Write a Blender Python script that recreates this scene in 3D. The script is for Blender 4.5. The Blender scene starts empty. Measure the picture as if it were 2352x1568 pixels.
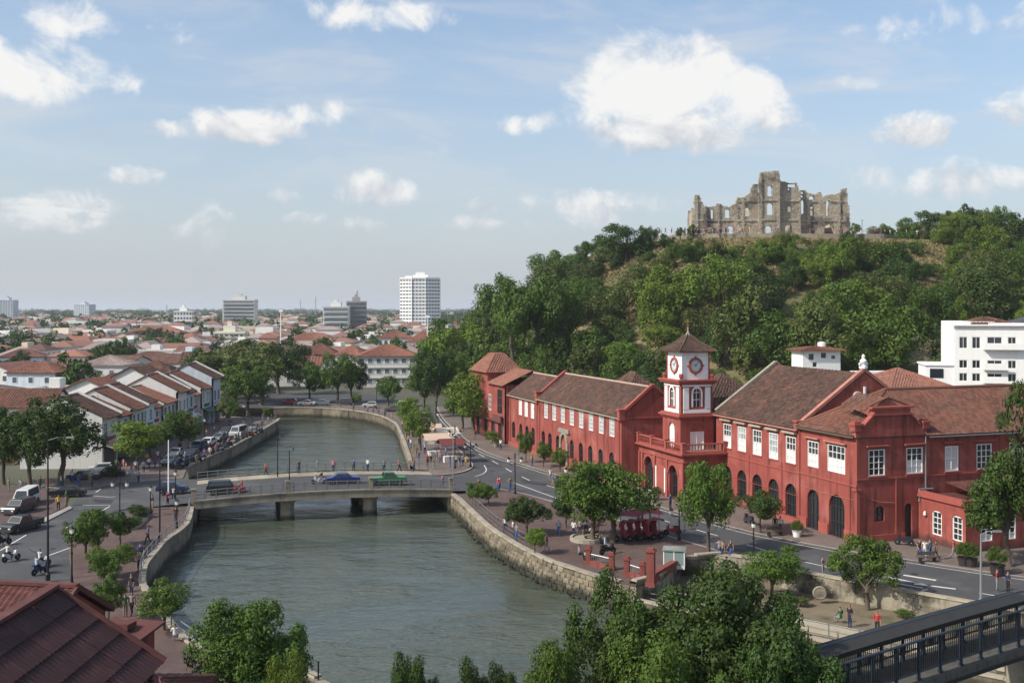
import bpy, bmesh, math, random
import numpy as np
from mathutils import Vector, Matrix, noise, geometry

R = math.radians
sc = bpy.context.scene
COL = sc.collection
random.seed(7)

# ------------------------------------------------------------------ camera
F, CX, HY, H = 2400.0, 1176.0, 708.0, 22.0      # focal length, principal column and horizon row in a 2352 px wide frame; eye height in m
cam = bpy.data.cameras.new('camera')
cam.sensor_width = 36.0
cam.lens = 36.0 * F / 2352.0
cam.shift_y = -(784.0 - HY) / 2352.0
cam.clip_start = 0.5
cam.clip_end = 40000
cob = bpy.data.objects.new('camera', cam)
cob.location = (0, 0, H)
cob.rotation_euler = (R(90), 0, 0)
COL.objects.link(cob)
sc.camera = cob

def G(u, v, z=0.0):
    "ground point seen at column u, row v"
    Y = F * (H - z) / (v - HY)
    return Vector(((u - CX) * Y / F, Y, z))

def A(u, v, Y):
    "point at depth Y seen at column u, row v"
    return Vector(((u - CX) * Y / F, Y, H - (v - HY) * Y / F))

# ------------------------------------------------------------------ sun, sky, exposure
SUN_EL, SUN_AZ = R(40), math.atan2(-0.90, -0.43)     # azimuth measured from +Y towards +X
sdir = Vector((math.sin(SUN_AZ) * math.cos(SUN_EL), math.cos(SUN_AZ) * math.cos(SUN_EL), math.sin(SUN_EL)))
sl = bpy.data.lights.new('sun', 'SUN')
sl.energy = 5.0
sl.angle = R(0.9)
sl.color = (1.0, 0.93, 0.83)
so = bpy.data.objects.new('sun', sl)
so.rotation_euler = (-sdir).to_track_quat('-Z', 'Y').to_euler()
so.location = (-200, -100, 200)
COL.objects.link(so)

sc.view_settings.view_transform = 'Standard'
sc.view_settings.look = 'None'
sc.view_settings.gamma = 1.0
sc.view_settings.use_curve_mapping = False
sc.view_settings.exposure = 0.0
sc.cycles.use_denoising = True
sc.cycles.max_bounces = 6
sc.cycles.diffuse_bounces = 3
sc.cycles.glossy_bounces = 3
sc.cycles.transmission_bounces = 3
sc.cycles.volume_bounces = 0
sc.cycles.transparent_max_bounces = 6
sc.cycles.use_adaptive_sampling = True
sc.cycles.adaptive_threshold = 0.02

class NT:
    def __init__(s, tree):
        s.t = tree
    def node(s, typ, **kw):
        n = s.t.nodes.new(typ)
        for k, v in kw.items():
            setattr(n, k, v)
        return n
    def link(s, a, b):
        s.t.links.new(a, b)
    def setin(s, sock, v):
        if hasattr(v, 'is_output'):
            s.t.links.new(v, sock)
        elif v is not None:
            sock.default_value = v
    def m(s, op, a, b=None, c=None, clamp=False):
        n = s.t.nodes.new('ShaderNodeMath')
        n.operation = op
        n.use_clamp = clamp
        s.setin(n.inputs[0], a)
        s.setin(n.inputs[1], b)
        s.setin(n.inputs[2], c)
        return n.outputs[0]
    def mix(s, f, a, b, blend='MIX'):
        n = s.t.nodes.new('ShaderNodeMix')
        n.data_type = 'RGBA'
        n.blend_type = blend
        s.setin(n.inputs[0], f)
        s.setin(n.inputs[6], a)
        s.setin(n.inputs[7], b)
        return n.outputs[2]
    def smooth(s, x, lo, hi):
        n = s.t.nodes.new('ShaderNodeMapRange')
        n.interpolation_type = 'SMOOTHSTEP'
        s.setin(n.inputs[0], x)
        n.inputs[1].default_value = lo
        n.inputs[2].default_value = hi
        return n.outputs[0]
    def noise(s, vec, scale, detail=4, rough=0.5, dist=0.0):
        n = s.t.nodes.new('ShaderNodeTexNoise')
        s.setin(n.inputs['Vector'], vec)
        n.inputs['Scale'].default_value = scale
        n.inputs['Detail'].default_value = detail
        n.inputs['Roughness'].default_value = rough
        n.inputs['Distortion'].default_value = dist
        return n.outputs[0]
    def xyz(s, x, y, z):
        n = s.t.nodes.new('ShaderNodeCombineXYZ')
        s.setin(n.inputs[0], x); s.setin(n.inputs[1], y); s.setin(n.inputs[2], z)
        return n.outputs[0]

world = bpy.data.worlds.new('World')
sc.world = world
world.use_nodes = True
wt = world.node_tree
for n in list(wt.nodes):
    wt.nodes.remove(n)
w = NT(wt)
sky = w.node('ShaderNodeTexSky', sky_type='NISHITA')
sky.sun_disc = False
sky.sun_elevation = SUN_EL
sky.sun_rotation = SUN_AZ
sky.altitude = 0
sky.air_density = 1.0
sky.dust_density = 2.0
sky.ozone_density = 2.5
tc = w.node('ShaderNodeTexCoord')
sep = w.node('ShaderNodeSeparateXYZ')
w.link(tc.outputs['Generated'], sep.inputs[0])
dx, dy, dz = sep.outputs
azr = w.m('ARCTAN2', dx, dy)
el = w.m('ARCSINE', dz)
az = w.m('WRAP', azr, math.pi / 6, -math.pi / 6)
nvec = w.xyz(azr, w.m('MULTIPLY', el, 1.1), 0.37)
n_big = w.noise(nvec, 19.0, 9, 0.60, 0.35)
# the same field sampled a little towards the sun and up, for self shading
nvec2 = w.xyz(w.m('ADD', azr, -0.012), w.m('ADD', w.m('MULTIPLY', el, 1.1), 0.017), 0.37)
n_off = w.noise(nvec2, 19.0, 6, 0.58, 0.35)
CLOUDS = [  # column, row, half width, half height, weight
    (1470, 180, 150, 105, 1.1), (1590, 185, 140, 112, 1.1), (1680, 215, 120, 90, 1.05), (1550, 265, 270, 66, 1.05), (1740, 260, 100, 48, .95), (1240, 275, 80, 26, .62),
    (60, 150, 175, 62, .95), (560, 278, 125, 38, .95), (735, 252, 65, 30, .85), (380, 290, 65, 20, .62),
    (865, 430, 85, 42, .95), (1370, 462, 165, 40, .85), (150, 462, 110, 36, .75), (470, 515, 66, 52, .6),
    (2085, 297, 78, 34, .85), (2345, 240, 75, 40, .85), (1935, 185, 75, 20, .66), (2185, 408, 130, 40, .85),
    (2005, 400, 65, 36, .75), (860, 515, 90, 22, .6), (1085, 510, 75, 18, .66), (1115, 470, 34, 20, .7), (650, 445, 40, 16, .55), (1980, 60, 60, 16, .5), (300, 400, 60, 22, .7), (1000, 350, 50, 18, .6), (700, 500, 46, 20, .66), (1240, 512, 60, 18, .6), (100, 505, 120, 24, .7), (200, 44, 150, 34, .50), (840, 24, 190, 34, .50), (2200, 34, 200, 36, .42)]
best = None
lit = None
for (cu, cv, hw, hh, wgt) in CLOUDS:
    a0 = math.atan((cu - CX) / F)
    e0 = math.atan((HY - cv - hh * .35) / F * math.cos(a0)) 
    ww, hu, hd = hw / F * 1.22, hh / F * 1.3, hh / F * 1.05
    qx = w.m('MULTIPLY', w.m('SUBTRACT', az, a0), 1 / ww)
    qe = w.m('SUBTRACT', el, e0)
    up = w.m('MULTIPLY', w.m('MAXIMUM', qe, 0.0), 1 / hu)
    dn = w.m('MULTIPLY', w.m('MINIMUM', qe, 0.0), 1 / hd)
    qy = w.m('ADD', up, dn)
    d2 = w.m('MULTIPLY_ADD', qx, qx, w.m('MULTIPLY', qy, qy))
    val = w.m('MULTIPLY_ADD', d2, -wgt, wgt)
    best = val if best is None else w.m('MAXIMUM', best, val)
    lv = w.m('ADD', qy, w.m('MULTIPLY', w.m('GREATER_THAN', d2, 1.3), -9.0))
    lit = lv if lit is None else w.m('MAXIMUM', lit, lv)
dens = w.m('ADD', w.m('MULTIPLY', best, 0.62), w.m('MULTIPLY', w.m('SUBTRACT', n_big, 0.5), 2.3))
mask = w.smooth(dens, 0.02, 0.60)
shade = w.m('ADD', w.m('MULTIPLY', w.m('SUBTRACT', n_big, n_off), 3.0),
            w.m('ADD', 0.56, w.m('MULTIPLY', w.m('MAXIMUM', lit, -1.0), 0.42)), clamp=True)
ccol = w.mix(shade, (5.0, 5.35, 5.95, 1), (8.5, 8.45, 8.35, 1))
# thin high veil
nv2 = w.noise(w.xyz(w.m('MULTIPLY', azr, 1.0), w.m('MULTIPLY', el, 4.0), 2.1), 5.5, 7, 0.6, 0.6)
veil = w.m('MULTIPLY', w.smooth(nv2, 0.42, 0.74), w.smooth(el, 0.0, 0.2))
veil = w.m('MULTIPLY', veil, 0.55)
# haze towards the horizon
hz = w.m('POWER', w.m('SUBTRACT', 1.0, w.m('MULTIPLY', w.m('MAXIMUM', el, 0.0), 2.55), clamp=True), 2.0)
base = w.mix(1.0, sky.outputs[0], (1.62, 1.70, 1.70, 1), 'MULTIPLY')
col = w.mix(w.m('MULTIPLY_ADD', hz, 0.76, 0.16), base, (5.25, 5.6, 6.05, 1))
col = w.mix(veil, col, (6.4, 6.6, 6.9, 1))
fade = w.smooth(el, 0.0, 0.16)
col = w.mix(w.m('MULTIPLY', mask, w.m('MULTIPLY_ADD', fade, 0.62, 0.36)), col, ccol)
bg = w.node('ShaderNodeBackground')
w.link(col, bg.inputs[0])
bg.inputs[1].default_value = 0.11
wo = w.node('ShaderNodeOutputWorld')
w.link(bg.outputs[0], wo.inputs[0])

# ------------------------------------------------------------------ materials
MATS = {}
def mat(name, c, rough=0.85, nz=None, island=0.0, obj=0.0, bump=None, metal=0.0, streak=0.0, spec=0.4, c2=None, c2n=None, trans=0.0, tide=None, tcol=(0.040, 0.040, 0.026), hue=0.0):
    """procedural material: base colour c, noise (scale, amount), per-piece and per-object variation,
    second colour c2 in patches c2n=(scale, lo, hi), vertical stains, bump (scale, strength)"""
    if name in MATS:
        return MATS[name]
    m = bpy.data.materials.new(name)
    m.use_nodes = True
    t = m.node_tree
    for n in list(t.nodes):
        t.nodes.remove(n)
    k = NT(t)
    tcn = k.node('ShaderNodeTexCoord')
    co = tcn.outputs['Object']
    colr = (c[0], c[1], c[2], 1)
    out = colr
    if c2 is not None:
        s_, lo, hi = c2n
        out = k.mix(k.smooth(k.noise(co, s_, 5, 0.6), lo, hi), colr, (c2[0], c2[1], c2[2], 1))
    if tide is not None:
        gp = k.node('ShaderNodeNewGeometry'); sx = k.node('ShaderNodeSeparateXYZ'); k.link(gp.outputs['Position'], sx.inputs[0])
        hgt_ = k.m('ADD', sx.outputs[2], k.m('MULTIPLY', k.m('SUBTRACT', k.noise(gp.outputs['Position'], .9, 4, .6), .5), 1.1))
        out = k.mix(k.m('SUBTRACT', 1.0, k.smooth(hgt_, tide - .25, tide + .45)), out, (*tcol, 1))
    val = None
    def addv(x):
        nonlocal val
        val = x if val is None else k.m('ADD', val, x)
    if nz:
        addv(k.m('MULTIPLY', k.m('SUBTRACT', k.noise(co, nz[0], 6, 0.62), 0.5), 2.6 * nz[1]))
    if streak:
        mp = k.node('ShaderNodeMapping')
        mp.inputs['Scale'].default_value = (1.0, 1.0, 0.09)
        k.link(co, mp.inputs[0])
        sn = k.noise(mp.outputs[0], 1.6, 6, 0.62)
        addv(k.m('MULTIPLY', k.smooth(sn, 0.47, 0.74), -streak))
    geo = None
    if island:
        geo = k.node('ShaderNodeNewGeometry')
        addv(k.m('MULTIPLY', k.m('SUBTRACT', geo.outputs['Random Per Island'], 0.5), 2 * island))
    if obj or hue:
        oi = k.node('ShaderNodeObjectInfo')
        addv(k.m('MULTIPLY', k.m('SUBTRACT', oi.outputs['Random'], 0.5), 2 * obj))
    bs = k.node('ShaderNodeBsdfPrincipled')
    if val is not None:
        hs = k.node('ShaderNodeHueSaturation')
        k.link(k.m('ADD', val, 1.0), hs.inputs['Value'])
        if hue:
            rr = k.m('FRACT', k.m('MULTIPLY', oi.outputs['Random'], 7.31))
            k.link(k.m('MULTIPLY_ADD', k.m('SUBTRACT', rr, 0.5), hue, 0.5), hs.inputs['Hue'])
        k.setin(hs.inputs['Color'], out)
        out = hs.outputs[0]
    k.setin(bs.inputs['Base Color'], out)
    bs.inputs['Roughness'].default_value = rough
    bs.inputs['Metallic'].default_value = metal
    bs.inputs['Specular IOR Level'].default_value = spec
    if bump:
        bn = k.node('ShaderNodeBump')
        bn.inputs['Strength'].default_value = bump[1]
        bn.inputs['Distance'].default_value = 0.05 if len(bump) < 3 else bump[2]
        k.link(k.noise(co, bump[0], 5, 0.6), bn.inputs['Height'])
        k.link(bn.outputs[0], bs.inputs['Normal'])
    so_ = bs.outputs[0]
    if trans:
        tr = k.node('ShaderNodeBsdfTranslucent')
        k.setin(tr.inputs[0], out)
        ms = k.node('ShaderNodeMixShader')
        ms.inputs[0].default_value = trans
        k.link(bs.outputs[0], ms.inputs[1]); k.link(tr.outputs[0], ms.inputs[2])
        so_ = ms.outputs[0]
    o = k.node('ShaderNodeOutputMaterial')
    k.link(so_, o.inputs[0])
    MATS[name] = m
    return m

RED = mat('red_plaster', (0.262, 0.062, 0.048), 0.9, nz=(0.55, .26), streak=.62, tide=.55, tcol=(.10, .038, .034), bump=(9, .25, .03), c2=(0.345, 0.112, 0.088), c2n=(.34, .48, .72))
RED2 = mat('red_trim', (0.31, 0.078, 0.060), 0.9, nz=(1.2, .2), streak=.2, bump=(12, .2, .02))
REDP = mat('pale_red_trim', (0.40, 0.17, 0.13), 0.9, nz=(1.6, .2), streak=.25)
WHITE = mat('white_paint', (0.78, 0.77, 0.74), 0.6, nz=(2.0, .05), streak=.08)
PLASTER = mat('white_plaster', (0.62, 0.61, 0.58), 0.9, nz=(.5, .08), streak=.16, obj=.08)
DIRTYW = mat('dirty_white_wall', (0.60, 0.585, 0.55), 0.9, nz=(.6, .14), streak=.25, obj=.12)
BLUEW = mat('pale_blue_wall', (0.55, 0.60, 0.64), 0.9, nz=(.6, .12), streak=.22, obj=.08)
CREAM = mat('cream_wall', (0.62, 0.54, 0.42), 0.9, nz=(.6, .12), streak=.2, obj=.12)
CURTAIN = mat('white_curtain', (0.62, 0.62, 0.60), 0.8, obj=.12)
GLASS = mat('dark_glass', (0.025, 0.03, 0.035), 0.12, spec=.7, obj=.5)
PALEP = mat('pale_pane', (0.30, 0.33, 0.34), 0.25, spec=.6, obj=.25)
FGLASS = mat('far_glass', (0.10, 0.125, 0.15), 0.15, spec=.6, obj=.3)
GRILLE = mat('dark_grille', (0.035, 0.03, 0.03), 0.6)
TILE = mat('brown_roof_tile', (0.078, 0.044, 0.033), 0.9, nz=(.35, .32), island=.36, c2=(0.16, 0.070, 0.043), c2n=(.55, .50, .74), bump=(20, .3, .02))
TILER = mat('red_roof_tile', (0.155, 0.066, 0.043), 0.9, nz=(.3, .26), island=.32, c2=(0.115, 0.065, 0.05), c2n=(.5, .48, .70), bump=(20, .3, .02))
TILEO = mat('orange_roof_tile', (0.235, 0.102, 0.068), 0.9, nz=(.3, .22), island=.22, obj=.18, c2=(0.25, 0.11, 0.075), c2n=(.4, .5, .75))
TILEF = mat('far_roof_tile', (0.165, 0.082, 0.062), 0.9, nz=(.12, .2), island=.25, obj=.42, hue=.02, c2=(0.18, 0.10, 0.08), c2n=(.2, .48, .72))
TILEG = mat('far_grey_roof', (0.22, 0.17, 0.15), 0.85, nz=(.12, .2), island=.3, obj=.4)
RIDGE = mat('ridge_mortar', (0.38, 0.27, 0.22), 0.9, nz=(2, .25))
STONE = mat('ruin_stone', (0.37, 0.32, 0.25), 0.95, nz=(.25, .3), island=.15, c2=(0.13, 0.115, 0.10), c2n=(.14, .50, .66), streak=.3, bump=(3.5, .6, .12))
RIVSTONE = mat('river_wall_stone', (0.235, 0.195, 0.135), 0.95, nz=(.5, .34), island=.28, obj=.34, tide=-1.35, c2=(0.12, 0.105, 0.085), c2n=(.35, .45, .7), streak=.3, bump=(5, .6, .06))
CONC = mat('old_concrete', (0.26, 0.225, 0.165), 0.92, tide=-1.55, nz=(.5, .24), streak=.34, bump=(6, .35, .04), c2=(0.13, 0.118, 0.095), c2n=(.35, .46, .68))
STAIN = mat('stained_wall', (0.30, 0.265, 0.20), 0.95, nz=(.7, .3), streak=.55, bump=(5, .6, .06), c2=(0.075, 0.065, 0.05), c2n=(.42, .44, .60))
DRED = mat('dark_red_brick', (0.20, 0.055, 0.045), .9, nz=(1.2, .25), streak=.3)
COPE = mat('coping_stone', (0.30, 0.265, 0.205), 0.92, nz=(1.2, .25), island=.14, obj=.15, bump=(8, .4, .03))
ASPH = mat('asphalt', (0.062, 0.062, 0.065), 0.9, nz=(.12, .34), c2=(0.088, 0.087, 0.086), c2n=(.3, .48, .7), bump=(30, .25, .01))
PAINT = mat('road_paint', (0.62, 0.61, 0.57), 0.8, nz=(3, .25))
CURB = mat('kerb_stone', (0.30, 0.27, 0.24), 0.9, nz=(1.5, .22), island=.12)
EARTH = mat('earth', (0.085, 0.08, 0.058), 0.95, nz=(.05, .3), c2=(0.075, 0.085, 0.05), c2n=(.03, .45, .6), bump=(2, .3, .1))
TRUNK = mat('bark', (0.095, 0.075, 0.055), 0.95, nz=(3, .35), bump=(14, .6, .04))
BLACK = mat('black_iron', (0.018, 0.018, 0.02), 0.45, metal=.3, obj=.2)
GREYM = mat('grey_metal', (0.30, 0.31, 0.32), 0.45, metal=.5, nz=(3, .15))
RAILM = mat('grey_railing', (0.19, 0.19, 0.185), 0.55, metal=.3, nz=(3, .2))
BLUEM = mat('dark_blue_steel', (0.028, 0.040, 0.060), 0.5, metal=.2, nz=(2, .3), obj=.15)
LAMPW = mat('lamp_glass', (0.7, 0.68, 0.6), 0.3)
MAROON = mat('maroon_roof_sheet', (0.038, 0.012, 0.012), 0.7, nz=(.8, .28), obj=.16, c2=(0.066, 0.023, 0.021), c2n=(1.1, .50, .72), bump=(16, .3, .02))
MAROON2 = mat('rust_red_roof', (0.092, 0.030, 0.024), 0.8, nz=(.8, .28), island=.2, c2=(0.14, 0.05, 0.045), c2n=(.8, .5, .75))
TYRE = mat('tyre', (0.015, 0.015, 0.015), 0.85)
CHROME = mat('rim_metal', (0.35, 0.36, 0.37), 0.35, metal=.7)
LIGHTR = mat('tail_lamp', (0.45, 0.02, 0.02), 0.3)
LIGHTW = mat('head_lamp', (0.7, 0.7, 0.66), 0.2)
SKIN = mat('skin', (0.28, 0.16, 0.105), 0.7, obj=.2)
HAIR = mat('hair', (0.012, 0.010, 0.009), 0.6)
CANVAS = mat('canvas', (0.50, 0.36, 0.27), 0.9, nz=(1, .15))
LEAFK = {}
for nm, c in (('mid', (0.062, 0.112, 0.011)), ('dark', (0.038, 0.072, 0.010)), ('bright', (0.105, 0.160, 0.015)), ('olive', (0.080, 0.104, 0.020)), ('deep', (0.024, 0.045, 0.011))):
    LEAFK[nm] = mat('leaf_' + nm, c, 0.62, island=.22, obj=.16, hue=.018, spec=.3, trans=.15, nz=(.35, .2))
GRASSM = mat('dry_grass_leaf', (0.23, 0.185, 0.085), 0.9, island=.4, trans=.25)

def paint(c, rough=0.35):
    nm = 'paint_%d_%d_%d' % tuple(int(x * 255) for x in c)
    return mat(nm, c, rough, spec=.5)
def cloth(c):
    nm = 'cloth_%d_%d_%d' % tuple(int(x * 255) for x in c)
    return mat(nm, c, .9, nz=(4, .15))

def brick_mat(name, c1, c2, mortar, scale):
    m = bpy.data.materials.new(name)
    m.use_nodes = True
    t = m.node_tree
    k = NT(t)
    bs = t.nodes['Principled BSDF']
    tcn = k.node('ShaderNodeTexCoord')
    br = k.node('ShaderNodeTexBrick')
    br.inputs['Scale'].default_value = scale
    br.inputs['Color1'].default_value = (*c1, 1)
    br.inputs['Color2'].default_value = (*c2, 1)
    br.inputs['Mortar'].default_value = (*mortar, 1)
    br.inputs['Mortar Size'].default_value = 0.02
    k.link(tcn.outputs['Object'], br.inputs['Vector'])
    nn = k.noise(tcn.outputs['Object'], .22, 6, .65)
    n2 = k.noise(tcn.outputs['Object'], 1.7, 4, .6)
    hs = k.node('ShaderNodeHueSaturation')
    k.link(k.m('ADD', k.m('MULTIPLY_ADD', nn, 1.1, .30), k.m('MULTIPLY', k.m('SUBTRACT', n2, .5), .5)), hs.inputs['Value'])
    k.link(k.m('MULTIPLY_ADD', n2, -.5, 1.15), hs.inputs['Saturation'])
    k.link(br.outputs[0], hs.inputs['Color'])
    k.link(hs.outputs[0], bs.inputs['Base Color'])
    bs.inputs['Roughness'].default_value = .9
    bn = k.node('ShaderNodeBump')
    bn.inputs['Strength'].default_value = .3
    bn.inputs['Distance'].default_value = .02
    k.link(br.outputs['Fac'], bn.inputs['Height'])
    bn.invert = True
    k.link(bn.outputs[0], bs.inputs['Normal'])
    MATS[name] = m
    return m
PAVE = brick_mat('red_brick_paving', (0.135, 0.070, 0.054), (0.105, 0.060, 0.05), (0.085, 0.068, 0.058), 1.6)
PAVE2 = brick_mat('pale_brick_paving', (0.20, 0.145, 0.115), (0.165, 0.12, 0.10), (0.11, 0.092, 0.08), 1.6)

# water
WATER = bpy.data.materials.new('river_water')
WATER.use_nodes = True
k = NT(WATER.node_tree)
bs = WATER.node_tree.nodes['Principled BSDF']
tcn = k.node('ShaderNodeTexCoord')
mp = k.node('ShaderNodeMapping')
mp.inputs['Scale'].default_value = (0.55, 1.0, 1.0)
mp.inputs['Rotation'].default_value = (0, 0, R(8))
k.link(tcn.outputs['Object'], mp.inputs[0])
w1 = k.noise(mp.outputs[0], 0.85, 3, 0.55, .6)
w2 = k.noise(mp.outputs[0], 2.6, 3, 0.6, .4)
w3 = k.noise(mp.outputs[0], 0.16, 3, 0.5)
hgt = k.m('ADD', k.m('MULTIPLY', w1, 1.0), k.m('MULTIPLY', w2, 0.38))
hgt = k.m('MULTIPLY', hgt, k.m('MULTIPLY_ADD', k.smooth(w3, .35, .65), .95, .35))
bn = k.node('ShaderNodeBump')
bn.inputs['Strength'].default_value = .85
bn.inputs['Distance'].default_value = .25
k.link(hgt, bn.inputs['Height'])
k.link(bn.outputs[0], bs.inputs['Normal'])
k.link(k.mix(k.smooth(w3, .35, .7), (0.052, 0.064, 0.046, 1), (0.082, 0.095, 0.074, 1)), bs.inputs['Base Color'])
bs.inputs['Roughness'].default_value = .10
bs.inputs['IOR'].default_value = 1.33

# ------------------------------------------------------------------ mesh helpers
class MB:
    def __init__(s, M=None):
        s.v = []; s.f = []; s.mi = []; s.M = M; s.put = None
    def add(s, vs, fs, mi=0):
        o = len(s.v)
        if s.put:
            vs = [s.put(*p) for p in vs]
        if s.M is not None:
            vs = [s.M @ Vector(p) for p in vs]
        s.v += [tuple(p) for p in vs]
        s.f += [tuple(i + o for i in f) for f in fs]
        s.mi += [mi] * len(fs)
    def box(s, x0, x1, y0, y1, z0, z1, mi=0):
        s.add([(x0, y0, z0), (x1, y0, z0), (x1, y1, z0), (x0, y1, z0), (x0, y0, z1), (x1, y0, z1), (x1, y1, z1), (x0, y1, z1)],
              [(0, 3, 2, 1), (4, 5, 6, 7), (0, 1, 5, 4), (1, 2, 6, 5), (2, 3, 7, 6), (3, 0, 4, 7)], mi)
    def beam(s, p, q, wd, ht, mi=0):
        "box between two points, wd across and ht tall"
        p = Vector(p); q = Vector(q); d = (q - p).normalized()
        up = Vector((0, 0, 1)) if abs(d.z) < .95 else Vector((1, 0, 0))
        sd = d.cross(up).normalized() * wd / 2
        u2 = sd.cross(d).normalized() * ht / 2
        s.add([p - sd - u2, p + sd - u2, p + sd + u2, p - sd + u2, q - sd - u2, q + sd - u2, q + sd + u2, q - sd + u2],
              [(3, 2, 1, 0), (4, 5, 6, 7), (0, 1, 5, 4), (1, 2, 6, 5), (2, 3, 7, 6), (3, 0, 4, 7)], mi)
    def tube(s, pts, rad, n=7, mi=0):
        pts = [Vector(p) for p in pts]
        vs = []; fs = []
        for i, p in enumerate(pts):
            d = (pts[min(i + 1, len(pts) - 1)] - pts[max(i - 1, 0)]).normalized()
            up = Vector((0, 0, 1)) if abs(d.z) < .9 else Vector((1, 0, 0))
            a = d.cross(up).normalized(); b = d.cross(a).normalized()
            r = rad[i] if isinstance(rad, (list, tuple)) else rad
            for j in range(n):
                t = 2 * math.pi * j / n
                vs.append(p + a * math.cos(t) * r + b * math.sin(t) * r)
        for i in range(len(pts) - 1):
            for j in range(n):
                fs.append((i * n + j, i * n + (j + 1) % n, (i + 1) * n + (j + 1) % n, (i + 1) * n + j))
        fs.append(tuple(range(n))); fs.append(tuple((len(pts) - 1) * n + j for j in range(n))[::-1])
        s.add(vs, fs, mi)
    def lathe(s, prof, n=10, c=(0, 0, 0), mi=0, sq=False):
        vs = []; fs = []
        for (r, z) in prof:
            for j in range(n):
                t = 2 * math.pi * j / n + (math.pi / n if sq else 0)
                vs.append((c[0] + r * math.cos(t), c[1] + r * math.sin(t), c[2] + z))
        for i in range(len(prof) - 1):
            for j in range(n):
                fs.append((i * n + j, i * n + (j + 1) % n, (i + 1) * n + (j + 1) % n, (i + 1) * n + j))
        fs.append(tuple(range(n))[::-1]); fs.append(tuple((len(prof) - 1) * n + j for j in range(n)))
        s.add(vs, fs, mi)
    def prism(s, poly, y0, y1, mi=0):
        "polygon in x,z extruded along y"
        n = len(poly)
        vs = [(x, y0, z) for x, z in poly] + [(x, y1, z) for x, z in poly]
        fs = [tuple(range(n)), tuple(range(2 * n - 1, n - 1, -1))] + [(i, (i + 1) % n, n + (i + 1) % n, n + i) for i in range(n)]
        s.add(vs, fs, mi)
    def plate(s, poly, z0, z1, mi=0):
        "polygon in x,y extruded along z"
        n = len(poly)
        vs = [(x, y, z0) for x, y in poly] + [(x, y, z1) for x, y in poly]
        s.add(vs, [tuple(range(n - 1, -1, -1)), tuple(range(n, 2 * n))] + [(i, (i + 1) % n, n + (i + 1) % n, n + i) for i in range(n)], mi)
    def poly(s, pts, mi=0):
        s.add(pts, [tuple(range(len(pts)))], mi)
    def mesh(s, name, mats, smooth=False):
        me = bpy.data.meshes.new(name)
        me.from_pydata(s.v, [], s.f)
        for m in (mats if isinstance(mats, (list, tuple)) else [mats]):
            me.materials.append(m)
        me.polygons.foreach_set('material_index', s.mi)
        if smooth:
            me.polygons.foreach_set('use_smooth', [True] * len(s.f))
        me.update()
        return me
    def build(s, name, mats, parent=None, loc=(0, 0, 0), rz=0.0, smooth=False):
        return obj(name, s.mesh(name, mats, smooth), parent, loc, rz)

def obj(name, me, parent=None, loc=(0, 0, 0), rz=0.0, scale=None):
    o = bpy.data.objects.new(name, me)
    o.location = loc
    if rz:
        o.rotation_euler = (0, 0, rz)
    if scale is not None:
        o.scale = scale
    if parent is not None:
        o.parent = parent
    COL.objects.link(o)
    return o
def tag(o, label, cat, group=None):
    o['label'] = label
    o['category'] = cat
    if group:
        o['group'] = group
    return o
def thing(name, label, cat, loc=(0, 0, 0), rz=0.0, group=None, scale=None):
    return tag(obj(name, None, None, loc, rz, scale), label, cat, group)
def struct(o):
    o['kind'] = 'structure'
    return o
def stuff(o):
    o['kind'] = 'stuff'
    return o
CACHE = {}
def cached(key, fn):
    if key not in CACHE:
        CACHE[key] = fn()
    return CACHE[key]

def tess(loops):
    "triangles of a polygon with holes, indices over the joined loops"
    return geometry.tessellate_polygon([[Vector((p[0], p[1], 0)) for p in L] for L in loops])

def sheet(name, pts, z, m, skirt=0.0, label=None, kerbm=None, kerb_w=.0):
    "flat polygon with an optional downward edge"
    mb = MB()
    tr = tess([pts])
    vs = [(p[0], p[1], z) for p in pts]
    area = sum(pts[i][0] * pts[(i + 1) % len(pts)][1] - pts[(i + 1) % len(pts)][0] * pts[i][1] for i in range(len(pts)))
    fs = []
    for t in tr:
        a, b, c = [Vector(vs[i]) for i in t]
        fs.append(tuple(t) if (b - a).cross(c - a).z > 0 else tuple(t[::-1]))
    mb.add(vs, fs, 0)
    if skirt:
        n = len(pts)
        for i in range(n):
            p, q = pts[i], pts[(i + 1) % n]
            mb.add([(p[0], p[1], z - skirt), (q[0], q[1], z - skirt), (q[0], q[1], z), (p[0], p[1], z)], [(0, 1, 2, 3)], 1 if kerbm else 0)
    return struct(mb.build(name, [m, kerbm] if kerbm else m))

def smoothline(pts, k=4):
    "Catmull-Rom through points"
    P = [Vector(p[:2]) for p in pts]
    out = []
    for i in range(len(P) - 1):
        a, b, c, d = P[max(i - 1, 0)], P[i], P[i + 1], P[min(i + 2, len(P) - 1)]
        for j in range(k):
            t = j / k
            out.append(0.5 * ((2 * b) + (c - a) * t + (2 * a - 5 * b + 4 * c - d) * t * t + (-a + 3 * b - 3 * c + d) * t ** 3))
    out.append(P[-1])
    return [(p.x, p.y) for p in out]
def along(pts, step, start=0.0):
    "points and directions every step metres along a line"
    acc = start; out = []; run = 0.0
    for i in range(len(pts) - 1):
        p, q = Vector(pts[i][:2]), Vector(pts[i + 1][:2])
        L = (q - p).length
        if L < 1e-6:
            continue
        d = (q - p) / L
        while acc <= run + L:
            out.append((p + d * (acc - run), d))
            acc += step
        run += L
    return out
def Gs(lst, z=0.0):
    return [tuple(G(u, v, z)[:2]) for u, v in lst]
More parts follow.
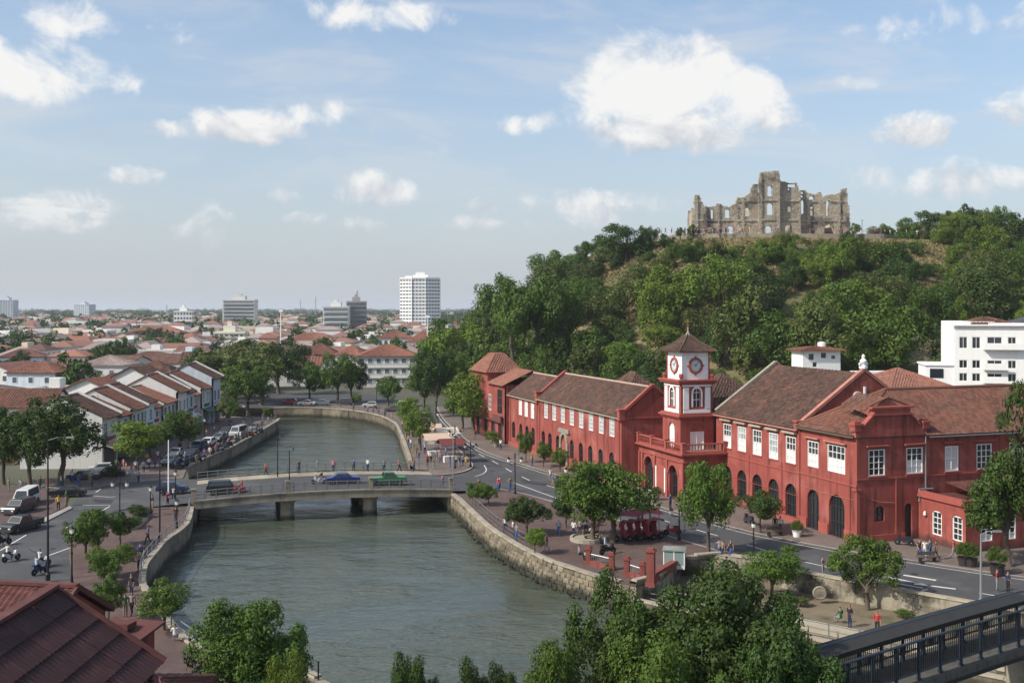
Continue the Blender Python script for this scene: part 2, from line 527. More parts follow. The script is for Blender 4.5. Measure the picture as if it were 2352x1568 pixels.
# ------------------------------------------------------------------ river, ground, walls
WZ = -2.0
right_bank = smoothline(Gs([(941, 1066), (1036, 1137), (1071, 1168), (1117, 1211), (1161, 1241), (1194, 1261), (1251, 1288), (1318, 1312), (1384, 1332), (1461, 1348)]), 3)
upper_right = smoothline(Gs([(628, 938), (700, 938), (760, 940), (820, 946), (870, 956), (902, 971), (914, 987), (931, 1032), (941, 1066)]), 3)
left_far = smoothline(Gs([(430, 1076), (480, 1052), (533, 1029), (590, 998), (636, 970)]), 2) + [tuple(G(641, 965)[:2]), (-52, 207.5)]
left_near = smoothline(Gs([(444, 1168), (432, 1208), (386, 1244), (361, 1272), (341, 1298), (333, 1326), (338, 1352), (383, 1418), (440, 1475), (520, 1508), (620, 1526), (700, 1544), (760, 1572)]), 3)
terrace_wall = Gs([(1461, 1348), (1520, 1332), (1566, 1290), (1640, 1284), (1731, 1294), (1808, 1320), (2001, 1357), (2225, 1397), (2420, 1434)])
near_shore = [(-2, 57.5), (14, 50), (50, 43), (140, 36)]
terrace_river = Gs([(1461, 1348), (1640, 1385), (1828, 1425), (2000, 1460), (2352, 1530)]) + [(52, 63), (140, 60)]
# hole in the ground sheet: river and sunken terrace
hole = ([(-150, 205)] + [(-52, 207.5)] + left_far[-2::-1] + left_near + near_shore + [(140, 63.5), (60, 66.5)] + terrace_wall[::-1][:-1]
        + right_bank[::-1] + upper_right[::-1][1:] + [(-62, 232), (-150, 229)])
outer = [(-14000, -300), (14000, -300), (14000, 16000), (-14000, 16000)]
tr = tess([outer, hole])
allp = outer + hole
mb = MB()
mb.add([(p[0], p[1], 0) for p in allp], [tuple(t) for t in tr])
struct(mb.build('ground', EARTH))
sheet('river_water', [(-400, -200), (400, -200), (400, 400), (-400, 400)], WZ, WATER)['kind'] = 'structure'
sheet('terrace_floor', terrace_wall + [(60, 66.5), (140, 63.5), (140, 60)] + terrace_river[::-1][1:-1], -1.2, mat('terrace_earth', (0.17, 0.135, 0.09), .95, nz=(.5, .35), c2=(0.08, 0.085, 0.035), c2n=(.35, .5, .68), bump=(4, .5, .08)))

def wall_strip(pts, z0, z1, thick=.5, side=1, jit=0.0, name='river_wall', m=CONC, parent=None):
    "vertical wall along a line with a top of the given thickness"
    mb = MB()
    n = len(pts)
    L = []
    for i, p in enumerate(pts):
        a = Vector(pts[max(i - 1, 0)]); b = Vector(pts[min(i + 1, n - 1)])
        d = (b - a).normalized()
        L.append(Vector((-d.y, d.x)) * side)
    for i in range(n - 1):
        p, q = Vector(pts[i]), Vector(pts[i + 1])
        pi, qi = p + L[i] * thick, q + L[i + 1] * thick
        mb.add([(p.x, p.y, z0), (q.x, q.y, z0), (q.x, q.y, z1), (p.x, p.y, z1), (pi.x, pi.y, z1), (qi.x, qi.y, z1), (pi.x, pi.y, z0), (qi.x, qi.y, z0)],
               [(0, 1, 2, 3), (3, 2, 5, 4), (4, 5, 7, 6)])
    return mb.build(name, m, parent)

def coping(parent, pts, z, wd=.55, ht=.16, step=1.6, side=1, m=COPE):
    "coping stones laid along a wall, one object each"
    al = along(pts, step)
    for (p, d) in al[:-1]:
        nrm = Vector((-d.y, d.x)) * side
        me = cached(('cope', wd, ht, step, random.randrange(3)), lambda: jbox(step * .985, wd, ht, .02))
        c = p + d * step / 2 + nrm * (wd / 2 - .08)
        obj('coping_stone', me, parent, (c.x, c.y, z), math.atan2(d.y, d.x) + random.uniform(-.015, .015))
def jbox(l, wd, h, j, m=None):
    mb = MB()
    mb.box(-l / 2, l / 2, -wd / 2, wd / 2, 0, h)
    mb.v = [tuple(c + random.uniform(-j, j) for c in p) for p in mb.v]
    return mb.mesh('block', m or COPE)

def wall_thing(name, label, pts, z0, z1, side, m=CONC, cope=True, step=1.6, thick=.5):
    p0 = pts[len(pts) // 2]
    t = thing(name, label, 'wall', (p0[0], p0[1], z0))
    loc = [(p[0] - p0[0], p[1] - p0[1]) for p in pts]
    wall_strip(loc, 0, z1 - z0, thick, side, name='wall_face', m=m, parent=t)
    if cope:
        coping(t, loc, z1 - z0, step=step, side=side)
    return t

rw = wall_thing('river_wall', 'stone river wall below the red brick promenade, running from the bridge to the foreground tree', right_bank[3:], -2.6, 0.13, 1, m=RIVSTONE)
# masonry courses of the near wall, stone by stone
base = Vector(rw.location[:2])
line = [(p[0], p[1]) for p in right_bank[3:]]
smesh = []
for i in range(6):
    def mk():
        mb = MB()
        l, h = random.uniform(.5, .78), random.uniform(.28, .44)
        mb.add([(-l / 2, 0, -h / 2), (l / 2, 0, -h / 2), (l / 2, 0, h / 2), (-l / 2, 0, h / 2),
                (-l * .42, -.09, -h * .4), (l * .43, -.1, -h * .38), (l * .4, -.085, h * .4), (-l * .42, -.1, h * .39)],
               [(4, 5, 6, 7), (0, 1, 5, 4), (1, 2, 6, 5), (2, 3, 7, 6), (3, 0, 4, 7)])
        mb.v = [(x + random.uniform(-.045, .045), y + (random.uniform(-.03, .02) if y < 0 else 0), z + random.uniform(-.04, .04)) for x, y, z in mb.v]
        return mb.mesh('stone', RIVSTONE)
    smesh.append(mk())
cnt = 0
for row in range(5):
    for (p, d) in along(line, .78, .3 + .39 * (row % 2))[::-1]:
        if cnt >= 295 or random.random() < .06:
            continue
        o = obj('stone', random.choice(smesh), rw, (p.x - base.x, p.y - base.y, .75 + row * .42 + random.uniform(-.02, .02)), math.atan2(d.y, d.x))
        cnt += 1
# rubble foot at the water line
mb = MB()
for (p, d) in along(line, .55):
    for _ in range(2):
        nrm = Vector((d.y, -d.x)) * -1
        c = p - Vector((-d.y, d.x)) * random.uniform(-.1, .5) * 1
        s_ = random.uniform(.18, .42)
        q = [(c.x - base.x + random.uniform(-s_, s_), c.y - base.y + random.uniform(-s_, s_), .6 + random.uniform(-.25, .2)) for _ in range(6)]
        mb.add(q, [(0, 1, 2), (0, 2, 3), (0, 3, 4), (0, 4, 5), (0, 5, 1), (1, 2, 3), (1, 3, 4), (1, 4, 5)])
stuff(mb.build('rubble', RIVSTONE, rw))
wall_thing('river_wall', 'pale curved river wall on the far bend of the river, right bank', upper_right, -2.6, .13, 1, m=RIVSTONE, step=2.5)
wall_thing('river_wall', 'straight dark concrete quay wall along the left bank beyond the bridge', left_far, -2.6, .13, 1, m=CONC, step=2.0)
wall_thing('river_wall', 'curved concrete river wall on the near left bank below the promenade railing', left_near, -2.6, .13, -1, m=CONC)
wall_thing('river_wall', 'low river wall of the sunken terrace beside the footbridge', terrace_river, -2.6, -1.1, 1, m=RIVSTONE)
wall_thing('retaining_wall', 'weathered stained retaining wall between the road and the sunken terrace', terrace_wall, -1.25, .42, 1, m=STAIN, thick=.7)
wall_strip(near_shore, -2.6, .1, .6, -1, name='near_quay_wall', m=CONC)
tag(bpy.data.objects['near_quay_wall'], 'concrete quay wall on the near shore below the foreground trees', 'wall')
bpy.data.objects['near_quay_wall'].name = 'river_wall'
wall_strip([(-62, 232), (-150, 229)], -2.6, .1, .6, 1, name='river_wall', m=CONC)
tag(bpy.data.objects[[o.name for o in bpy.data.objects if o.name.startswith('river_wall')][-1]], 'low quay wall where the river bends away to the left', 'wall')

# ------------------------------------------------------------------ roads and pavements
near_kerb = smoothline(Gs([(1060, 1110), (1110, 1117), (1194, 1133), (1284, 1157), (1418, 1195), (1561, 1240), (1685, 1276), (1731, 1288), (1808, 1316), (2001, 1352), (2225, 1392), (2420, 1428)]), 3)
far_kerb = smoothline(Gs([(1002, 935), (1016, 962), (1042, 988), (1075, 1015), (1117, 1041), (1227, 1077), (1330, 1109), (1478, 1155), (1568, 1182), (1735, 1227), (1928, 1265), (2068, 1286), (2235, 1312), (2420, 1338)]), 3)
west_kerb = smoothline(Gs([(968, 935), (990, 968), (1016, 997), (1052, 1030), (1080, 1058), (1087, 1072), (1074, 1082), (1040, 1090), (985, 1094)]), 3)
sheet('right_road', [far_kerb[0]] + far_kerb[1:] + near_kerb[::-1] + [tuple(G(985, 1118)[:2]), tuple(G(985, 1090)[:2])] + west_kerb[::-1][1:], .006, ASPH)
lroad = Gs([(-300, 1230), (0, 1226), (85, 1200), (160, 1166), (188, 1127), (283, 1108), (440, 1100), (500, 1100), (500, 1140), (440, 1139), (350, 1158), (277, 1186), (172, 1216), (156, 1222), (160, 1282), (168, 1345), (150, 1420), (0, 1440), (-300, 1440)])
sheet('left_road', lroad, .006, ASPH)
def kerb_line(name, pts, side, wd=.28, h=.145):
    mb = MB()
    n = len(pts)
    nr = []
    for i in range(n):
        d = (Vector(pts[min(i + 1, n - 1)]) - Vector(pts[max(i - 1, 0)])).normalized()
        nr.append(Vector((-d.y, d.x)) * side)
    for i in range(n - 1):
        p, q = Vector(pts[i]), Vector(pts[i + 1]); a, b = p + nr[i] * wd, q + nr[i + 1] * wd
        mb.add([(p.x, p.y, 0), (q.x, q.y, 0), (q.x, q.y, h), (p.x, p.y, h), (b.x, b.y, h), (a.x, a.y, h)], [(0, 1, 2, 3), (3, 2, 4, 5)])
    return struct(mb.build(name, CURB))
PZ = .135
sheet('right_promenade', right_bank[3:] + [tuple(G(1520, 1332)[:2]), tuple(G(1566, 1290)[:2]), tuple(G(1640, 1284)[:2]), tuple(G(1731, 1291)[:2])] + near_kerb[21::-1], PZ, PAVE, .15)
kerb_line('near_kerb', near_kerb, -1)
kerb_line('far_kerb', far_kerb, 1)
kerb_line('west_kerb', west_kerb, -1)
fk = far_kerb
sheet('right_pavement', fk + [(80, 85), (80, 130), (40, 180), (10, 230), (0, 240)], PZ, PAVE2, .15)
sheet('quay_pavement', upper_right[6:] + [tuple(G(985, 1094)[:2])] + west_kerb[::-1][1:] + [tuple(G(900, 932)[:2]), tuple(G(760, 930)[:2])], PZ, PAVE2, .15)
sheet('far_quay_pavement', [tuple(G(628, 937)[:2])] + upper_right[1:8] + [tuple(G(760, 931)[:2]), tuple(G(900, 933)[:2]), tuple(G(900, 905)[:2]), tuple(G(560, 905)[:2]), tuple(G(540, 936)[:2])][1:], PZ - .006, ASPH, .15)
sheet('left_promenade', left_near[:28] + [tuple(G(445, 1545)[:2]), tuple(G(300, 1620)[:2]), tuple(G(100, 1600)[:2]), tuple(G(155, 1420)[:2]), tuple(G(169, 1345)[:2]), tuple(G(161, 1282)[:2]), tuple(G(158, 1222)[:2]), tuple(G(172, 1217)[:2]), tuple(G(277, 1187)[:2]), tuple(G(350, 1159)[:2]), tuple(G(440, 1140)[:2])], PZ, PAVE, .15, kerbm=CURB)
sheet('left_street', left_far[:-2] + [tuple(G(630, 966)[:2]), tuple(G(520, 955)[:2]), tuple(G(500, 940)[:2]), tuple(G(440, 960)[:2]), tuple(G(232, 1078)[:2]), tuple(G(60, 1115)[:2]), tuple(G(190, 1126)[:2]), tuple(G(283, 1107)[:2]), tuple(G(420, 1099)[:2])], PZ - .03, PAVE2, .12, kerbm=CURB)
sheet('left_pavement', Gs([(-300, 1140), (60, 1118), (160, 1128), (150, 1165), (80, 1198), (0, 1222), (-300, 1226)]), PZ - .02, PAVE, .12, kerbm=CURB)
ti = Gs([(90, 1196), (160, 1164), (166, 1168), (100, 1202)])
sheet('traffic_island', ti, .13, CURB, .13)

# painted markings: thin sheets above the asphalt
def stripe(mb, p, q, wd):
    p, q = Vector(p[:2]), Vector(q[:2]); d = (q - p).normalized(); n = Vector((-d.y, d.x)) * wd / 2
    mb.add([(p - n).to_3d(), (q - n).to_3d(), (q + n).to_3d(), (p + n).to_3d()], [(0, 1, 2, 3)])
def line_mark(name, pts, wd=.13, dash=None, gap=3):
    mb = MB()
    if dash is None:
        for i in range(len(pts) - 1):
            stripe(mb, pts[i], pts[i + 1], wd)
    else:
        for (p, d) in along(pts, dash + gap):
            stripe(mb, p, p + d * dash, wd)
    mb.v = [(x, y, .011) for x, y, z in mb.v]
    return struct(mb.build(name, PAINT))
mid = smoothline(Gs([(1010, 960), (1040, 1002), (1078, 1030), (1140, 1063), (1200, 1095), (1300, 1128), (1420, 1165), (1560, 1205), (1690, 1242), (1820, 1283), (1960, 1312), (2120, 1340), (2352, 1378)]), 3)
line_mark('centre_line', mid[3:], .14, 3.2, 4.2)
edge_in = [tuple(Vector(p) + Vector((-.42, -.2))) for p in far_kerb]
line_mark('edge_line', edge_in, .11)
line_mark('turn_arc', smoothline(Gs([(1112, 1068), (1117, 1079), (1108, 1088), (1080, 1096), (1040, 1101)]), 4), .13)
line_mark('stop_line', Gs([(1180, 1108), (1290, 1148)]), .14)
line_mark('road_arrow', Gs([(2075, 1320), (2150, 1332)]), .35)
line_mark('road_arrow', Gs([(2100, 1340), (2195, 1352)]), .3)
line_mark('lane_line', Gs([(2030, 1322), (2140, 1345)]), .14)
line_mark('lane_line', Gs([(2060, 1365), (2130, 1353)]), .14)
line_mark('lane_line', Gs([(2000, 1328), (2120, 1350)]), .14)
line_mark('lane_line', Gs([(1720, 1268), (1780, 1283)]), .14)
line_mark('lane_line', Gs([(0, 1264), (60, 1228)]), .14)
line_mark('lane_line', Gs([(112, 1275), (165, 1256)]), .14)
line_mark('lane_line', Gs([(190, 1160), (290, 1159), (360, 1155)]), .13)
line_mark('lane_line', Gs([(200, 1137), (250, 1141), (330, 1137), (430, 1131)]), .13)
line_mark('lane_line', Gs([(150, 1212), (215, 1183), (260, 1158)]), .13)
line_mark('lane_line', Gs([(220, 1130), (232, 1122)]), .13)
for i_, (u_, v_, r_) in enumerate(((1250, 1110, .35), (1500, 1188, .35), (1850, 1288, .35), (1130, 1082, .35), (120, 1260, .35), (300, 1128, .35), (2100, 1318, .35))):
    mb = MB(); c_ = G(u_, v_, .0); mb.lathe([(r_, .012), (r_ * .97, .022), (.05, .022)], 14, (c_.x, c_.y, 0))
    tag(mb.build('manhole_cover', GRILLE), ['round manhole cover on the right road before the long red building', 'round manhole cover on the right road beside the plaza', 'round manhole cover on the right road before the corner hall', 'round manhole cover in the junction right of the bridge', 'round manhole cover on the near left road', 'round manhole cover in the left junction', 'round manhole cover on the right road near the annex'][i_], 'manhole cover')
TAR = mat('tar_patch', (.035, .035, .037), .8, nz=(1, .3))
for (a_, b_) in (((1195, 1100), (1262, 1118)), ((1420, 1175), (1470, 1190)), ((1640, 1248), (1720, 1270)), ((1930, 1300), (1990, 1322)), ((60, 1255), (110, 1290)), ((210, 1145), (260, 1154)), ((1100, 1050), (1130, 1066))):
    (ua, va), (ub, vb) = a_, b_
    sheet('tar_patch', Gs([(ua, va), (ub, vb - 6), (ub + 14, vb + 2), (ua + 10, va + 9)]), .0095, TAR)
sheet('brick_apron', Gs([(2046, 1363), (2085, 1349), (2240, 1378), (2228, 1395)]), .02, PAVE, .015)

# ------------------------------------------------------------------ railings
def railing(label, pts, z, ht=1.05, step=1.7, rails=(1.0, .55, .15), m=RAILM, post=.07, bars=0, name='railing', cat='railing', group=None):
    p0 = pts[0]
    t = thing(name, label, cat, (p0[0], p0[1], z), group=group)
    loc = [(p[0] - p0[0], p[1] - p0[1]) for p in pts]
    pm = cached(('post', ht, post, m.name), lambda: post_mesh(ht, post, m))
    al = along(loc, step)
    for (p, d) in al:
        obj('post', pm, t, (p.x, p.y, 0), math.atan2(d.y, d.x))
    for r in rails:
        mb = MB()
        mb.tube([(p.x, p.y, r * ht) for p, d in al] if len(al) > 1 else [(loc[0][0], loc[0][1], r * ht), (loc[-1][0], loc[-1][1], r * ht)], .035 if r > .9 else .022, 5)
        mb.build('rail', m, t)
    if bars:
        bm_ = cached(('bar', ht, m.name), lambda: bar_mesh(ht, m))
        for (p, d) in along(loc, bars):
            obj('baluster', bm_, t, (p.x, p.y, .12 * ht), math.atan2(d.y, d.x))
    return t
def post_mesh(ht, w_, m):
    mb = MB(); mb.box(-w_ / 2, w_ / 2, -w_ / 2, w_ / 2, 0, ht); mb.box(-w_ * .8, w_ * .8, -w_ * .8, w_ * .8, ht, ht + .05)
    return mb.mesh('post', m)
def bar_mesh(ht, m):
    mb = MB(); mb.box(-.014, .014, -.014, .014, 0, ht * .86)
    return mb.mesh('baluster', m)
def offs(pts, d, side):
    out = []
    n = len(pts)
    for i in range(n):
        v = (Vector(pts[min(i + 1, n - 1)]) - Vector(pts[max(i - 1, 0)])).normalized()
        out.append(tuple(Vector(pts[i]) + Vector((-v.y, v.x)) * side * d))
    return out
railing('grey railing along the stone river wall of the right promenade', offs(right_bank[4:16], .9, 1), PZ, m=RAILM)
railing('pale railing on the curved left promenade wall near the bridge', offs(left_near[0:19], .35, -1), PZ, m=GREYM, step=2.0)
railing('railing on the near left bank beside the small tree', offs(left_near[20:30], .35, -1), PZ, m=GREYM, step=2.0)
railing('railing at the bottom edge beside the round foreground tree', offs(left_near[32:], .35, -1), PZ, m=BLACK, step=1.4)
railing('long railing along the left quay wall beyond the bridge', offs(left_far[:-1], .4, 1), .12, m=RAILM, step=2.4)
railing('railing along the far river bend on the right bank', offs(upper_right[2:20], .4, 1), PZ, m=RAILM, step=3)
railing('metal railing beside the walkway on the sunken terrace', offs(terrace_river[0:5], 1.2, 1), -1.2, m=RAILM, step=2.2)
# walkway slab and its low wall on the terrace
mb = MB()
for a, b in zip(offs(terrace_river[1:5], 2.2, 1)[:-1], offs(terrace_river[1:5], 2.2, 1)[1:]):
    mb.beam((a[0], a[1], -.9), (b[0], b[1], -.9), .45, .6)
tag(mb.build('low_wall', COPE), 'low pale stone wall lying along the terrace walkway', 'wall')
# round carved stone plaque on the retaining wall
c = G(1880, 1357, -.3)
mb = MB(); mb.M = Matrix.Translation((0, 0, 0)) @ Matrix.Rotation(R(90), 4, 'X')
mb.lathe([(0.02, -.1), (.52, -.1), (.56, 0), (.5, .08), (.44, .09), (.40, .05), (.02, .06)], 18)
for a in range(6):
    mb.box(-.36 + a * .13, -.29 + a * .13, -.2, .2, .05, .085)
tag(mb.build('stone_plaque', CONC, None, (c.x, c.y - .35, -.35), R(-12)), 'round grey carved plaque set on the weathered retaining wall', 'plaque')

# ------------------------------------------------------------------ road bridge
NL, NR = G(444, 1166), G(1036, 1138)
bang = math.atan2(NR.y - NL.y, NR.x - NL.x)
BL = (NR - NL).length
BW = 15.0
br = thing('road_bridge', 'low concrete road bridge with grey railings crossing the river', 'bridge', (NL.x, NL.y, 0), bang)
def bz(x):
    return .48 + .50 * max(0, 1 - ((x - BL / 2) / (BL / 2)) ** 2)
NX = 24
mb = MB()
for i in range(NX):
    x0, x1 = BL * i / NX, BL * (i + 1) / NX
    z0, z1 = bz(x0), bz(x1)
    mb.add([(x0, 0, z0), (x1, 0, z1), (x1, BW, z1), (x0, BW, z0), (x0, 0, z0 - .55), (x1, 0, z1 - .55), (x1, BW, z1 - .55), (x0, BW, z0 - .55)],
           [(0, 1, 2, 3), (7, 6, 5, 4), (4, 5, 1, 0), (3, 2, 6, 7)])
mb.build('deck', CONC, br)
mb = MB()
xs = [-9] + [BL * i / NX for i in range(NX + 1)] + [BL + 9]
zs = [.012] + [bz(x) + .008 for x in xs[1:-1]] + [.012]
for i in range(len(xs) - 1):
    mb.add([(xs[i], .55, zs[i]), (xs[i + 1], .55, zs[i + 1]), (xs[i + 1], BW - 3, zs[i + 1]), (xs[i], BW - 3, zs[i])], [(0, 1, 2, 3)])
mb.build('carriageway', ASPH, br)
for FW in (((BW - 3, BW, .16),), ((.0, .55, .2),)):
  mb = MB()
  for i in range(NX):
    x0, x1 = BL * i / NX, BL * (i + 1) / NX
    z0, z1 = bz(x0), bz(x1)
    for (ya, yb, hh) in FW:
        mb.add([(x0, ya, z0 + hh), (x1, ya, z1 + hh), (x1, yb, z1 + hh), (x0, yb, z0 + hh), (x0, ya, z0), (x1, ya, z1), (x0, yb, z0), (x1, yb, z1)], [(0, 1, 2, 3), (4, 5, 1, 0), (6, 7, 2, 3)])
  mb.build('footway', COPE, br)
# fascia girder with joints
for i in range(12):
    mb = MB()
    x0, x1 = BL * i / 12 + .012, BL * (i + 1) / 12 - .012
    z0, z1 = bz(x0), bz(x1)
    for (ya, yb) in ((-.16, -.003), (BW + .003, BW + .16)):
        mb.add([(x0, ya, z0 - .62), (x1, ya, z1 - .62), (x1, ya, z1 + .16), (x0, ya, z0 + .16), (x0, yb, z0 - .62), (x1, yb, z1 - .62), (x1, yb, z1 + .16), (x0, yb, z0 + .16)],
               [(0, 1, 2, 3), (7, 6, 5, 4), (3, 2, 6, 7), (0, 4, 5, 1), (0, 3, 7, 4), (1, 5, 6, 2)])
        mb.add([(x0, ya - .09, z0 + .16), (x1, ya - .09, z1 + .16), (x1, ya - .09, z1 + .30), (x0, ya - .09, z0 + .30), (x0, yb + .12, z0 + .16), (x1, yb + .12, z1 + .16), (x1, yb + .12, z1 + .30), (x0, yb + .12, z0 + .30)],
               [(0, 1, 2, 3), (7, 6, 5, 4), (3, 2, 6, 7), (0, 4, 5, 1), (0, 3, 7, 4), (1, 5, 6, 2)])
        mb.build('fascia_panel', CONC, br); mb = MB()
for px in (10.2, 19.6):
    mb = MB()
    zt = bz(px) - .56
    for yc in (1.1, 5.4, 9.7, 13.9):
        mb.lathe([(.95, -2.9), (.88, -1.9), (.82, zt - .55), (.95, zt - .35), (1.45, zt - .05), (1.45, zt - .001)], 8, (px, yc, 0), sq=True)
    mb.box(px - .8, px + .8, .4, 14.6, zt - .5, zt - .01)
    mb.build('pier', CONC, br)
for yy, nm in ((.12, 'near'), (BW - .12, 'far')):
    pm = cached('bpost', lambda: post_mesh(1.0, .09, RAILM))
    nP = 24
    for i in range(nP + 1):
        x = BL * i / nP
        obj('post', pm, br, (x, yy, bz(x) + .30 if yy < 1 else bz(x) + .17))
    for r in (1.0, .6, .22):
        mb = MB()
        mb.tube([(BL * i / nP, yy, bz(BL * i / nP) + (.30 if yy < 1 else .17) + r * .98) for i in range(nP + 1)], .045 if r > .9 else .025, 5)
        mb.build('rail', RAILM, br)
    bmz = cached('bbar', lambda: bar_mesh(.98, RAILM))
    if yy < 1:
        for i in range(120):
            x = BL * (i + .5) / 120
            obj('baluster', bmz, br, (x, yy, bz(x) + .36))
for px in (0, 10.2, 19.6, BL):
    mb = MB(); mb.box(px - .22, px + .22, -.12, .3, bz(px) - .1, bz(px) + 1.5); mb.box(px - .28, px + .28, -.18, .36, bz(px) + 1.5, bz(px) + 1.62)
    mb.build('rail_pier', CONC, br)
# abutment walls under the bridge
for xa_, xb_ in ((-.9, .35), (BL - .35, BL + .9)):
    mb = MB(); mb.box(xa_, xb_, .1, BW - .1, -2.7, -.06); mb.build('abutment', CONC, br)

# ------------------------------------------------------------------ footbridge in the right foreground
ZT = 5.15
f0, f1 = A(1830, 1526, 47.6), A(2420, 1362, 60.2)
fz0, fz1 = 5.75, 5.7
fa = Vector((f0.x, f0.y)); fb = Vector((f1.x, f1.y))
fl = (fb - fa).length
fang = math.atan2(fb.y - fa.y, fb.x - fa.x)
fb_t = thing('footbridge', 'dark blue steel footbridge with barred railings in the lower right foreground', 'footbridge', (fa.x, fa.y, 0), fang)
RH = 1.85
def fzz(x):
    return ZT - RH + .0 + .12 * (1 - ((x - fl / 2) / (fl / 2 + 4)) ** 2) - .06
nseg = 12
for side_y in (0.0, 2.2):
    for r, rad in ((1.0, .07), (.16, .05)):
        mb = MB(); mb.tube([(fl * i / nseg, side_y, fzz(fl * i / nseg) + RH * r) for i in range(nseg + 1)], rad, 6)
        mb.build('top_rail' if r == 1 else 'bottom_rail', BLUEM, fb_t)
    mb = MB(); mb.box(-.06, .06, -.07, .07, 0, RH); mb.box(-.09, .09, -.1, .1, -.25, .0)
    me = mb.mesh('post', BLUEM)
    for i in range(nseg + 1):
        x = fl * i / nseg
        obj('post', me, fb_t, (x, side_y, fzz(x)))
bmm = MB(); bmm.box(-.018, .018, -.018, .018, .2, RH - .04)
bme = bmm.mesh('baluster', BLACK)
for i in range(130):
    x = fl * (i + .5) / 130
    obj('baluster', bme, fb_t, (x, 0.0, fzz(x)))
    obj('baluster', bme, fb_t, (x, 2.2, fzz(x)))
mb = MB()
for i in range(nseg):
    x0, x1 = fl * i / nseg, fl * (i + 1) / nseg
    mb.add([(x0, 1.1, fzz(x0) + RH - .06), (x1, 1.1, fzz(x1) + RH - .06), (x1, 2.55, fzz(x1) + RH + .02), (x0, 2.55, fzz(x0) + RH + .02), (x0, 1.1, fzz(x0) + RH - .3), (x1, 1.1, fzz(x1) + RH - .3)], [(0, 1, 2, 3), (4, 5, 1, 0)])
mb.build('roof_canopy', mat('bitumen', (.022, .021, .02), .85, nz=(1.5, .4)), fb_t)
for i in range(nseg * 2):
    x0, x1 = fl * i / nseg / 2 + .02, fl * (i + 1) / nseg / 2 - .02
    mb = MB(); mb.add([(x0, -.35, fzz(x0) - .12), (x1, -.35, fzz(x1) - .12), (x1, 2.6, fzz(x1) - .12), (x0, 2.6, fzz(x0) - .12), (x0, -.35, fzz(x0) - .5), (x1, -.35, fzz(x1) - .5), (x1, 2.6, fzz(x1) - .5), (x0, 2.6, fzz(x0) - .5)],
                     [(0, 1, 2, 3), (7, 6, 5, 4), (0, 4, 5, 1), (2, 6, 7, 3), (1, 5, 6, 2), (3, 7, 4, 0)])
    mb.build('deck_slab', mat('dark_concrete', (.085, .08, .07), .9, nz=(1, .3), streak=.3), fb_t)
for y in (.2, 2.0):
    mb = MB()
    for i in range(nseg):
        x0, x1 = fl * i / nseg, fl * (i + 1) / nseg
        mb.beam((x0, y, fzz(x0) - .75), (x1, y, fzz(x1) - .75), .22, .5)
    mb.build('girder', BLACK, fb_t)
for x in (fl * .98, fl * .04):
    mb = MB(); mb.box(x - .5, x + .5, -.1, 2.3, -2.8, fzz(x) - .95)
    mb.build('pier', CONC, fb_t)
# ------------------------------------------------------------------ building helpers
RANG = R(19)
C0 = Vector((32.05, 97.1, 0))
RM = Matrix.Translation(C0) @ Matrix.Rotation(RANG, 4, 'Z')

class Frame:
    "a building: a root Empty at its base and parts given in a shared local frame"
    def __init__(s, name, label, cat, M, org, rz, group=None, z=0.0):
        p = M @ Vector((org[0], org[1], z))
        s.o = Vector((org[0], org[1], z))
        s.root = thing(name, label, cat, p, rz, group)
    def part(s, mb, name, mats, parent=None, smooth=False):
        if parent is not None:
            return mb.build(name, mats, parent, (0, 0, 0), 0, smooth)
        return mb.build(name, mats, s.root, tuple(-s.o), 0, smooth)
    def put(s, name, me, loc, rz=0.0, parent=None):
        return obj(name, me, parent or s.root, tuple(Vector(loc) - s.o) if parent is None else loc, rz)

def arc_pts(al, ar, zs, zt, n=10):
    c = (al + ar) / 2; rx = (ar - al) / 2; rz = zt - zs
    return [(c - rx * math.cos(math.pi * i / n), zs + rz * math.sin(math.pi * i / n)) for i in range(n + 1)]

def wall(mb, a0, a1, z0, z1, ops, depth=.3, mi=0):
    "facade in (along, inward, up) with rectangular and arched openings (a, b, zb, zt, rise)"
    As = sorted({a0, a1, *[o[0] for o in ops], *[o[1] for o in ops]})
    Zs = sorted({z0, z1, *[o[2] for o in ops], *[o[3] for o in ops]})
    for i in range(len(As) - 1):
        for j in range(len(Zs) - 1):
            ca, cz = (As[i] + As[i + 1]) / 2, (Zs[j] + Zs[j + 1]) / 2
            if any(o[0] < ca < o[1] and o[2] < cz < o[3] for o in ops):
                continue
            mb.add([(As[i], 0, Zs[j]), (As[i + 1], 0, Zs[j]), (As[i + 1], 0, Zs[j + 1]), (As[i], 0, Zs[j + 1])], [(0, 1, 2, 3)], mi)
    for o in ops:
        al, ar, zb, zt = o[:4]
        rise = o[4] if len(o) > 4 else 0
        if rise:
            arc = arc_pts(al, ar, zt - rise, zt)
            h = len(arc) // 2
            mb.poly([(al, 0, zt)] + [(a, 0, z) for a, z in arc[:h + 1]][::1], mi)
            mb.poly([(ar, 0, zt)] + [(a, 0, z) for a, z in arc[h:]][::-1], mi)
            out = [(al, zb)] + arc + [(ar, zb)]
        else:
            out = [(al, zb), (al, zt), (ar, zt), (ar, zb)]
        n = len(out)
        for i in range(n):
            p, q = out[i], out[(i + 1) % n]
            mb.add([(p[0], 0, p[1]), (q[0], 0, q[1]), (q[0], depth, q[1]), (p[0], depth, p[1])], [(0, 1, 2, 3)], mi)

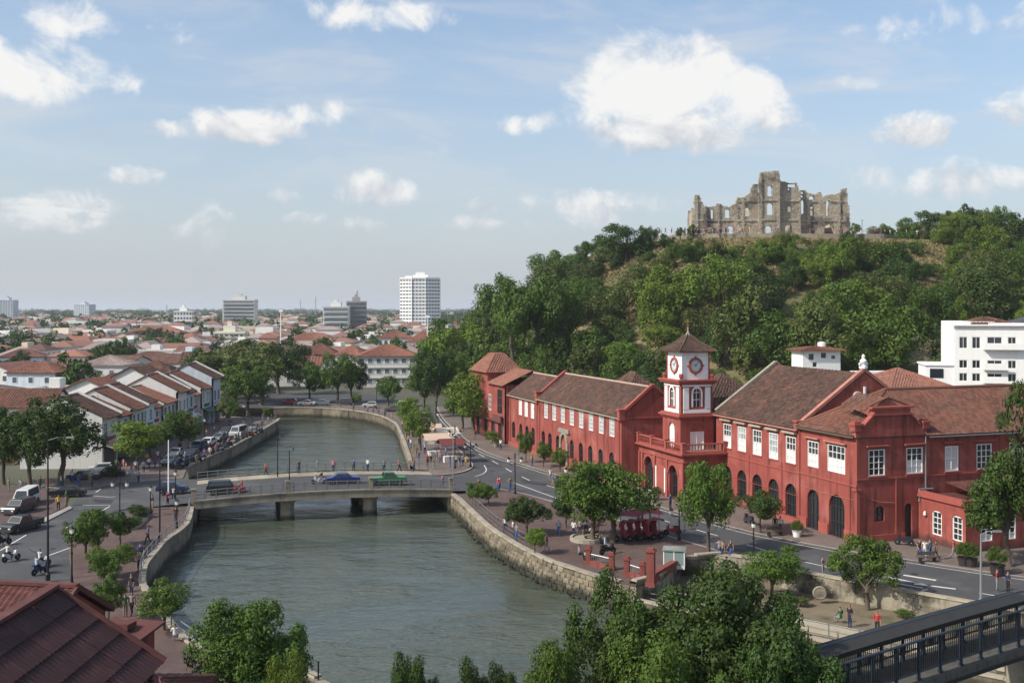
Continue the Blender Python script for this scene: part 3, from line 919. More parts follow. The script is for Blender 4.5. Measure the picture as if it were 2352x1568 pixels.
def tile_roof(mb, e0, e1, r0, r1, course=.33, tw=.30, mi=0, lift=.035, jit=.018):
    "tiles laid in courses on the plane from eave e0-e1 up to ridge r0-r1"
    e0, e1, r0, r1 = [Vector(p) for p in (e0, e1, r0, r1)]
    nrm = (e1 - e0).cross((r0 + r1) / 2 - e0).normalized()
    if nrm.z < 0:
        nrm = -nrm
    nc = max(2, int(max((r0 - e0).length, (r1 - e1).length) / course))
    vs = []; fs = []
    for i in range(nc):
        va, vb = i / nc, min(1.0, (i + 1.12) / nc)
        a0, a1 = e0.lerp(r0, va), e1.lerp(r1, va)
        b0, b1 = e0.lerp(r0, vb), e1.lerp(r1, vb)
        nn = max(1, int((a1 - a0).length / tw))
        for j in range(nn):
            s0, s1 = j / nn, (j + .96) / nn
            jz = random.uniform(-jit, jit)
            l_ = nrm * (lift + jz)
            k0 = nrm * random.uniform(-.008, .012)
            o = len(vs)
            p, q, r_, s_ = a0.lerp(a1, s0), a0.lerp(a1, s1), b0.lerp(b1, s1), b0.lerp(b1, s0)
            mpt, mpb = (p + q) / 2 + nrm * (lift + jz + tw * .16), (r_ + s_) / 2 + nrm * (tw * .14)
            vs += [p + l_ * .4, mpt, q + l_ * .4, r_ + k0, mpb, s_ + k0]
            fs += [(o, o + 1, o + 4, o + 5), (o + 1, o + 2, o + 3, o + 4)]
    mb.add(vs, fs, mi)

def slab_roof(mb, e0, e1, r0, r1, mi=0, th=.12):
    p = [Vector(x) for x in (e0, e1, r1, r0)]
    d = Vector((0, 0, th))
    mb.add([x - d for x in p] + [x - d * .15 for x in p], [(3, 2, 1, 0), (4, 5, 6, 7), (0, 1, 5, 4), (1, 2, 6, 5), (2, 3, 7, 6), (3, 0, 4, 7)], mi)

def win_meshes(wd, ht, cols, rows, fr=.09, bar=.05, fm=None):
    def mk():
        mb = MB()
        mb.box(-wd / 2, -wd / 2 + fr, -.05, .1, 0, ht); mb.box(wd / 2 - fr, wd / 2, -.05, .1, 0, ht)
        mb.box(-wd / 2 + fr, wd / 2 - fr, -.05, .1, 0, fr); mb.box(-wd / 2 + fr, wd / 2 - fr, -.05, .1, ht - fr, ht)
        iw, ih = wd - 2 * fr, ht - 2 * fr
        for i in range(1, cols):
            x = -iw / 2 + iw * i / cols
            mb.box(x - bar / 2, x + bar / 2, -.02, .08, fr, ht - fr)
        for j in range(1, rows):
            z = fr + ih * j / rows
            for i in range(cols):
                mb.box(-iw / 2 + iw * i / cols + bar / 2, -iw / 2 + iw * (i + 1) / cols - bar / 2, -.015, .07, z - bar / 2, z + bar / 2)
        pw, ph = iw / cols, ih / rows
        pb = MB(); pb.box(-pw / 2, pw / 2, .055, .065, -ph / 2, ph / 2)
        return mb, pb, pw, ph
    mb, pb, pw, ph = cached(('winmb', wd, ht, cols, rows), mk)
    fm = fm or WHITE
    f = cached(('winf', wd, ht, cols, rows, fm.name), lambda: mb.mesh('window', fm))
    return f, pb, pw, ph, fr

def window(fr_, loc, rz, wd, ht, cols=3, rows=4, curtain=.5, fm=None, split=True, root=None, pm=None):
    "casement: white frame with glazing bars and its panes"
    f, pb, pw, ph, fw = win_meshes(wd, ht, cols, rows, fm=fm)
    wn = fr_.put('window', f, loc, rz) if root is None else obj('window', f, root, loc, rz)
    if split:
        for j in range(rows):
            for i in range(cols):
                cur = (rows - 1 - j) >= rows * (1 - curtain) or random.random() < .05
                cur = j < rows * curtain
                m = CURTAIN if cur else (pm or GLASS)
                me = cached(('pane', wd, ht, cols, rows, m.name), lambda: pb.mesh('pane', m))
                obj('pane', me, wn, (-(wd - 2 * fw) / 2 + pw * (i + .5), 0, fw + ph * (j + .5)))
    else:
        def mk():
            q = MB(); q.box(-wd / 2 + fw * .5, wd / 2 - fw * .5, .055, .065, fw * .5, ht - fw * .5)
            return q.mesh('pane', pm or GLASS)
        obj('pane', cached(('pane1', wd, ht, (pm or GLASS).name), mk), wn)
    return wn

def arch_window(fr_, loc, rz, wd, ht, rise, m=GLASS, bars=3, fm=GRILLE, frame=True):
    def mkf():
        mb = MB()
        arc = arc_pts(-wd / 2, wd / 2, ht - rise, ht)
        outl = [(-wd / 2, 0)] + arc + [(wd / 2, 0)]
        inn = [(x * .9, .06 + z * (ht - .12) / ht) for x, z in outl]
        for i in range(len(outl) - 1):
            a, b, c, d = outl[i], outl[i + 1], inn[i + 1], inn[i]
            mb.add([(a[0], 0, a[1]), (b[0], 0, b[1]), (c[0], 0, c[1]), (d[0], 0, d[1])], [(0, 1, 2, 3)])
        for i in range(1, bars):
            x = -wd / 2 + wd * i / bars
            zt = ht - rise + rise * math.sqrt(max(0, 1 - (2 * x / wd) ** 2)) - .05
            mb.box(x - .03, x + .03, -.03, .03, 0, zt)
        for z in (ht - rise, (ht - rise) * .5):
            mb.box(-wd / 2 * .95, wd / 2 * .95, -.03, .03, z - .035, z + .035)
        return mb.mesh('arched_window', fm)
    def mkp():
        mb = MB()
        arc = arc_pts(-wd / 2, wd / 2, ht - rise, ht)
        mb.poly([(-wd / 2, .05, 0)] + [(x, .05, z) for x, z in arc] + [(wd / 2, .05, 0)])
        return mb.mesh('pane', m)
    wn = fr_.put('arched_window', cached(('aw', wd, ht, rise, bars, fm.name), mkf), loc, rz)
    obj('pane', cached(('ap', wd, ht, rise, m.name), mkp), wn)
    return wn

def swap(a, d, z):      # facade on the plane x = const, running along y
    return (d, a, z)
F1 = R(-90)

# ------------------------------------------------------------------ corner hall with right wing
fr = Frame('town_hall', 'dark red two-storey corner hall with stepped gable and long tiled right wing', 'building', RM, (0, 0), RANG)
E, RD = 10.05, 9.1
WL = 46.0
mb = MB()
mb.put = swap
wall(mb, 0, RD, .0, E, [(5.95, 7.7, 6.3, 8.85), (1.75, 4.45, 6.3, 8.9), (5.85, 7.75, .15, 4.05, .95), (1.85, 4.25, .15, 4.2, 1.2)])
fr.part(mb, 'river_wall', RED)
mb = MB()
ops2 = [(1.3, 3.15, 6.35, 8.8), (5.6, 7.5, 6.35, 8.8), (10.1, 11.7, 6.35, 8.75), (13.9, 15.75, 6.35, 8.8), (17.9, 19.7, 6.35, 8.8), (22, 23.8, 6.35, 8.8),
        (1.95, 3.1, 2.05, 3.5, .57), (5.4, 6.25, .15, 3.55, .42)]
wall(mb, 0.003, WL, .0, E, ops2)
fr.part(mb, 'front_wall', RED)
# curved parapet gable above the corner bay
g = [(-.25, E - .05), (-.25, 10.95), (.55, 10.9), (1.0, 11.2), (1.75, 12.0), (1.85, 12.05), (5.75, 12.05), (5.85, 12.0), (6.6, 11.2), (7.05, 10.9), (7.85, 10.95), (7.85, E - .05)]
mb = MB(); mb.prism(g, -.18, .32)
gab = fr.part(mb, 'stepped_gable', RED)
mb = MB(); mb.box(1.5, 6.1, -.36, .52, 12.0, 12.14); mb.box(1.75, 5.85, -.26, .42, 12.14, 12.62); mb.box(1.4, 6.2, -.4, .56, 12.62, 12.8)
fr.part(mb, 'gable_cornice', RED2)
for a in (0.0, 7.75):
    mb = MB(); mb.box(a - .45, a + .35, -.32, .46, 10.6, 11.12); mb.box(a - .55, a + .45, -.4, .54, 11.12, 11.32); mb.box(a - .38, a + .28, -.2, .34, 11.32, 11.5)
    fr.part(mb, 'pinnacle', RED2)
for (pa, pb_) in (((.55, 10.93), (1.75, 12.03)), ((7.05, 10.93), (5.85, 12.03))):
    mb = MB(); mb.beam((pa[0], .05, pa[1] + .05), (pb_[0], .05, pb_[1] + .05), .62, .14)
    fr.part(mb, 'gable_coping', RED2)
# end and back walls
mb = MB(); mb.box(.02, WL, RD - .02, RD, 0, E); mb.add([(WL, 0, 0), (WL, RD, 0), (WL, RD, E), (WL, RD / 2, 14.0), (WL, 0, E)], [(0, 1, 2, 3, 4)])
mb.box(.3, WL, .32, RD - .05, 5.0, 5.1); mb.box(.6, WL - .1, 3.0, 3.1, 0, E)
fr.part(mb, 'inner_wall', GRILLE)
# roof
hz_ = 13.95
mb = MB()
ev = .45
tile_roof(mb, (-ev, RD, E + .08), (-ev, -.02, E + .08), (6.8, RD * .52, hz_), (6.8, RD * .48, hz_))
tile_roof(mb, (-ev + .2, -ev + .5, E + .12), (7.6, -.05, E + .05), (6.8, RD / 2, hz_), (7.0, RD / 2, hz_))
tile_roof(mb, (7.6, -ev, E - .1), (WL + .3, -ev, E - .1), (6.8, RD / 2, hz_), (WL + .3, RD / 2, hz_))
tile_roof(mb, (WL, RD + ev, E - .1), (-ev, RD + ev, E - .1), (WL, RD / 2, hz_), (6.8, RD / 2, hz_), course=.6, tw=.6)
# small cross roof behind the gable
tile_roof(mb, (1.5, .45, 12.0), (1.3, 4.2, 12.7), (3.8, .45, 13.55), (3.8, 5.0, 13.7))
tile_roof(mb, (6.1, 4.2, 12.9), (6.1, .45, 12.0), (3.8, 5.0, 13.7), (3.8, .45, 13.55))
mb.poly([(1.5, .4, 12.1), (6.1, .4, 12.1), (3.8, .4, 13.5)])
rf = fr.part(mb, 'roof_tiles', TILER); stuff(rf)
mb = MB()
slab_roof(mb, (-ev, RD, E), (-ev, 0, E), (6.8, RD * .52, hz_ - .1), (6.8, RD * .48, hz_ - .1)); slab_roof(mb, (0, -.1, E), (WL + .3, -ev, E - .16), (6.8, RD / 2, hz_ - .1), (WL + .3, RD / 2, hz_ - .1))
fr.part(mb, 'roof_deck', TRUNK)
mb = MB(); mb.tube([(6.8, RD / 2, hz_ + .05), (WL + .3, RD / 2, hz_ + .05)], .17, 6); mb.tube([(6.8, RD / 2, hz_ + .05), (-ev, RD, E + .16)], .15, 6); mb.tube([(1.3, .3, 12.75), (3.8, .5, 13.62), (6.3, .3, 12.75)], .14, 6)
fr.part(mb, 'ridge_cap', TILER)
for zz in (.0,):
    mb = MB(); mb.box(7.9, WL, -ev - .02, -ev + .1, E - .32, E - .18); mb.tube([(7.72, -.12, E - .2), (7.72, -.12, .2)], .07, 6)
    fr.part(mb, 'gutter', GREYM)
mb = MB(); mb.box(-ev - .02, -ev + .08, .3, RD, E - .14, E - .02)
fr.part(mb, 'eave_board', TRUNK)
# string courses
mb = MB(); mb.box(-.09, -.003, .0, RD, 5.35, 5.5); fr.part(mb, 'string_course', RED2)
mb = MB(); mb.box(-.06, WL, -.09, -.003, 6.0, 6.12); fr.part(mb, 'string_course', RED2)
mb = MB(); mb.box(-.13, -.003, -.1, 1.8, 0, 1.15); mb.box(-.13, -.003, 4.3, 5.8, 0, 1.15); mb.box(-.13, -.003, 7.8, RD, 0, 1.1); mb.box(-.14, 5.35, -.14, -.003, 0, .8); fr.part(mb, 'plinth', RED2)
mb = MB(); mb.box(-.16, .34, -.2, -.004, 5.0, 5.22); mb.box(-.16, -.003, -.2, .5, 5.0, 5.22); mb.box(-.1, .26, -.11, -.004, 0, 5.0); fr.part(mb, 'corner_pilaster', RED2)
# openings filled
window(fr, (.06, 6.825, 6.3), F1, 1.75, 2.55, 3, 4, .5)
window(fr, (.06, 3.1, 6.3), F1, 2.7, 2.6, 4, 4, .5)
arch_window(fr, (.22, 6.8, .15), F1, 1.9, 3.9, .95, bars=3)
aw = arch_window(fr, (.22, 3.05, .15), F1, 2.4, 4.05, 1.2, bars=5)
for (a, b, cu) in ((1.3, 3.15, .0), (5.6, 7.5, .5), (13.9, 15.75, .0), (17.9, 19.7, .25), (22, 23.8, .25)):
    window(fr, ((a + b) / 2, .06, 6.35), 0, b - a, 2.45, 3, 4, cu)
f_, *_ = win_meshes(1.6, 2.4, 2, 2)
sh = fr.put('shuttered_window', f_, (10.9, .06, 6.35))
mb = MB()
for i in range(2):
    for j in range(14):
        x = -.7 + i * .72; mb.box(x, x + .66, .03, .05, .12 + j * .16, .25 + j * .16)
obj('shutter', mb.mesh('shutter', CURTAIN), sh)
arch_window(fr, (2.525, .22, 2.05), 0, 1.15, 1.45, .57, bars=2)
arch_window(fr, (5.825, .25, .15), 0, .85, 3.4, .42, bars=1, m=GRILLE)
for (a, b) in ((1.0, 3.45), (5.3, 7.75), (9.8, 12.0), (13.6, 16.0), (17.6, 20.0), (21.7, 24.1)):
    mb = MB(); mb.box(a, b, -.32, -.003, 9.08, 9.2); mb.box(a + .1, b - .1, -.2, -.003, 8.98, 9.08); fr.part(mb, 'window_hood', RED2)
    mb = MB(); mb.box(a + .2, b - .2, -.12, -.003, 6.2, 6.33); fr.part(mb, 'window_sill', RED2)
for (a, b) in ((5.7, 7.95), (1.45, 4.75)):
    mb = MB(); mb.box(-.32, -.003, a, b, 9.12, 9.24); mb.box(-.2, -.003, a + .1, b - .1, 9.02, 9.12); fr.part(mb, 'window_hood', REDP)
mb = MB(); mb.tube([(-.1, 9.0, E - .2), (-.1, 9.0, .2)], .06, 6); mb.tube([(-.13, .9, 5.6), (-.13, .9, .3)], .04, 5); mb.tube([(4.35, -.06, 6), (4.35, -.06, .2)], .045, 5)
fr.part(mb, 'downpipe', RED2)
mb = MB(); mb.tube([(-.05, 8.9, 4.2), (-.05, 5, 4.0), (-.05, .3, 4.15)], .025, 4); mb.tube([(.3, -.05, 4.6), (2.4, -.05, 3.9), (4.3, -.05, 3.7)], .025, 4)
fr.part(mb, 'cable', REDP)

# ------------------------------------------------------------------ gabled hall
fr = Frame('gabled_hall', 'red hall with tall brown tiled gable roof and five white windows beside the clock tower', 'building', RM, (0, RD), RANG)
Y0, Y1, XW, E2, RZ = RD + .03, 25.6, 15.8, 9.95, 15.3
mb = MB(); mb.put = swap
tcs = [10.65, 13.8, 16.95, 20.05, 23.15]
wall(mb, Y0, Y1, 0, E2, [(t - .85, t + .85, 6.15, 8.85) for t in tcs] + [(t - .95, t + .95, .7, 4.05, .95) for t in tcs])
fr.part(mb, 'river_wall', RED)
mb = MB()
gy = Y0 + .02
mb.prism([(0.002, 0), (XW, 0), (XW, E2), (XW / 2, RZ + .05), (0.002, E2)], Y0, Y0 + .4)
mb.prism([(0.002, 0), (XW, 0), (XW, E2), (XW / 2, RZ + .05), (0.002, E2)], Y1 - .3, Y1)
mb.box(XW - .1, XW, Y0 + .4, Y1 - .3, 0, E2); mb.box(.5, XW - .2, Y0 + .5, Y1 - .4, 5.0, 5.1); mb.box(2.5, 2.6, Y0 + .45, Y1 - .35, 0, E2)
fr.part(mb, 'gable_wall', RED)
mb = MB()
tile_roof(mb, (-.45, Y1 + .1, E2 - .12), (-.45, Y0 + .3, E2 - .12), (XW / 2, Y1 + .1, RZ), (XW / 2, Y0 + .3, RZ))
tile_roof(mb, (XW + .45, Y0 + .3, E2 - .12), (XW + .45, Y1 + .1, E2 - .12), (XW / 2, Y0 + .3, RZ), (XW / 2, Y1 + .1, RZ), course=.6, tw=.6)
stuff(fr.part(mb, 'roof_tiles', TILE))
mb = MB(); slab_roof(mb, (-.42, Y1, E2 - .16), (-.42, Y0 + .3, E2 - .16), (XW / 2, Y1, RZ - .08), (XW / 2, Y0 + .3, RZ - .08)); slab_roof(mb, (XW + .4, Y1, E2 - .16), (XW + .4, Y0 + .3, E2 - .16), (XW / 2, Y1, RZ - .08), (XW / 2, Y0 + .3, RZ - .08))
fr.part(mb, 'roof_deck', TRUNK)
for yy, th in ((Y0 + .18, .52), (Y1 - .1, .5)):
    mb = MB(); mb.beam((-.1, yy, E2 + .22), (XW / 2, yy, RZ + .36), th, .3); mb.beam((XW / 2, yy, RZ + .36), (XW + .1, yy, E2 + .22), th, .3)
    fr.part(mb, 'gable_coping', REDP if yy < 12 else COPE)
mb = MB(); mb.box(-.35, .5, Y0 - .14, Y0 + .5, E2 - .3, E2 + .55); mb.box(-.5, .65, Y0 - .25, Y0 + .62, E2 + .55, E2 + .72)
fr.part(mb, 'kneeler', RED2)
# white finial on the apex, ring ornament and bracket on the gable
mb = MB(); mb.lathe([(.42, 0), (.45, .25), (.2, .3), (.16, .5), (.32, .62), (.36, .8), (.2, 1.0), (.12, 1.1), (.2, 1.25), (.05, 1.5)], 10, (XW / 2, Y0 + .2, RZ + .45)); mb.beam((XW / 2 - .5, Y0 + .2, RZ + .95), (XW / 2 + .5, Y0 + .2, RZ + .95), .2, .25)
fr.part(mb, 'finial', WHITE)
mb = MB()
M0 = Matrix.Translation((7.0, Y0 - .02, 12.85)) @ Matrix.Rotation(R(90), 4, 'X')
mb.M = M0; mb.lathe([(.3, 0), (.3, .12), (.58, .12), (.58, 0)], 18); mb.M = None
mb.box(7.75, 7.98, Y0 - .16, Y0 - .01, 12.3, 13.9); mb.box(7.2, 8.3, Y0 - .18, Y0 - .01, 12.05, 12.3); mb.box(6.2, 7.1, Y0 - .2, Y0 - .01, 11.85, 12.15); mb.box(5.9, 6.4, Y0 - .2, Y0 - .01, 11.4, 11.85)
fr.part(mb, 'plaster_ornament', WHITE)
mb = MB(); mb.box(-.47, -.36, Y0, Y1, E2 - .34, E2 - .2); fr.part(mb, 'gutter', REDP)
mb = MB(); mb.box(-.08, -.003, Y0, Y1, 5.25, 5.36); fr.part(mb, 'string_course', RED2)
mb = MB(); mb.box(-.12, -.003, Y0, Y1, 0, .65); fr.part(mb, 'plinth', RED2)
for t in tcs:
    window(fr, (.06, t, 6.15), F1, 1.7, 2.7, 3, 4, [.5, .25, .5, .5, .5][tcs.index(t)], pm=PALEP if t in (13.8, 20.05) else None)
    mb = MB(); mb.box(-.4, -.003, t - 1.15, t + 1.15, 9.2, 9.4); fr.part(mb, 'window_hood', COPE)
    mb = MB(); mb.box(-.1, -.003, t - .95, t + .95, 6.03, 6.13); fr.part(mb, 'window_sill', RED2)
    arch_window(fr, (.24, t, .7), F1, 1.9, 3.35, .95, bars=4)
mb = MB()
for t in (12.2, 18.5):
    mb.tube([(-.07, t, 6.0), (-.07, t, .2)], .035, 5)
mb.tube([(-.06, Y1 - .2, 3.1), (-.06, 18, 2.95), (-.06, Y0 + .2, 3.0)], .025, 4)
fr.part(mb, 'downpipe', RED2)

# ------------------------------------------------------------------ clock tower with balustraded porch
fr = Frame('clock_tower', 'red and white clock tower with tiled pyramid roof above a balustraded arcade porch', 'tower', RM, (-5.4, 23.5), RANG)
px0, px1, py0, py1, pz = -5.4, -.02, 23.5, 34.85, 5.3
mb = MB(); mb.put = lambda a, d, z: (px0 + d, a, z)
parch = [(24.9, 26.9, .3, 4.0, 1.0), (31.0, 33.2, .15, 4.2, 1.1)]
wall(mb, py0, py1, 0, pz, parch, depth=.6)
mb.put = lambda a, d, z: (a, py0 + d, z)
wall(mb, px0 + .002, px1, 0, pz, [(px0 + 1.6, px0 + 3.8, .15, 4.2, 1.1)], depth=.6)
mb.put = None
mb.box(px0 + .61, px1, py1 - .3, py1 - .002, 0, pz); mb.box(px0 + .61, px1 - .1, py0 + .62, py1 - .35, pz - .25, pz - .02)
fr.part(mb, 'porch_wall', RED)
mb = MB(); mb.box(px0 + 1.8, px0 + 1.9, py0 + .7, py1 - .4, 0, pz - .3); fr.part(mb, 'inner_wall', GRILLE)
arch_window(fr, (px0 + .45, 25.9, .3), F1, 2.0, 3.7, 1.0, bars=3)
arch_window(fr, (px0 + .45, 32.1, .15), F1, 2.2, 4.05, 1.1, bars=2)
arch_window(fr, (px0 + 2.7, py0 + .45, .15), 0, 2.2, 4.05, 1.1, bars=3)
for (a, b, zb, zt, r_) in parch:
    mb = MB(); mb.put = lambda a_, d, z: (px0 + d, a_, z)
    o1, o2 = arc_pts(a - .3, b + .3, zt - r_, zt + .3, 12), arc_pts(a - .05, b + .05, zt - r_, zt + .05, 12)
    for i in range(12):
        mb.add([(o1[i][0], -.12, o1[i][1]), (o1[i + 1][0], -.12, o1[i + 1][1]), (o2[i + 1][0], -.12, o2[i + 1][1]), (o2[i][0], -.12, o2[i][1]), (o1[i][0], 0, o1[i][1]), (o1[i + 1][0], 0, o1[i + 1][1])], [(0, 1, 2, 3), (0, 4, 5, 1)])
    fr.part(mb, 'arch_moulding', RED2)
# blind niche with white strips between the two arches
mb = MB(); mb.box(px0 - .05, px0 - .004, 28.0, 30.0, .9, 3.6); fr.part(mb, 'blind_panel', RED2)
for ya_ in (27.75, 30.0):
    mb = MB(); mb.box(px0 - .12, px0 - .055, ya_, ya_ + .24, .6, 3.4); fr.part(mb, 'white_strip', WHITE)
for a in (23.6, 27.35, 30.5, 33.8, 34.6):
    mb = MB(); mb.box(px0 - .16, px0 - .004, a - .18, a + .18, 0, 4.7); mb.box(px0 - .22, px0 - .004, a - .26, a + .26, 0, .9); fr.part(mb, 'pilaster', RED2)
mb = MB(); mb.box(px0 - .35, px1, py0 - .35, py1 + .0, pz, pz + .16); mb.box(px0 - .55, px1, py0 - .55, py1 + .02, pz + .16, pz + .34); mb.box(px0 - .16, px1, py0 - .16, py1, pz - .75, pz - .62)
fr.part(mb, 'cornice', RED2)
# balustrade
bal = MB(); bal.lathe([(.06, 0), (.075, .08), (.045, .2), (.085, .42), (.05, .6), (.075, .72), (.06, .8)], 6)
bme_ = bal.mesh('baluster', RED2)
zb = pz + .34
for i in range(30):
    y = py0 + .25 + i * .37
    fr.put('baluster', bme_, (px0 - .1, y, zb + .12))
bw_ = bal.mesh('baluster', COPE)
for i in range(14):
    fr.put('baluster', bw_, (px0 + .35 + i * .37, py0 - .1, zb + .12))
for (x, y) in ((px0 - .1, py0 - .1), (px0 - .1, 27.4), (px0 - .1, 31.1), (px0 - .1, py1 - .15), (px1 - .2, py0 - .1)):
    mb = MB(); mb.box(x - .22, x + .22, y - .22, y + .22, zb, zb + 1.12); mb.box(x - .28, x + .28, y - .28, y + .28, zb + 1.12, zb + 1.24); fr.part(mb, 'balustrade_pier', RED2)
mb = MB(); mb.box(px0 - .25, px0 + .05, py0 - .2, py1, zb + .92, zb + 1.06); mb.box(px0 - .25, px0 + .05, py0 - .2, py1, zb, zb + .12); mb.box(px0 + .06, px1, py0 - .25, py0 + .05, zb + .92, zb + 1.06); mb.box(px0 + .06, px1, py0 - .25, py0 + .05, zb, zb + .12)
fr.part(mb, 'balustrade_rail', RED2)
# tower stages
tx0, tx1, ty0, ty1 = -4.45, -.1, 26.0, 30.4
tcx, tcy = (tx0 + tx1) / 2, (ty0 + ty1) / 2
def stage(name, x0, x1, y0, y1, z0, z1, m, opl, opf, dep=.3):
    mb = MB(); mb.put = lambda a, d, z: (x0 + d, a, z); wall(mb, y0, y1, z0, z1, opl, dep)
    mb.put = lambda a, d, z: (a, y0 + d, z); wall(mb, x0 + .002, x1, z0, z1, opf, dep)
    mb.put = None
    mb.add([(x1, y0, z0), (x1, y1, z0), (x1, y1, z1), (x1, y0, z1), (x0, y1, z0), (x0, y1, z1)], [(0, 1, 2, 3), (1, 4, 5, 2)])
    mb.add([(x0, y0, z1 - .01), (x1, y0, z1 - .01), (x1, y1, z1 - .01), (x0, y1, z1 - .01)], [(0, 1, 2, 3)])
    mb.box(x0 + .9, x1 - .1, y0 + .9, y1 - .1, z0 + .05, z1 - .05)
    return fr.part(mb, name, m)
stage('stage', tx0, tx1, ty0, ty1, pz + .3, 9.3, RED, [(tcy - .75, tcy + .75, pz + .35, 8.7, .75)], [(tcx - .9, tcx + .9, pz + .35, 7.75)])
arch_window(fr, (tx0 + .15, tcy, pz + .35), F1, 1.5, 3.05, .75, m=WHITE, fm=WHITE, bars=2)
dr = fr.put('balcony_door', win_meshes(1.8, 2.1, 2, 1)[0], (tcx, ty0 + .08, pz + .35))
mb = MB(); mb.box(-.82, -.03, .03, .06, .09, 2.0); mb.box(.03, .82, .03, .06, .09, 2.0); obj('door_leaf', mb.mesh('door_leaf', CURTAIN), dr)
mb = MB(); o1, o2 = arc_pts(tcx - 1.2, tcx + 1.2, 7.9, 8.95, 12), arc_pts(tcx - 1.0, tcx + 1.0, 7.9, 8.8, 12)
for i in range(12):
    mb.add([(o1[i][0], ty0 - .09, o1[i][1]), (o1[i + 1][0], ty0 - .09, o1[i + 1][1]), (o2[i + 1][0], ty0 - .09, o2[i + 1][1]), (o2[i][0], ty0 - .09, o2[i][1])], [(0, 1, 2, 3)])
fr.part(mb, 'arch_moulding', RED2)
def band(name, g_, z0, z1, m):
    mb = MB(); mb.box(tx0 - g_, tx1 + g_, ty0 - g_, ty1 + g_, z0, z1); return fr.part(mb, name, m)
band('cornice', .22, 9.3, 9.5, RED2); band('cornice', .42, 9.5, 9.68, RED2); band('cornice', .2, 9.68, 9.85, RED2)
stage('stage', tx0 + .1, tx1 - .1, ty0 + .1, ty1 - .1, 9.85, 13.2, RED, [(tcy - .5, tcy + .5, 10.6, 12.8, .5)], [(tcx - .5, tcx + .5, 10.6, 12.75, .5)])
for rz_, lo in ((F1, (tx0 + .22, tcy, 10.6)), (0, (tcx, ty0 + .22, 10.6))):
    arch_window(fr, lo, rz_, 1.0, 2.2 if rz_ else 2.15, .5, fm=WHITE, bars=2)
for (a0, a1, z0, z1) in ((-1.75, -1.05, 10.35, 12.85), (1.05, 1.75, 10.35, 12.85), (-1.75, 1.75, 9.9, 10.3), (-1.9, 1.9, 12.95, 13.18)):
    mb = MB(); mb.box(tcx + a0, tcx + a1, ty0 + .02, ty0 + .098, z0, z1); fr.part(mb, 'white_panel', WHITE)
    mb = MB(); mb.box(tx0 + .02, tx0 + .098, tcy + a0, tcy + a1, z0, z1); fr.part(mb, 'white_panel', WHITE)
for (fx, fy, rr) in ((tcx, ty0 + .1, 0), (tx0 + .1, tcy, 1)):
    mb = MB(); o1, o2 = arc_pts(-.72, .72, 12.2, 12.98, 10), arc_pts(-.5, .5, 12.25, 12.76, 10)
    mb.put = (lambda a, d, z: (fx + a, fy - d, z)) if not rr else (lambda a, d, z: (fx - d, fy + a, z))
    for i in range(10):
        mb.add([(o1[i][0], .07, o1[i][1]), (o1[i + 1][0], .07, o1[i + 1][1]), (o2[i + 1][0], .07, o2[i + 1][1]), (o2[i][0], .07, o2[i][1])], [(0, 1, 2, 3)])
    for s_ in (-1, 1):
        mb.add([(s_ * .72, .07, 10.6), (s_ * .5, .07, 10.6), (s_ * .5, .07, 12.25), (s_ * .72, .07, 12.2)], [(0, 1, 2, 3)])
    fr.part(mb, 'window_surround', WHITE)
band('cornice', .12, 13.2, 13.36, RED2); band('cornice', .32, 13.36, 13.58, RED2); band('cornice', .45, 13.58, 13.74, RED2)
sx0, sx1, sy0, sy1 = tx0 + .42, tx1 - .42, ty0 + .42, ty1 - .42
stage('clock_stage', sx0, sx1, sy0, sy1, 13.74, 16.9, WHITE, [], [])
for (x, y) in ((sx0, sy0), (sx1, sy0), (sx0, sy1), (sx1, sy1)):
    mb = MB(); mb.box(x - .07, x + .07, y - .07, y + .07, 13.76, 16.88); fr.part(mb, 'corner_strip', RED2 if (x, y) != (sx0, sy0) else WHITE)
    mb = MB(); mb.lathe([(.2, 0), (.16, .12), (.26, .34), (.3, .5), (.22, .62), (.26, .7)], 8, (x - .25 * (1 if x < tcx else -1), y - .25 * (1 if y < tcy else -1), 13.74)); fr.part(mb, 'urn', RED2)
def clock(cx_, cy_, rz_):
    mb = MB(); mb.M = Matrix.Rotation(R(90), 4, 'X')
    mb.lathe([(.70, 0), (.70, .16), (.92, .16), (.96, .08), (.96, 0)], 28)
    for a in range(4):
        mb.box(*((.9, 1.12, -.07, .07) if a == 0 else (-1.12, -.9, -.07, .07) if a == 1 else (-.07, .07, .9, 1.12) if a == 2 else (-.07, .07, -1.12, -.9)), .01, .12)
    c_ = fr.put('clock', mb.mesh('clock', RED2), (cx_, cy_, 15.35), rz_)
    mb = MB(); mb.M = Matrix.Rotation(R(90), 4, 'X'); mb.lathe([(.02, .05), (.69, .05), (.69, .07), (.02, .07)], 28); obj('dial', mb.mesh('dial', mat('clock_dial', (.50, .58, .58), .4, nz=(3, .2))), c_)
    mb = MB()
    for i in range(12):
        t = i * math.pi / 6
        mb.beam((math.sin(t) * .52, -.085, math.cos(t) * .52), (math.sin(t) * .65, -.085, math.cos(t) * .65), .02, .06)
    obj('hour_mark', mb.mesh('hour_mark', GRILLE), c_)
    for nm, t, l in (('hour_hand', R(-55), .34), ('minute_hand', R(38), .54)):
        mb = MB(); mb.beam((-math.sin(t) * .08, -.1, -math.cos(t) * .08), (math.sin(t) * l, -.1, math.cos(t) * l), .02, .055); obj(nm, mb.mesh(nm, GRILLE), c_)
clock(tcx, sy0, 0); clock(sx0, tcy, F1)
band('cornice', -.3, 16.9, 17.05, RED2)
mb = MB()
ee = .62
eq = [(tx0 - ee + .3, ty0 - ee + .3), (tx1 + ee - .3, ty0 - ee + .3), (tx1 + ee - .3, ty1 + ee - .3), (tx0 - ee + .3, ty1 + ee - .3)]
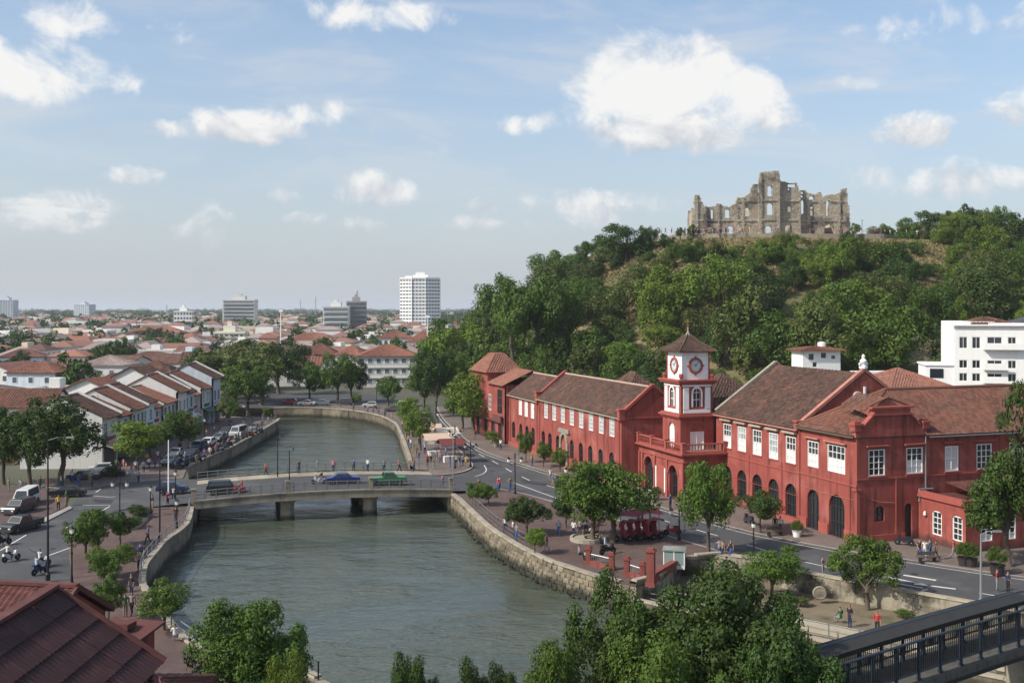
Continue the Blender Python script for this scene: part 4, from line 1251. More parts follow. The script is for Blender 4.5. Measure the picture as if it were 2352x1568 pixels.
for i in range(4):
    a, b = eq[i], eq[(i + 1) % 4]
    ma = [(tcx + (p[0] - tcx) * .45, tcy + (p[1] - tcy) * .45) for p in (a, b)]
    tile_roof(mb, (*a, 17.02), (*b, 17.02), (*ma[0], 17.95), (*ma[1], 17.95), course=.24, tw=.24)
    tile_roof(mb, (*ma[0], 17.95), (*ma[1], 17.95), (tcx, tcy, 19.1), (tcx, tcy, 19.1), course=.24, tw=.24)
stuff(fr.part(mb, 'roof_tiles', TILE))
mb = MB(); mb.box(eq[0][0] + .05, eq[2][0] - .05, eq[0][1] + .05, eq[2][1] - .05, 16.96, 17.02)
for i in range(4):
    p = eq[i]; mb.tube([(p[0], p[1], 17.08), (tcx + (p[0] - tcx) * .45, tcy + (p[1] - tcy) * .45, 18.02), (tcx, tcy, 19.15)], .07, 5)
fr.part(mb, 'roof_deck', TRUNK)
mb = MB(); mb.lathe([(.34, 18.75), (.26, 18.95), (.12, 19.2), (.08, 19.5), (.11, 19.6), (.05, 19.75)], 10, (tcx, tcy, 0)); fr.part(mb, 'finial', COPE)
mb = MB(); mb.tube([(tcx, tcy, 19.6), (tcx, tcy, 20.75)], .035, 5); mb.tube([(tcx - .3, tcy, 20.4), (tcx + .3, tcy, 20.4)], .03, 5); fr.part(mb, 'cross', REDP)

# ------------------------------------------------------------------ long red building
def long_block(name, label, y0, y1, x0, x1, ez, rz_, upper, lower, tile, parapet=(True, True), wz=(6.05, 8.25), ww=1.42, shut=False):
    fr = Frame(name, label, 'building', RM, (x0, y0), RANG)
    mb = MB(); mb.put = lambda a, d, z: (x0 + d, a, z)
    wall(mb, y0, y1, 0, ez, [(t - ww / 2, t + ww / 2, wz[0], wz[1]) for t in upper] + [(t - .72, t + .72, 1.45, 4.05, .72) for t in lower])
    fr.part(mb, 'river_wall', RED)
    xm = (x0 + x1) / 2
    mb = MB()
    prof = [(x0 + .002, 0), (x1, 0), (x1, ez), (xm, rz_), (x0 + .002, ez)]
    mb.prism(prof, y0, y0 + .3); mb.prism(prof, y1 - .3, y1); mb.box(x1 - .1, x1, y0 + .3, y1 - .3, 0, ez); mb.box(x0 + 2.2, x0 + 2.3, y0 + .4, y1 - .4, 0, ez); mb.box(x0 + .4, x1 - .2, y0 + .4, y1 - .4, 5.0, 5.1)
    fr.part(mb, 'gable_wall', RED)
    mb = MB()
    tile_roof(mb, (x0 - .4, y1, ez - .1), (x0 - .4, y0 + .2, ez - .1), (xm, y1, rz_), (xm, y0 + .2, rz_))
    tile_roof(mb, (x1 + .4, y0 + .2, ez - .1), (x1 + .4, y1, ez - .1), (xm, y0 + .2, rz_), (xm, y1, rz_), course=.6, tw=.6)
    stuff(fr.part(mb, 'roof_tiles', tile))
    mb = MB(); slab_roof(mb, (x0 - .38, y1, ez - .14), (x0 - .38, y0 + .2, ez - .14), (xm, y1, rz_ - .08), (xm, y0 + .2, rz_ - .08)); slab_roof(mb, (x1 + .38, y1, ez - .14), (x1 + .38, y0 + .2, ez - .14), (xm, y1, rz_ - .08), (xm, y0 + .2, rz_ - .08)); fr.part(mb, 'roof_deck', TRUNK)
    mb = MB(); mb.tube([(xm, y0 + .2, rz_ + .06), (xm, y1, rz_ + .06)], .16, 6); fr.part(mb, 'ridge_cap', RIDGE)
    mb = MB(); mb.box(x0 - .42, x0 - .32, y0 + .2, y1, ez - .3, ez - .17); fr.part(mb, 'gutter', COPE)
    for flag, yy in zip(parapet, (y0 + .1, y1 - .1)):
        if flag:
            mb = MB(); mb.beam((x0 - .1, yy, ez + .3), (xm, yy, rz_ + .38), .5, .34); mb.beam((xm, yy, rz_ + .38), (x1 + .1, yy, ez + .3), .5, .34); fr.part(mb, 'gable_coping', RED2)
            mb = MB(); mb.box(x0 - .4, x0 + .4, yy - .35, yy + .35, ez - .45, ez + .75); mb.box(x0 - .52, x0 + .52, yy - .47, yy + .47, ez + .75, ez + .95); fr.part(mb, 'kneeler', RED2)
            mb = MB(); mb.box(x0 - .02, x1, yy - .2, yy - .103, ez - .3, ez - .12); fr.part(mb, 'string_course', RED2)
    for t in upper:
        window(fr, (x0 + .06, t, wz[0]), F1, ww, wz[1] - wz[0], 2 if shut else 3, 4, 1.0 if shut else .0, pm=PALEP)
        mb = MB(); mb.box(x0 - .08, x0 - .003, t - ww / 2 - .1, t + ww / 2 + .1, wz[0] - .12, wz[0] - .01); fr.part(mb, 'window_sill', RED2)
    for t in lower:
        arch_window(fr, (x0 + .2, t, 1.45), F1, 1.44, 2.6, .72, bars=3)
    mb = MB(); mb.box(x0 - .1, x0 - .003, y0, y1, 0, .7); fr.part(mb, 'plinth', RED2)
    mb = MB(); mb.tube([(x0 - .08, y0 + .5, ez - .3), (x0 - .08, y0 + .5, .1)], .05, 5); mb.tube([(x0 - .07, y1 - .8, ez - .3), (x0 - .07, y1 - .8, .1)], .05, 5); fr.part(mb, 'downpipe', RED2)
    return fr
ups = [37.8 + 3.3 * i for i in range(8)]
lows = [37.9, 41.3, 44.6, 47.8, 51.0, 56.2, 59.3, 62.0]
fL = long_block('long_red_building', 'long red building with brown tiled roof, eight white windows and arched ground floor windows', 35.0, 64.2, -7.7, .9, 8.75, 12.2, ups, lows, TILE)
# white baroque door surround
mb = MB(); mb.put = lambda a, d, z: (-7.7 - d, a, z)
o1, o2 = arc_pts(52.1, 54.9, 3.4, 5.0, 12), arc_pts(52.5, 54.4, 3.3, 4.5, 12)
for i in range(12):
    q = [(o1[i][0], o1[i][1]), (o1[i + 1][0], o1[i + 1][1]), (o2[i + 1][0], o2[i + 1][1]), (o2[i][0], o2[i][1])]
    mb.add([(a, .3, z) for a, z in q] + [(a, .003, z) for a, z in q], [(0, 1, 2, 3), (0, 4, 5, 1), (2, 6, 7, 3)])
for (a, b) in ((51.9, 52.5), (54.4, 55.0)):
    mb.box(a, b, .003, .3, .1, 3.4)
mb.box(51.5, 55.4, .003, .34, 4.75, 5.05); mb.box(51.7, 55.2, .003, .28, 5.05, 5.3)
fL.part(mb, 'door_surround', COPE)
mb = MB(); mb.box(-7.8, -7.705, 52.52, 54.38, .1, 3.6); fL.part(mb, 'door', RED2)
mb = MB()
for i in range(5):
    mb.box(-8.2, -8.05, 51.2 + i * .02, 51.4, .1, .9)
fL.part(mb, 'bollard', RED2)
f2 = long_block('red_side_building', 'red building with dark tiled roof and white shuttered windows behind the long red block', 64.26, 77.9, -7.6, .9, 8.3, 11.5, [66.9, 69.7, 72.4], [66.6, 69.3, 72.2, 75.6], TILE, parapet=(True, False), wz=(5.4, 7.7), shut=True)
mb = MB(); mb.put = swap
fr = Frame('red_corner_house', 'tall red house with orange roofs and dark bay window ending the red row', 'building', RM, (-8.3, 78.0), RANG)
mb = MB(); mb.put = lambda a, d, z: (-8.3 + d, a, z)
wall(mb, 78.0, 95, 0, 9.6, [(79, 81.4, .2, 3.2), (83, 85, .2, 3.2), (87, 89, .2, 3.2), (91, 93.4, .2, 3.2), (79.2, 81.8, 4.8, 8.8), (85, 86.4, 5, 7.6), (90, 91.4, 5, 7.6)])
mb.put = None; mb.box(-8.0, 3, 78.0, 78.2, 0, 9.6); mb.box(-8.0, 3, 94.8, 95, 0, 9.6); mb.box(2.8, 3, 78.2, 94.8, 0, 9.6); mb.box(-6, -5.9, 78.3, 94.7, 0, 9.5)
fr.part(mb, 'outer_wall', RED)
for (a, b, z0, z1) in ((79, 81.4, .2, 3.2), (83, 85, .2, 3.2), (87, 89, .2, 3.2), (91, 93.4, .2, 3.2)):
    mb = MB(); mb.box(-8.05, -8.0, a, b, z0, z1); fr.part(mb, 'shop_front', GLASS)
window(fr, (-8.24, 80.5, 4.8), F1, 2.6, 4.0, 3, 3, .0, fm=mat('brown_wood', (.12, .05, .04), .7, nz=(3, .2)), split=False)
for t in (85.7, 90.7):
    window(fr, (-8.24, t, 5), F1, 1.4, 2.6, 2, 3, .3, split=False)
mb = MB(); mb.box(-8.9, -8.303, 78.4, 94.6, 3.5, 3.65); mb.box(-8.9, -8.6, 78.4, 82.5, 3.65, 4.6); fr.part(mb, 'balcony', mat('brown_wood', (.12, .05, .04)))
mb = MB()
tile_roof(mb, (-8.9, 86.2, 9.5), (-8.9, 77.8, 9.5), (-3.6, 86.2, 11.9), (-3.6, 77.8, 11.9)); tile_roof(mb, (3.4, 77.8, 9.5), (3.4, 95.2, 9.5), (-3.6, 77.8, 11.9), (-3.6, 95.2, 11.9), course=.6, tw=.6)
stuff(fr.part(mb, 'roof_tiles', TILEO))
mb = MB(); mb.box(-8.5, -2.5, 86.4, 94.9, 9.6, 11.3); fr.part(mb, 'roof_storey', RED)
mb = MB()
eq = [(-9.1, 85.9), (-1.9, 85.9), (-1.9, 95.4), (-9.1, 95.4)]
top = [(-6.4, 89.0), (-4.6, 89.0), (-4.6, 92.2), (-6.4, 92.2)]
for i in range(4):
    a, b = eq[i], eq[(i + 1) % 4]; c, d = top[i], top[(i + 1) % 4]
    tile_roof(mb, (*a, 11.2), (*b, 11.2), (*c, 14.3), (*d, 14.3), course=.45, tw=.45)
mb.add([(*p, 14.32) for p in top], [(0, 1, 2, 3)])
stuff(fr.part(mb, 'pavilion_tiles', TILEO))

# low annex projecting in front of the right wing
fr = Frame('red_annex', 'low flat-roofed red annex with white windows projecting from the right wing', 'building', RM, (6.9, -6.2), RANG)
ax0, ax1, ay0, ay1, az_ = 6.9, 26.0, -6.2, -.02, 4.35
mb = MB(); mb.put = lambda a, d, z: (ax0 + d, a, z)
wall(mb, ay0, ay1 - .12, 0, az_, [(-3.2, -2.0, 1.0, 3.25, .35), (-5.8, -4.6, 1.0, 3.25, .35)])
mb.put = lambda a, d, z: (a, ay0 + d, z)
wall(mb, ax0 + .002, ax1, 0, az_, [(8.6, 9.9, 1.0, 3.2), (11.3, 12.6, 1.0, 3.2), (14, 15.3, 1.0, 3.2)])
mb.put = None; mb.box(ax1 - .1, ax1, ay0, ay1, 0, az_); mb.box(ax0 + .5, ax1 - .2, ay0 + .6, ay0 + .7, 0, az_ - .2)
fr.part(mb, 'outer_wall', RED)
mb = MB(); mb.box(ax0 + .3, ax1 - .3, ay0 + .3, ay1 - .1, az_ - .1, az_ - .02); fr.part(mb, 'roof_slab', MAROON2)
mb = MB(); mb.box(ax0 - .12, ax1, ay0 - .12, ay0 + .25, az_, az_ + .45); mb.box(ax0 - .12, ax0 + .25, ay0 + .25, ay1 - .15, az_, az_ + .45); mb.box(ax0 - .22, ax1, ay0 - .22, ay0 - .125, az_ - .12, az_ + .06); mb.box(ax0 - .22, ax0 - .125, ay0 - .12, ay1 - .15, az_ - .12, az_ + .06); fr.part(mb, 'parapet', RED2)
mb = MB(); slab_roof(mb, (ax0 + 3, ay0 + 1, az_ + .5), (ax0 + 8, ay0 + 1, az_ + .5), (ax0 + 3, ay1 - .3, az_ + 1.1), (ax0 + 8, ay1 - .3, az_ + 1.1)); fr.part(mb, 'lean_to_roof', MAROON2)
for t in (-2.6, -5.2):
    window(fr, (ax0 + .06, t, 1.0), F1, 1.2, 2.2, 2, 4, .0)
for t in (9.25, 11.95, 14.65):
    window(fr, (t, ay0 + .06, 1.0), 0, 1.3, 2.2, 2, 4, .25)
mb = MB(); mb.tube([(ax0 + 1.5, ay1 - .3, az_ + .5), (ax0 - .1, ay1 - .3, az_ + .55), (ax0 - .1, ay1 - .3, az_ - .6)], .1, 7); fr.part(mb, 'drain_pipe', GREYM)
mb = MB(); mb.lathe([(.02, 0), (.16, .02), (.12, .3), (.03, .4)], 8, (ax0 - .2, -1.2, 2.6)); fr.part(mb, 'wall_lamp', LAMPW)

# buildings behind the red row
def hip_building(name, label, M, x0, x1, y0, y1, ez, rz_, wm, tm, ridge=.5, rz=0.0, group=None, ov=.5, z=0.0, cat='building'):
    fr = Frame(name, label, cat, M, ((x0 + x1) / 2, y0), rz, group, z)
    mb = MB(); mb.box(x0, x1, y0, y1, z, ez); fr.part(mb, 'outer_wall', wm)
    mb = MB()
    ex0, ex1, ey0, ey1 = x0 - ov, x1 + ov, y0 - ov, y1 + ov
    hx = min((ex1 - ex0), (ey1 - ey0)) / 2 * ridge * 2
    if (ex1 - ex0) >= (ey1 - ey0):
        h_ = (ey1 - ey0) / 2 * min(1, ridge * 2); ra, rb = (ex0 + h_, (ey0 + ey1) / 2), (ex1 - h_, (ey0 + ey1) / 2)
        q = [((ex0, ey0), (ex1, ey0), ra, rb), ((ex1, ey1), (ex0, ey1), rb, ra), ((ex1, ey0), (ex1, ey1), rb, rb), ((ex0, ey1), (ex0, ey0), ra, ra)]
    else:
        h_ = (ex1 - ex0) / 2 * min(1, ridge * 2); ra, rb = ((ex0 + ex1) / 2, ey0 + h_), ((ex0 + ex1) / 2, ey1 - h_)
        q = [((ex0, ey0), (ex1, ey0), ra, ra), ((ex1, ey1), (ex0, ey1), rb, rb), ((ex1, ey0), (ex1, ey1), ra, rb), ((ex0, ey1), (ex0, ey0), rb, ra)]
    for a, b, c, d in q:
        tile_roof(mb, (*a, ez), (*b, ez), (*c, rz_), (*d, rz_), course=.42, tw=.42)
    stuff(fr.part(mb, 'roof_tiles', tm))
    mb = MB(); mb.box(ex0 + .05, ex1 - .05, ey0 + .05, ey1 - .05, ez - .12, ez - .02); fr.part(mb, 'eave', TRUNK)
    return fr
hip_building('back_building', 'red building with brown hipped roof peeking out behind the clock tower', RM, 1.5, 11, 30.5, 40, 9.9, 13.9, RED, TILE, rz=RANG)
hip_building('back_building', 'red building with orange hipped roof behind the gabled hall and right wing', RM, 19.5, 32, 20, 32, 11.6, 14.6, RED, TILEO, rz=RANG)
hip_building('back_building', 'small dark tiled roof behind the ridge of the long red building', RM, .8, 7, 52, 60, 9.5, 12.9, RED, TILE, rz=RANG)
# ------------------------------------------------------------------ trees
def leaf_mesh(name, P, N, size, m, rng, fold=.25):
    n = len(P)
    up = rng.normal(size=(n, 3))
    T = np.cross(N, up); T /= np.linalg.norm(T, axis=1, keepdims=True) + 1e-9
    B = np.cross(N, T)
    L = (size * rng.uniform(.55, 1.15, n) ** 1 * np.where(rng.random(n) < .25, 1.45, 1.0))[:, None]
    W = L * rng.uniform(.45, .65, n)[:, None]
    V = np.empty((n, 4, 3))
    V[:, 0] = P - T * L * .5
    V[:, 1] = P + B * W * .5 - N * L * fold * .5
    V[:, 2] = P + T * L * .5 - N * L * fold
    V[:, 3] = P - B * W * .5 - N * L * fold * .5
    me = bpy.data.meshes.new(name)
    me.vertices.add(n * 4); me.loops.add(n * 4); me.polygons.add(n)
    me.vertices.foreach_set('co', V.reshape(-1).astype(np.float32))
    me.loops.foreach_set('vertex_index', np.arange(n * 4, dtype=np.int32))
    me.polygons.foreach_set('loop_start', np.arange(0, n * 4, 4, dtype=np.int32))
    me.polygons.foreach_set('loop_total', np.full(n, 4, dtype=np.int32))
    me.update(calc_edges=True)
    me.materials.append(m)
    return me

def tree_proto(key, seed, nleaf, leaf, nblob=26, base=.34, mats='mid', nsub=5, br=(.30, .46)):
    """unit tree: height 1, crown diameter 1 (both scaled on use); leaf size is a fraction of the unit"""
    rng = np.random.default_rng(seed)
    rnd = random.Random(seed)
    cz, hz2 = (1 + base) / 2, (1 - base) / 2
    # main lobes, then smaller lobes sitting on them: an uneven, clumped crown
    cen = []
    nmain = int(nblob)
    sq = rng.uniform(.82, 1.12, 2)
    for i in range(nmain):
        for _ in range(40):
            d = rng.normal(size=3); d /= np.linalg.norm(d)
            r = rng.uniform(.30, .78)
            p = d * r
            p[2] = p[2] * .8 + .08
            if all(np.linalg.norm(p - q[0]) > .30 for q in cen):
                break
        cen.append((p, rng.uniform(*br) * (1.1 - .35 * r)))
    sub = []
    for p, rad in cen:
        for _ in range(nsub):
            d = rng.normal(size=3); d[2] += .35; d += p * .8; d /= np.linalg.norm(d)
            sub.append((p + d * rad * rng.uniform(.75, 1.1), rad * rng.uniform(.32, .62)))
    allb = cen + sub
    w_ = np.array([c[1] ** 2 * (.9 if i < len(cen) else 1.6) for i, c in enumerate(allb)]); w_ /= w_.sum()
    idx = rng.choice(len(allb), size=nleaf, p=w_)
    C = np.array([c[0] for c in allb])[idx]; RR = np.array([c[1] for c in allb])[idx]
    d = rng.normal(size=(nleaf, 3)); d[:, 2] += .2
    d /= np.linalg.norm(d, axis=1, keepdims=True)
    P = C + d * (RR * rng.uniform(.70, 1.10, nleaf))[:, None]
    N = d * 1.5 + rng.normal(size=(nleaf, 3)) * .38 + np.array([0, 0, .25])
    N /= np.linalg.norm(N, axis=1, keepdims=True)
    ext = np.percentile(np.abs(P), 99.2, axis=0)
    P = P / ext * np.array([.5 * sq[0], .5 * sq[1], 1.0])
    lo = np.percentile(P[:, 2], .8)
    P[:, 2] = (P[:, 2] - lo) / (np.percentile(P[:, 2], 99.6) - lo) * 2 - 1
    P = P * np.array([1, 1, hz2]) + np.array([0, 0, cz])
    cen = [(np.array(c[0]) / ext * np.array([1, 1, .9]), c[1]) for c in cen]
    me = leaf_mesh('crown', P, N, leaf, LEAFK[mats], rng)
    # trunk and limbs
    mb = MB()
    fork = base * .75
    tops = [c for c in cen if c[0][2] > -.3]
    rnd.shuffle(tops)
    lean = rnd.uniform(-.04, .04)
    mb.tube([(0, 0, -.03), (lean * .3, .01, fork * .5), (lean, 0, fork)], [.040, .031, .027], 7)
    mb.tube([(lean, 0, fork), (lean * .6, .02, (fork + cz) / 2), (0, 0, cz + hz2 * .35)], [.027, .018, .006], 6)
    for c, r_ in tops[:9]:
        e = (c[0] * .5, c[1] * .5, cz + c[2] * hz2)
        s0 = fork + rnd.uniform(0, .35) * (cz - fork)
        m_ = ((lean + e[0]) * .45, e[1] * .42, s0 + (e[2] - s0) * .5 + .01)
        mb.tube([(lean, 0, s0), m_, e], [.018, .011, .004], 5)
    tm = mb.mesh('trunk', TRUNK, True)
    return tm, me

PROTO = {}
def protos(kind):
    if kind in PROTO:
        return PROTO[kind]
    q, mt = kind.rsplit('_', 1)
    spec = {'far': (4, 1600, .080, 8, .16, 3), 'mid': (6, 8500, .038, 9, .10, 7), 'fine': (4, 10000, .036, 11, .32, 6), 'close': (2, 34000, .023, 17, .22, 9)}[q]
    PROTO[kind] = [tree_proto(kind, 11 + i * 17 + len(kind) * 3 + sum(map(ord, mt)), spec[1], spec[2], spec[3], spec[4], mt, nsub=spec[5], br=(.30, .46) if q != 'close' else (.24, .38)) for i in range(spec[0])]
    return PROTO[kind]

def tree(x, y, z, wd, ht, kind, label, group=None, cat='tree', name='tree', rz=None, var=None, dep=None):
    t = thing(name, label, cat, (x, y, z), random.uniform(0, 6.28) if rz is None else rz, group, (wd, dep or wd * random.uniform(.9, 1.1), ht))
    P = protos(kind)
    tm, cm = P[random.randrange(len(P)) if var is None else var % len(P)]
    obj('trunk', tm, t)
    obj('crown', cm, t)
    return t
def treeD(u, v, wpx, vtop, kind, label, z=PZ, group=None, **kw):
    p = G(u, v, z)
    s_ = p.y / F
    return tree(p.x, p.y, z, wpx * s_ * 1.16, (v - vtop) * s_, kind, label, group, **kw)

# ------------------------------------------------------------------ hill
HP0, HP1 = Vector((69, 335)), Vector((150, 350))
HTOP = 41.9
def hill_d(x, y):
    p = Vector((x, y)); ab = HP1 - HP0
    t = max(0, min(1, (p - HP0).dot(ab) / ab.length_squared))
    q = HP0 + ab * t
    dv = p - q
    R_ = 1.0
    ang = math.atan2(dv.y, dv.x)
    rr = 112 + 24 * max(0, -math.sin(ang)) - 50 * max(0, -math.cos(ang))
    return max(0.0, dv.length - 38) / (rr - 18), dv.length
def hill_z(x, y):
    t, d = hill_d(x, y)
    h = HTOP * (0.5 + 0.5 * math.cos(math.pi * min(1, t))) if t < 1 else 0
    if 0 < t < 1:
        h = HTOP * (1 - t) ** 1.12 * .55 + h * .45
        h += (noise.noise(Vector((x * .03, y * .03, 1.7))) * 3.4 + noise.noise(Vector((x * .09, y * .09, 4.1))) * 1.1) * min(1, t * 6) * min(1, (1 - t) * 5)
    return h if t < 1 else -.4
mb = MB()
nx, ny = 110, 84
X0, X1, Y0_, Y1_ = -75, 300, 165, 480
for j in range(ny + 1):
    for i in range(nx + 1):
        x, y = X0 + (X1 - X0) * i / nx, Y0_ + (Y1_ - Y0_) * j / ny
        mb.v.append((x, y, hill_z(x, y)))
for j in range(ny):
    for i in range(nx):
        a = j * (nx + 1) + i
        if max(mb.v[q][2] for q in (a, a + 1, a + nx + 2, a + nx + 1)) > -.3:
            mb.f.append((a, a + 1, a + nx + 2, a + nx + 1)); mb.mi.append(0)
HILLM = mat('hill_ground', (0.105, 0.105, 0.040), .95, nz=(.25, .3), c2=(0.21, 0.17, 0.085), c2n=(.06, .42, .62), bump=(1.6, .8, .35))
struct(mb.build('hill', HILLM, smooth=True))

# stone terrace round the ruin
RY = 310.0
def RP(zx, zy, Y=RY):      # picture coordinates of the ruin detail
    return A(1583 + zx * .17628, 376.9 + zy * .17628, Y)
k_ = .17628 * RY / F
rb0 = RP(1090, 915)
BASEZ = rb0.z
pl = [(47, 306), (60, 302.5), (90, 302), (108, 303.5), (114, 312), (112, 330), (100, 340), (55, 338), (44, 322)]
mb = MB(); mb.plate(pl, 39.5, BASEZ - .35)
tag(mb.build('hilltop_terrace', mat('terrace_stone', (.31, .26, .20), .95, nz=(.4, .3), c2=(.2, .17, .12), c2n=(.2, .45, .7), streak=.3)), 'low stone terrace wall on the hilltop below the ruin', 'terrace')
railing('reddish railing along the edge of the hilltop terrace', [(47.5, 306.5), (60, 303), (90, 302.5), (107.5, 304)], BASEZ - .35, 1.1, 2.4, (1.0, .5), m=mat('rust_rail', (.25, .11, .08), .8))

# ------------------------------------------------------------------ ruin, laid up from rough stone blocks
TOP = [(38, 760), (60, 600), (68, 490), (80, 402), (130, 402), (150, 450), (175, 512), (195, 545), (235, 556), (358, 546), (368, 518), (395, 508), (425, 530), (440, 550), (545, 556), (575, 526), (605, 516), (618, 440), (715, 436), (750, 402), (795, 376), (802, 330), (818, 300), (800, 266), (895, 260), (888, 200), (903, 150), (908, 118), (940, 112), (1060, 106), (1150, 101), (1158, 200), (1182, 212), (1186, 228), (1240, 233), (1275, 249), (1405, 249), (1415, 300), (1425, 350), (1440, 346), (1535, 336), (1550, 376), (1590, 380), (1665, 393), (1685, 370), (1700, 356), (1730, 361), (1741, 430), (1760, 432), (1810, 402), (1870, 389), (1900, 400), (1930, 386), (1975, 386), (1990, 340), (2015, 313), (2045, 316), (2055, 350), (2062, 500), (2078, 540), (2085, 620), (2092, 740), (2096, 930)]
def top_at(x):
    for (a, b), (c, d) in zip(TOP[:-1], TOP[1:]):
        lo, hi = min(a, c), max(a, c)
        if lo <= x <= hi and hi > lo:
            return b + (d - b) * (x - a) / (c - a)
    return 990
HOLES = [(283, 318, 595, 710, 0), (467, 533, 590, 700, 0), (243, 325, 815, 990, 1), (345, 370, 880, 935, 0), (500, 582, 803, 940, 1), (722, 795, 565, 685, 1), (718, 808, 795, 905, 1),
         (1003, 1068, 288, 425, 1), (997, 1077, 512, 665, 1), (975, 1060, 808, 908, 1), (1250, 1335, 788, 900, 1), (1280, 1332, 545, 632, 1), (1280, 1386, 266, 302, 0), (1282, 1312, 314, 348, 0),
         (1446, 1508, 350, 380, 0), (1460, 1510, 398, 424, 1), (1468, 1518, 460, 640, 1), (1572, 1650, 403, 458, 1), (1590, 1640, 550, 660, 0), (1600, 1640, 815, 895, 0), (1790, 1835, 470, 680, 1), (1765, 1900, 785, 905, 1), (1970, 2000, 545, 640, 1)]
def in_hole(x, y):
    for (a, b, t, bt, ar) in HOLES:
        if a < x < b and t < y < bt:
            if ar:
                r_ = (b - a) / 2
                if y < t + r_ and ((x - (a + b) / 2) / r_) ** 2 + ((y - t - r_) / r_) ** 2 > 1:
                    continue
            return True
    return False
ruin = thing('ruined_church', 'roofless grey stone ruin with empty arched windows on the hilltop', 'ruin', (rb0.x, RY, BASEZ - .4))
def rl(zx, zy):
    return ((zx - 1090) * k_, (915 - zy) * k_ + .4)
SECT = [('left_wing', 30, 618, .0), ('left_shoulder', 618, 888, -.5), ('central_tower', 888, 1160, -1.7), ('right_shoulder', 1160, 1445, -.4), ('right_wing', 1445, 1745, 1.2), ('end_wing', 1745, 2100, .3)]
rs = random.Random(5)
CH = 10.5
PIL = [(60, 108), (200, 232), (362, 392), (590, 622), (680, 712), (888, 925), (1122, 1160), (1430, 1470), (1545, 1590), (1690, 1745), (1935, 1965), (2040, 2096)]
CORN = [(725, 745), (478, 494), (905, 935)]
for nm, xa, xb, dy in SECT:
    mb = MB()
    y = 990.0 if xa < 900 else 930.0
    row = 0
    while y > 95:
        yt = y - CH * rs.uniform(.85, 1.15)
        x = xa + (row % 2) * 10 - rs.uniform(0, 10)
        while x < xb:
            bw = rs.uniform(13, 27)
            x2 = nx2 = min(x + bw, xb)
            cy_ = (y + yt) / 2
            for (ha, hb, htp, hbt, har) in HOLES:
                if htp < cy_ < hbt:
                    r_ = (hb - ha) / 2; m_ = (ha + hb) / 2
                    if har and cy_ < htp + r_:
                        wv = r_ * math.sqrt(max(0, 1 - ((htp + r_ - cy_) / r_) ** 2)); ha, hb = m_ - wv, m_ + wv
                    if x < ha < x2:
                        x2 = nx2 = ha + .01
                    elif x < hb < x2:
                        x = hb
            cx_ = (x + x2) / 2
            if x2 - x > 3 and cy_ > top_at(min(max(cx_, 40), 2095)) + rs.uniform(-4, 3) and not in_hole(cx_, cy_) and cx_ > 38:
                out = .0
                for (pa, pb2) in PIL:
                    if pa < cx_ < pb2:
                        out = .45
                for (ca, cb) in CORN:
                    if ca < cy_ < cb:
                        out = max(out, .32)
                out += rs.uniform(-.05, .06)
                (a0, z0), (a1, z1) = rl(max(x, xa), y), rl(x2, yt)
                mb.box(a0, a1, dy - out, dy + 1.25 + rs.uniform(-.15, .2), z0, z1)
                mb.v[-8:] = [(p + rs.uniform(-.02, .02), q + rs.uniform(-.03, .03), r_ + rs.uniform(-.015, .015)) for p, q, r_ in mb.v[-8:]]
            x = x2
        y = yt
        row += 1
    stuff(mb.build(nm, STONE, ruin))
# returns and back walls that close some openings with shade
def rough_wall(nm, p, q, ztop, th=1.0):
    mb = MB()
    p, q = Vector(p), Vector(q); L = (q - p).length; d = (q - p) / L; n = Vector((-d.y, d.x))
    z = -1.0
    while z < ztop:
        h_ = rs.uniform(.26, .36)
        a = -rs.uniform(0, .4)
        while a < L:
            b = min(L, a + rs.uniform(.4, .8))
            if z < ztop - 1.6 * abs(math.sin(a * .7 + ztop)) + rs.uniform(-.4, .2):
                s_ = p + d * a; e_ = p + d * b
                mb.add([(*(s_ + n * rs.uniform(-.06, .06)), z), (*(e_ + n * rs.uniform(-.06, .06)), z), (*(e_ + n * th), z), (*(s_ + n * th), z), (*s_, z + h_), (*e_, z + h_), (*(e_ + n * th), z + h_), (*(s_ + n * th), z + h_)],
                       [(0, 3, 2, 1), (4, 5, 6, 7), (0, 1, 5, 4), (1, 2, 6, 5), (2, 3, 7, 6), (3, 0, 4, 7)])
            a = b
        z += h_
    stuff(mb.build(nm, STONE, ruin))
rough_wall('side_wall', (-22.8, 1.2), (-22.0, 14), 8.5)
rough_wall('side_wall', (22.4, 1.5), (21.5, 15), 11.0)
rough_wall('cross_wall', (-4.2, .2), (-4.6, 12), 12.5)
rough_wall('cross_wall', (7.8, 1.0), (8.0, 12), 11.0)
rough_wall('cross_wall', (14.6, 2.6), (14.2, 12), 9.0)
rough_wall('back_wall', (-22, 14), (-12.5, 14.4), 6.0)
rough_wall('back_wall', (-8.6, 7), (-5.0, 7.2), 6.2)
rough_wall('back_wall', (8.8, 10), (13.4, 10.4), 5.2)
rough_wall('back_wall', (14.5, 11), (20.6, 11), 4.8)

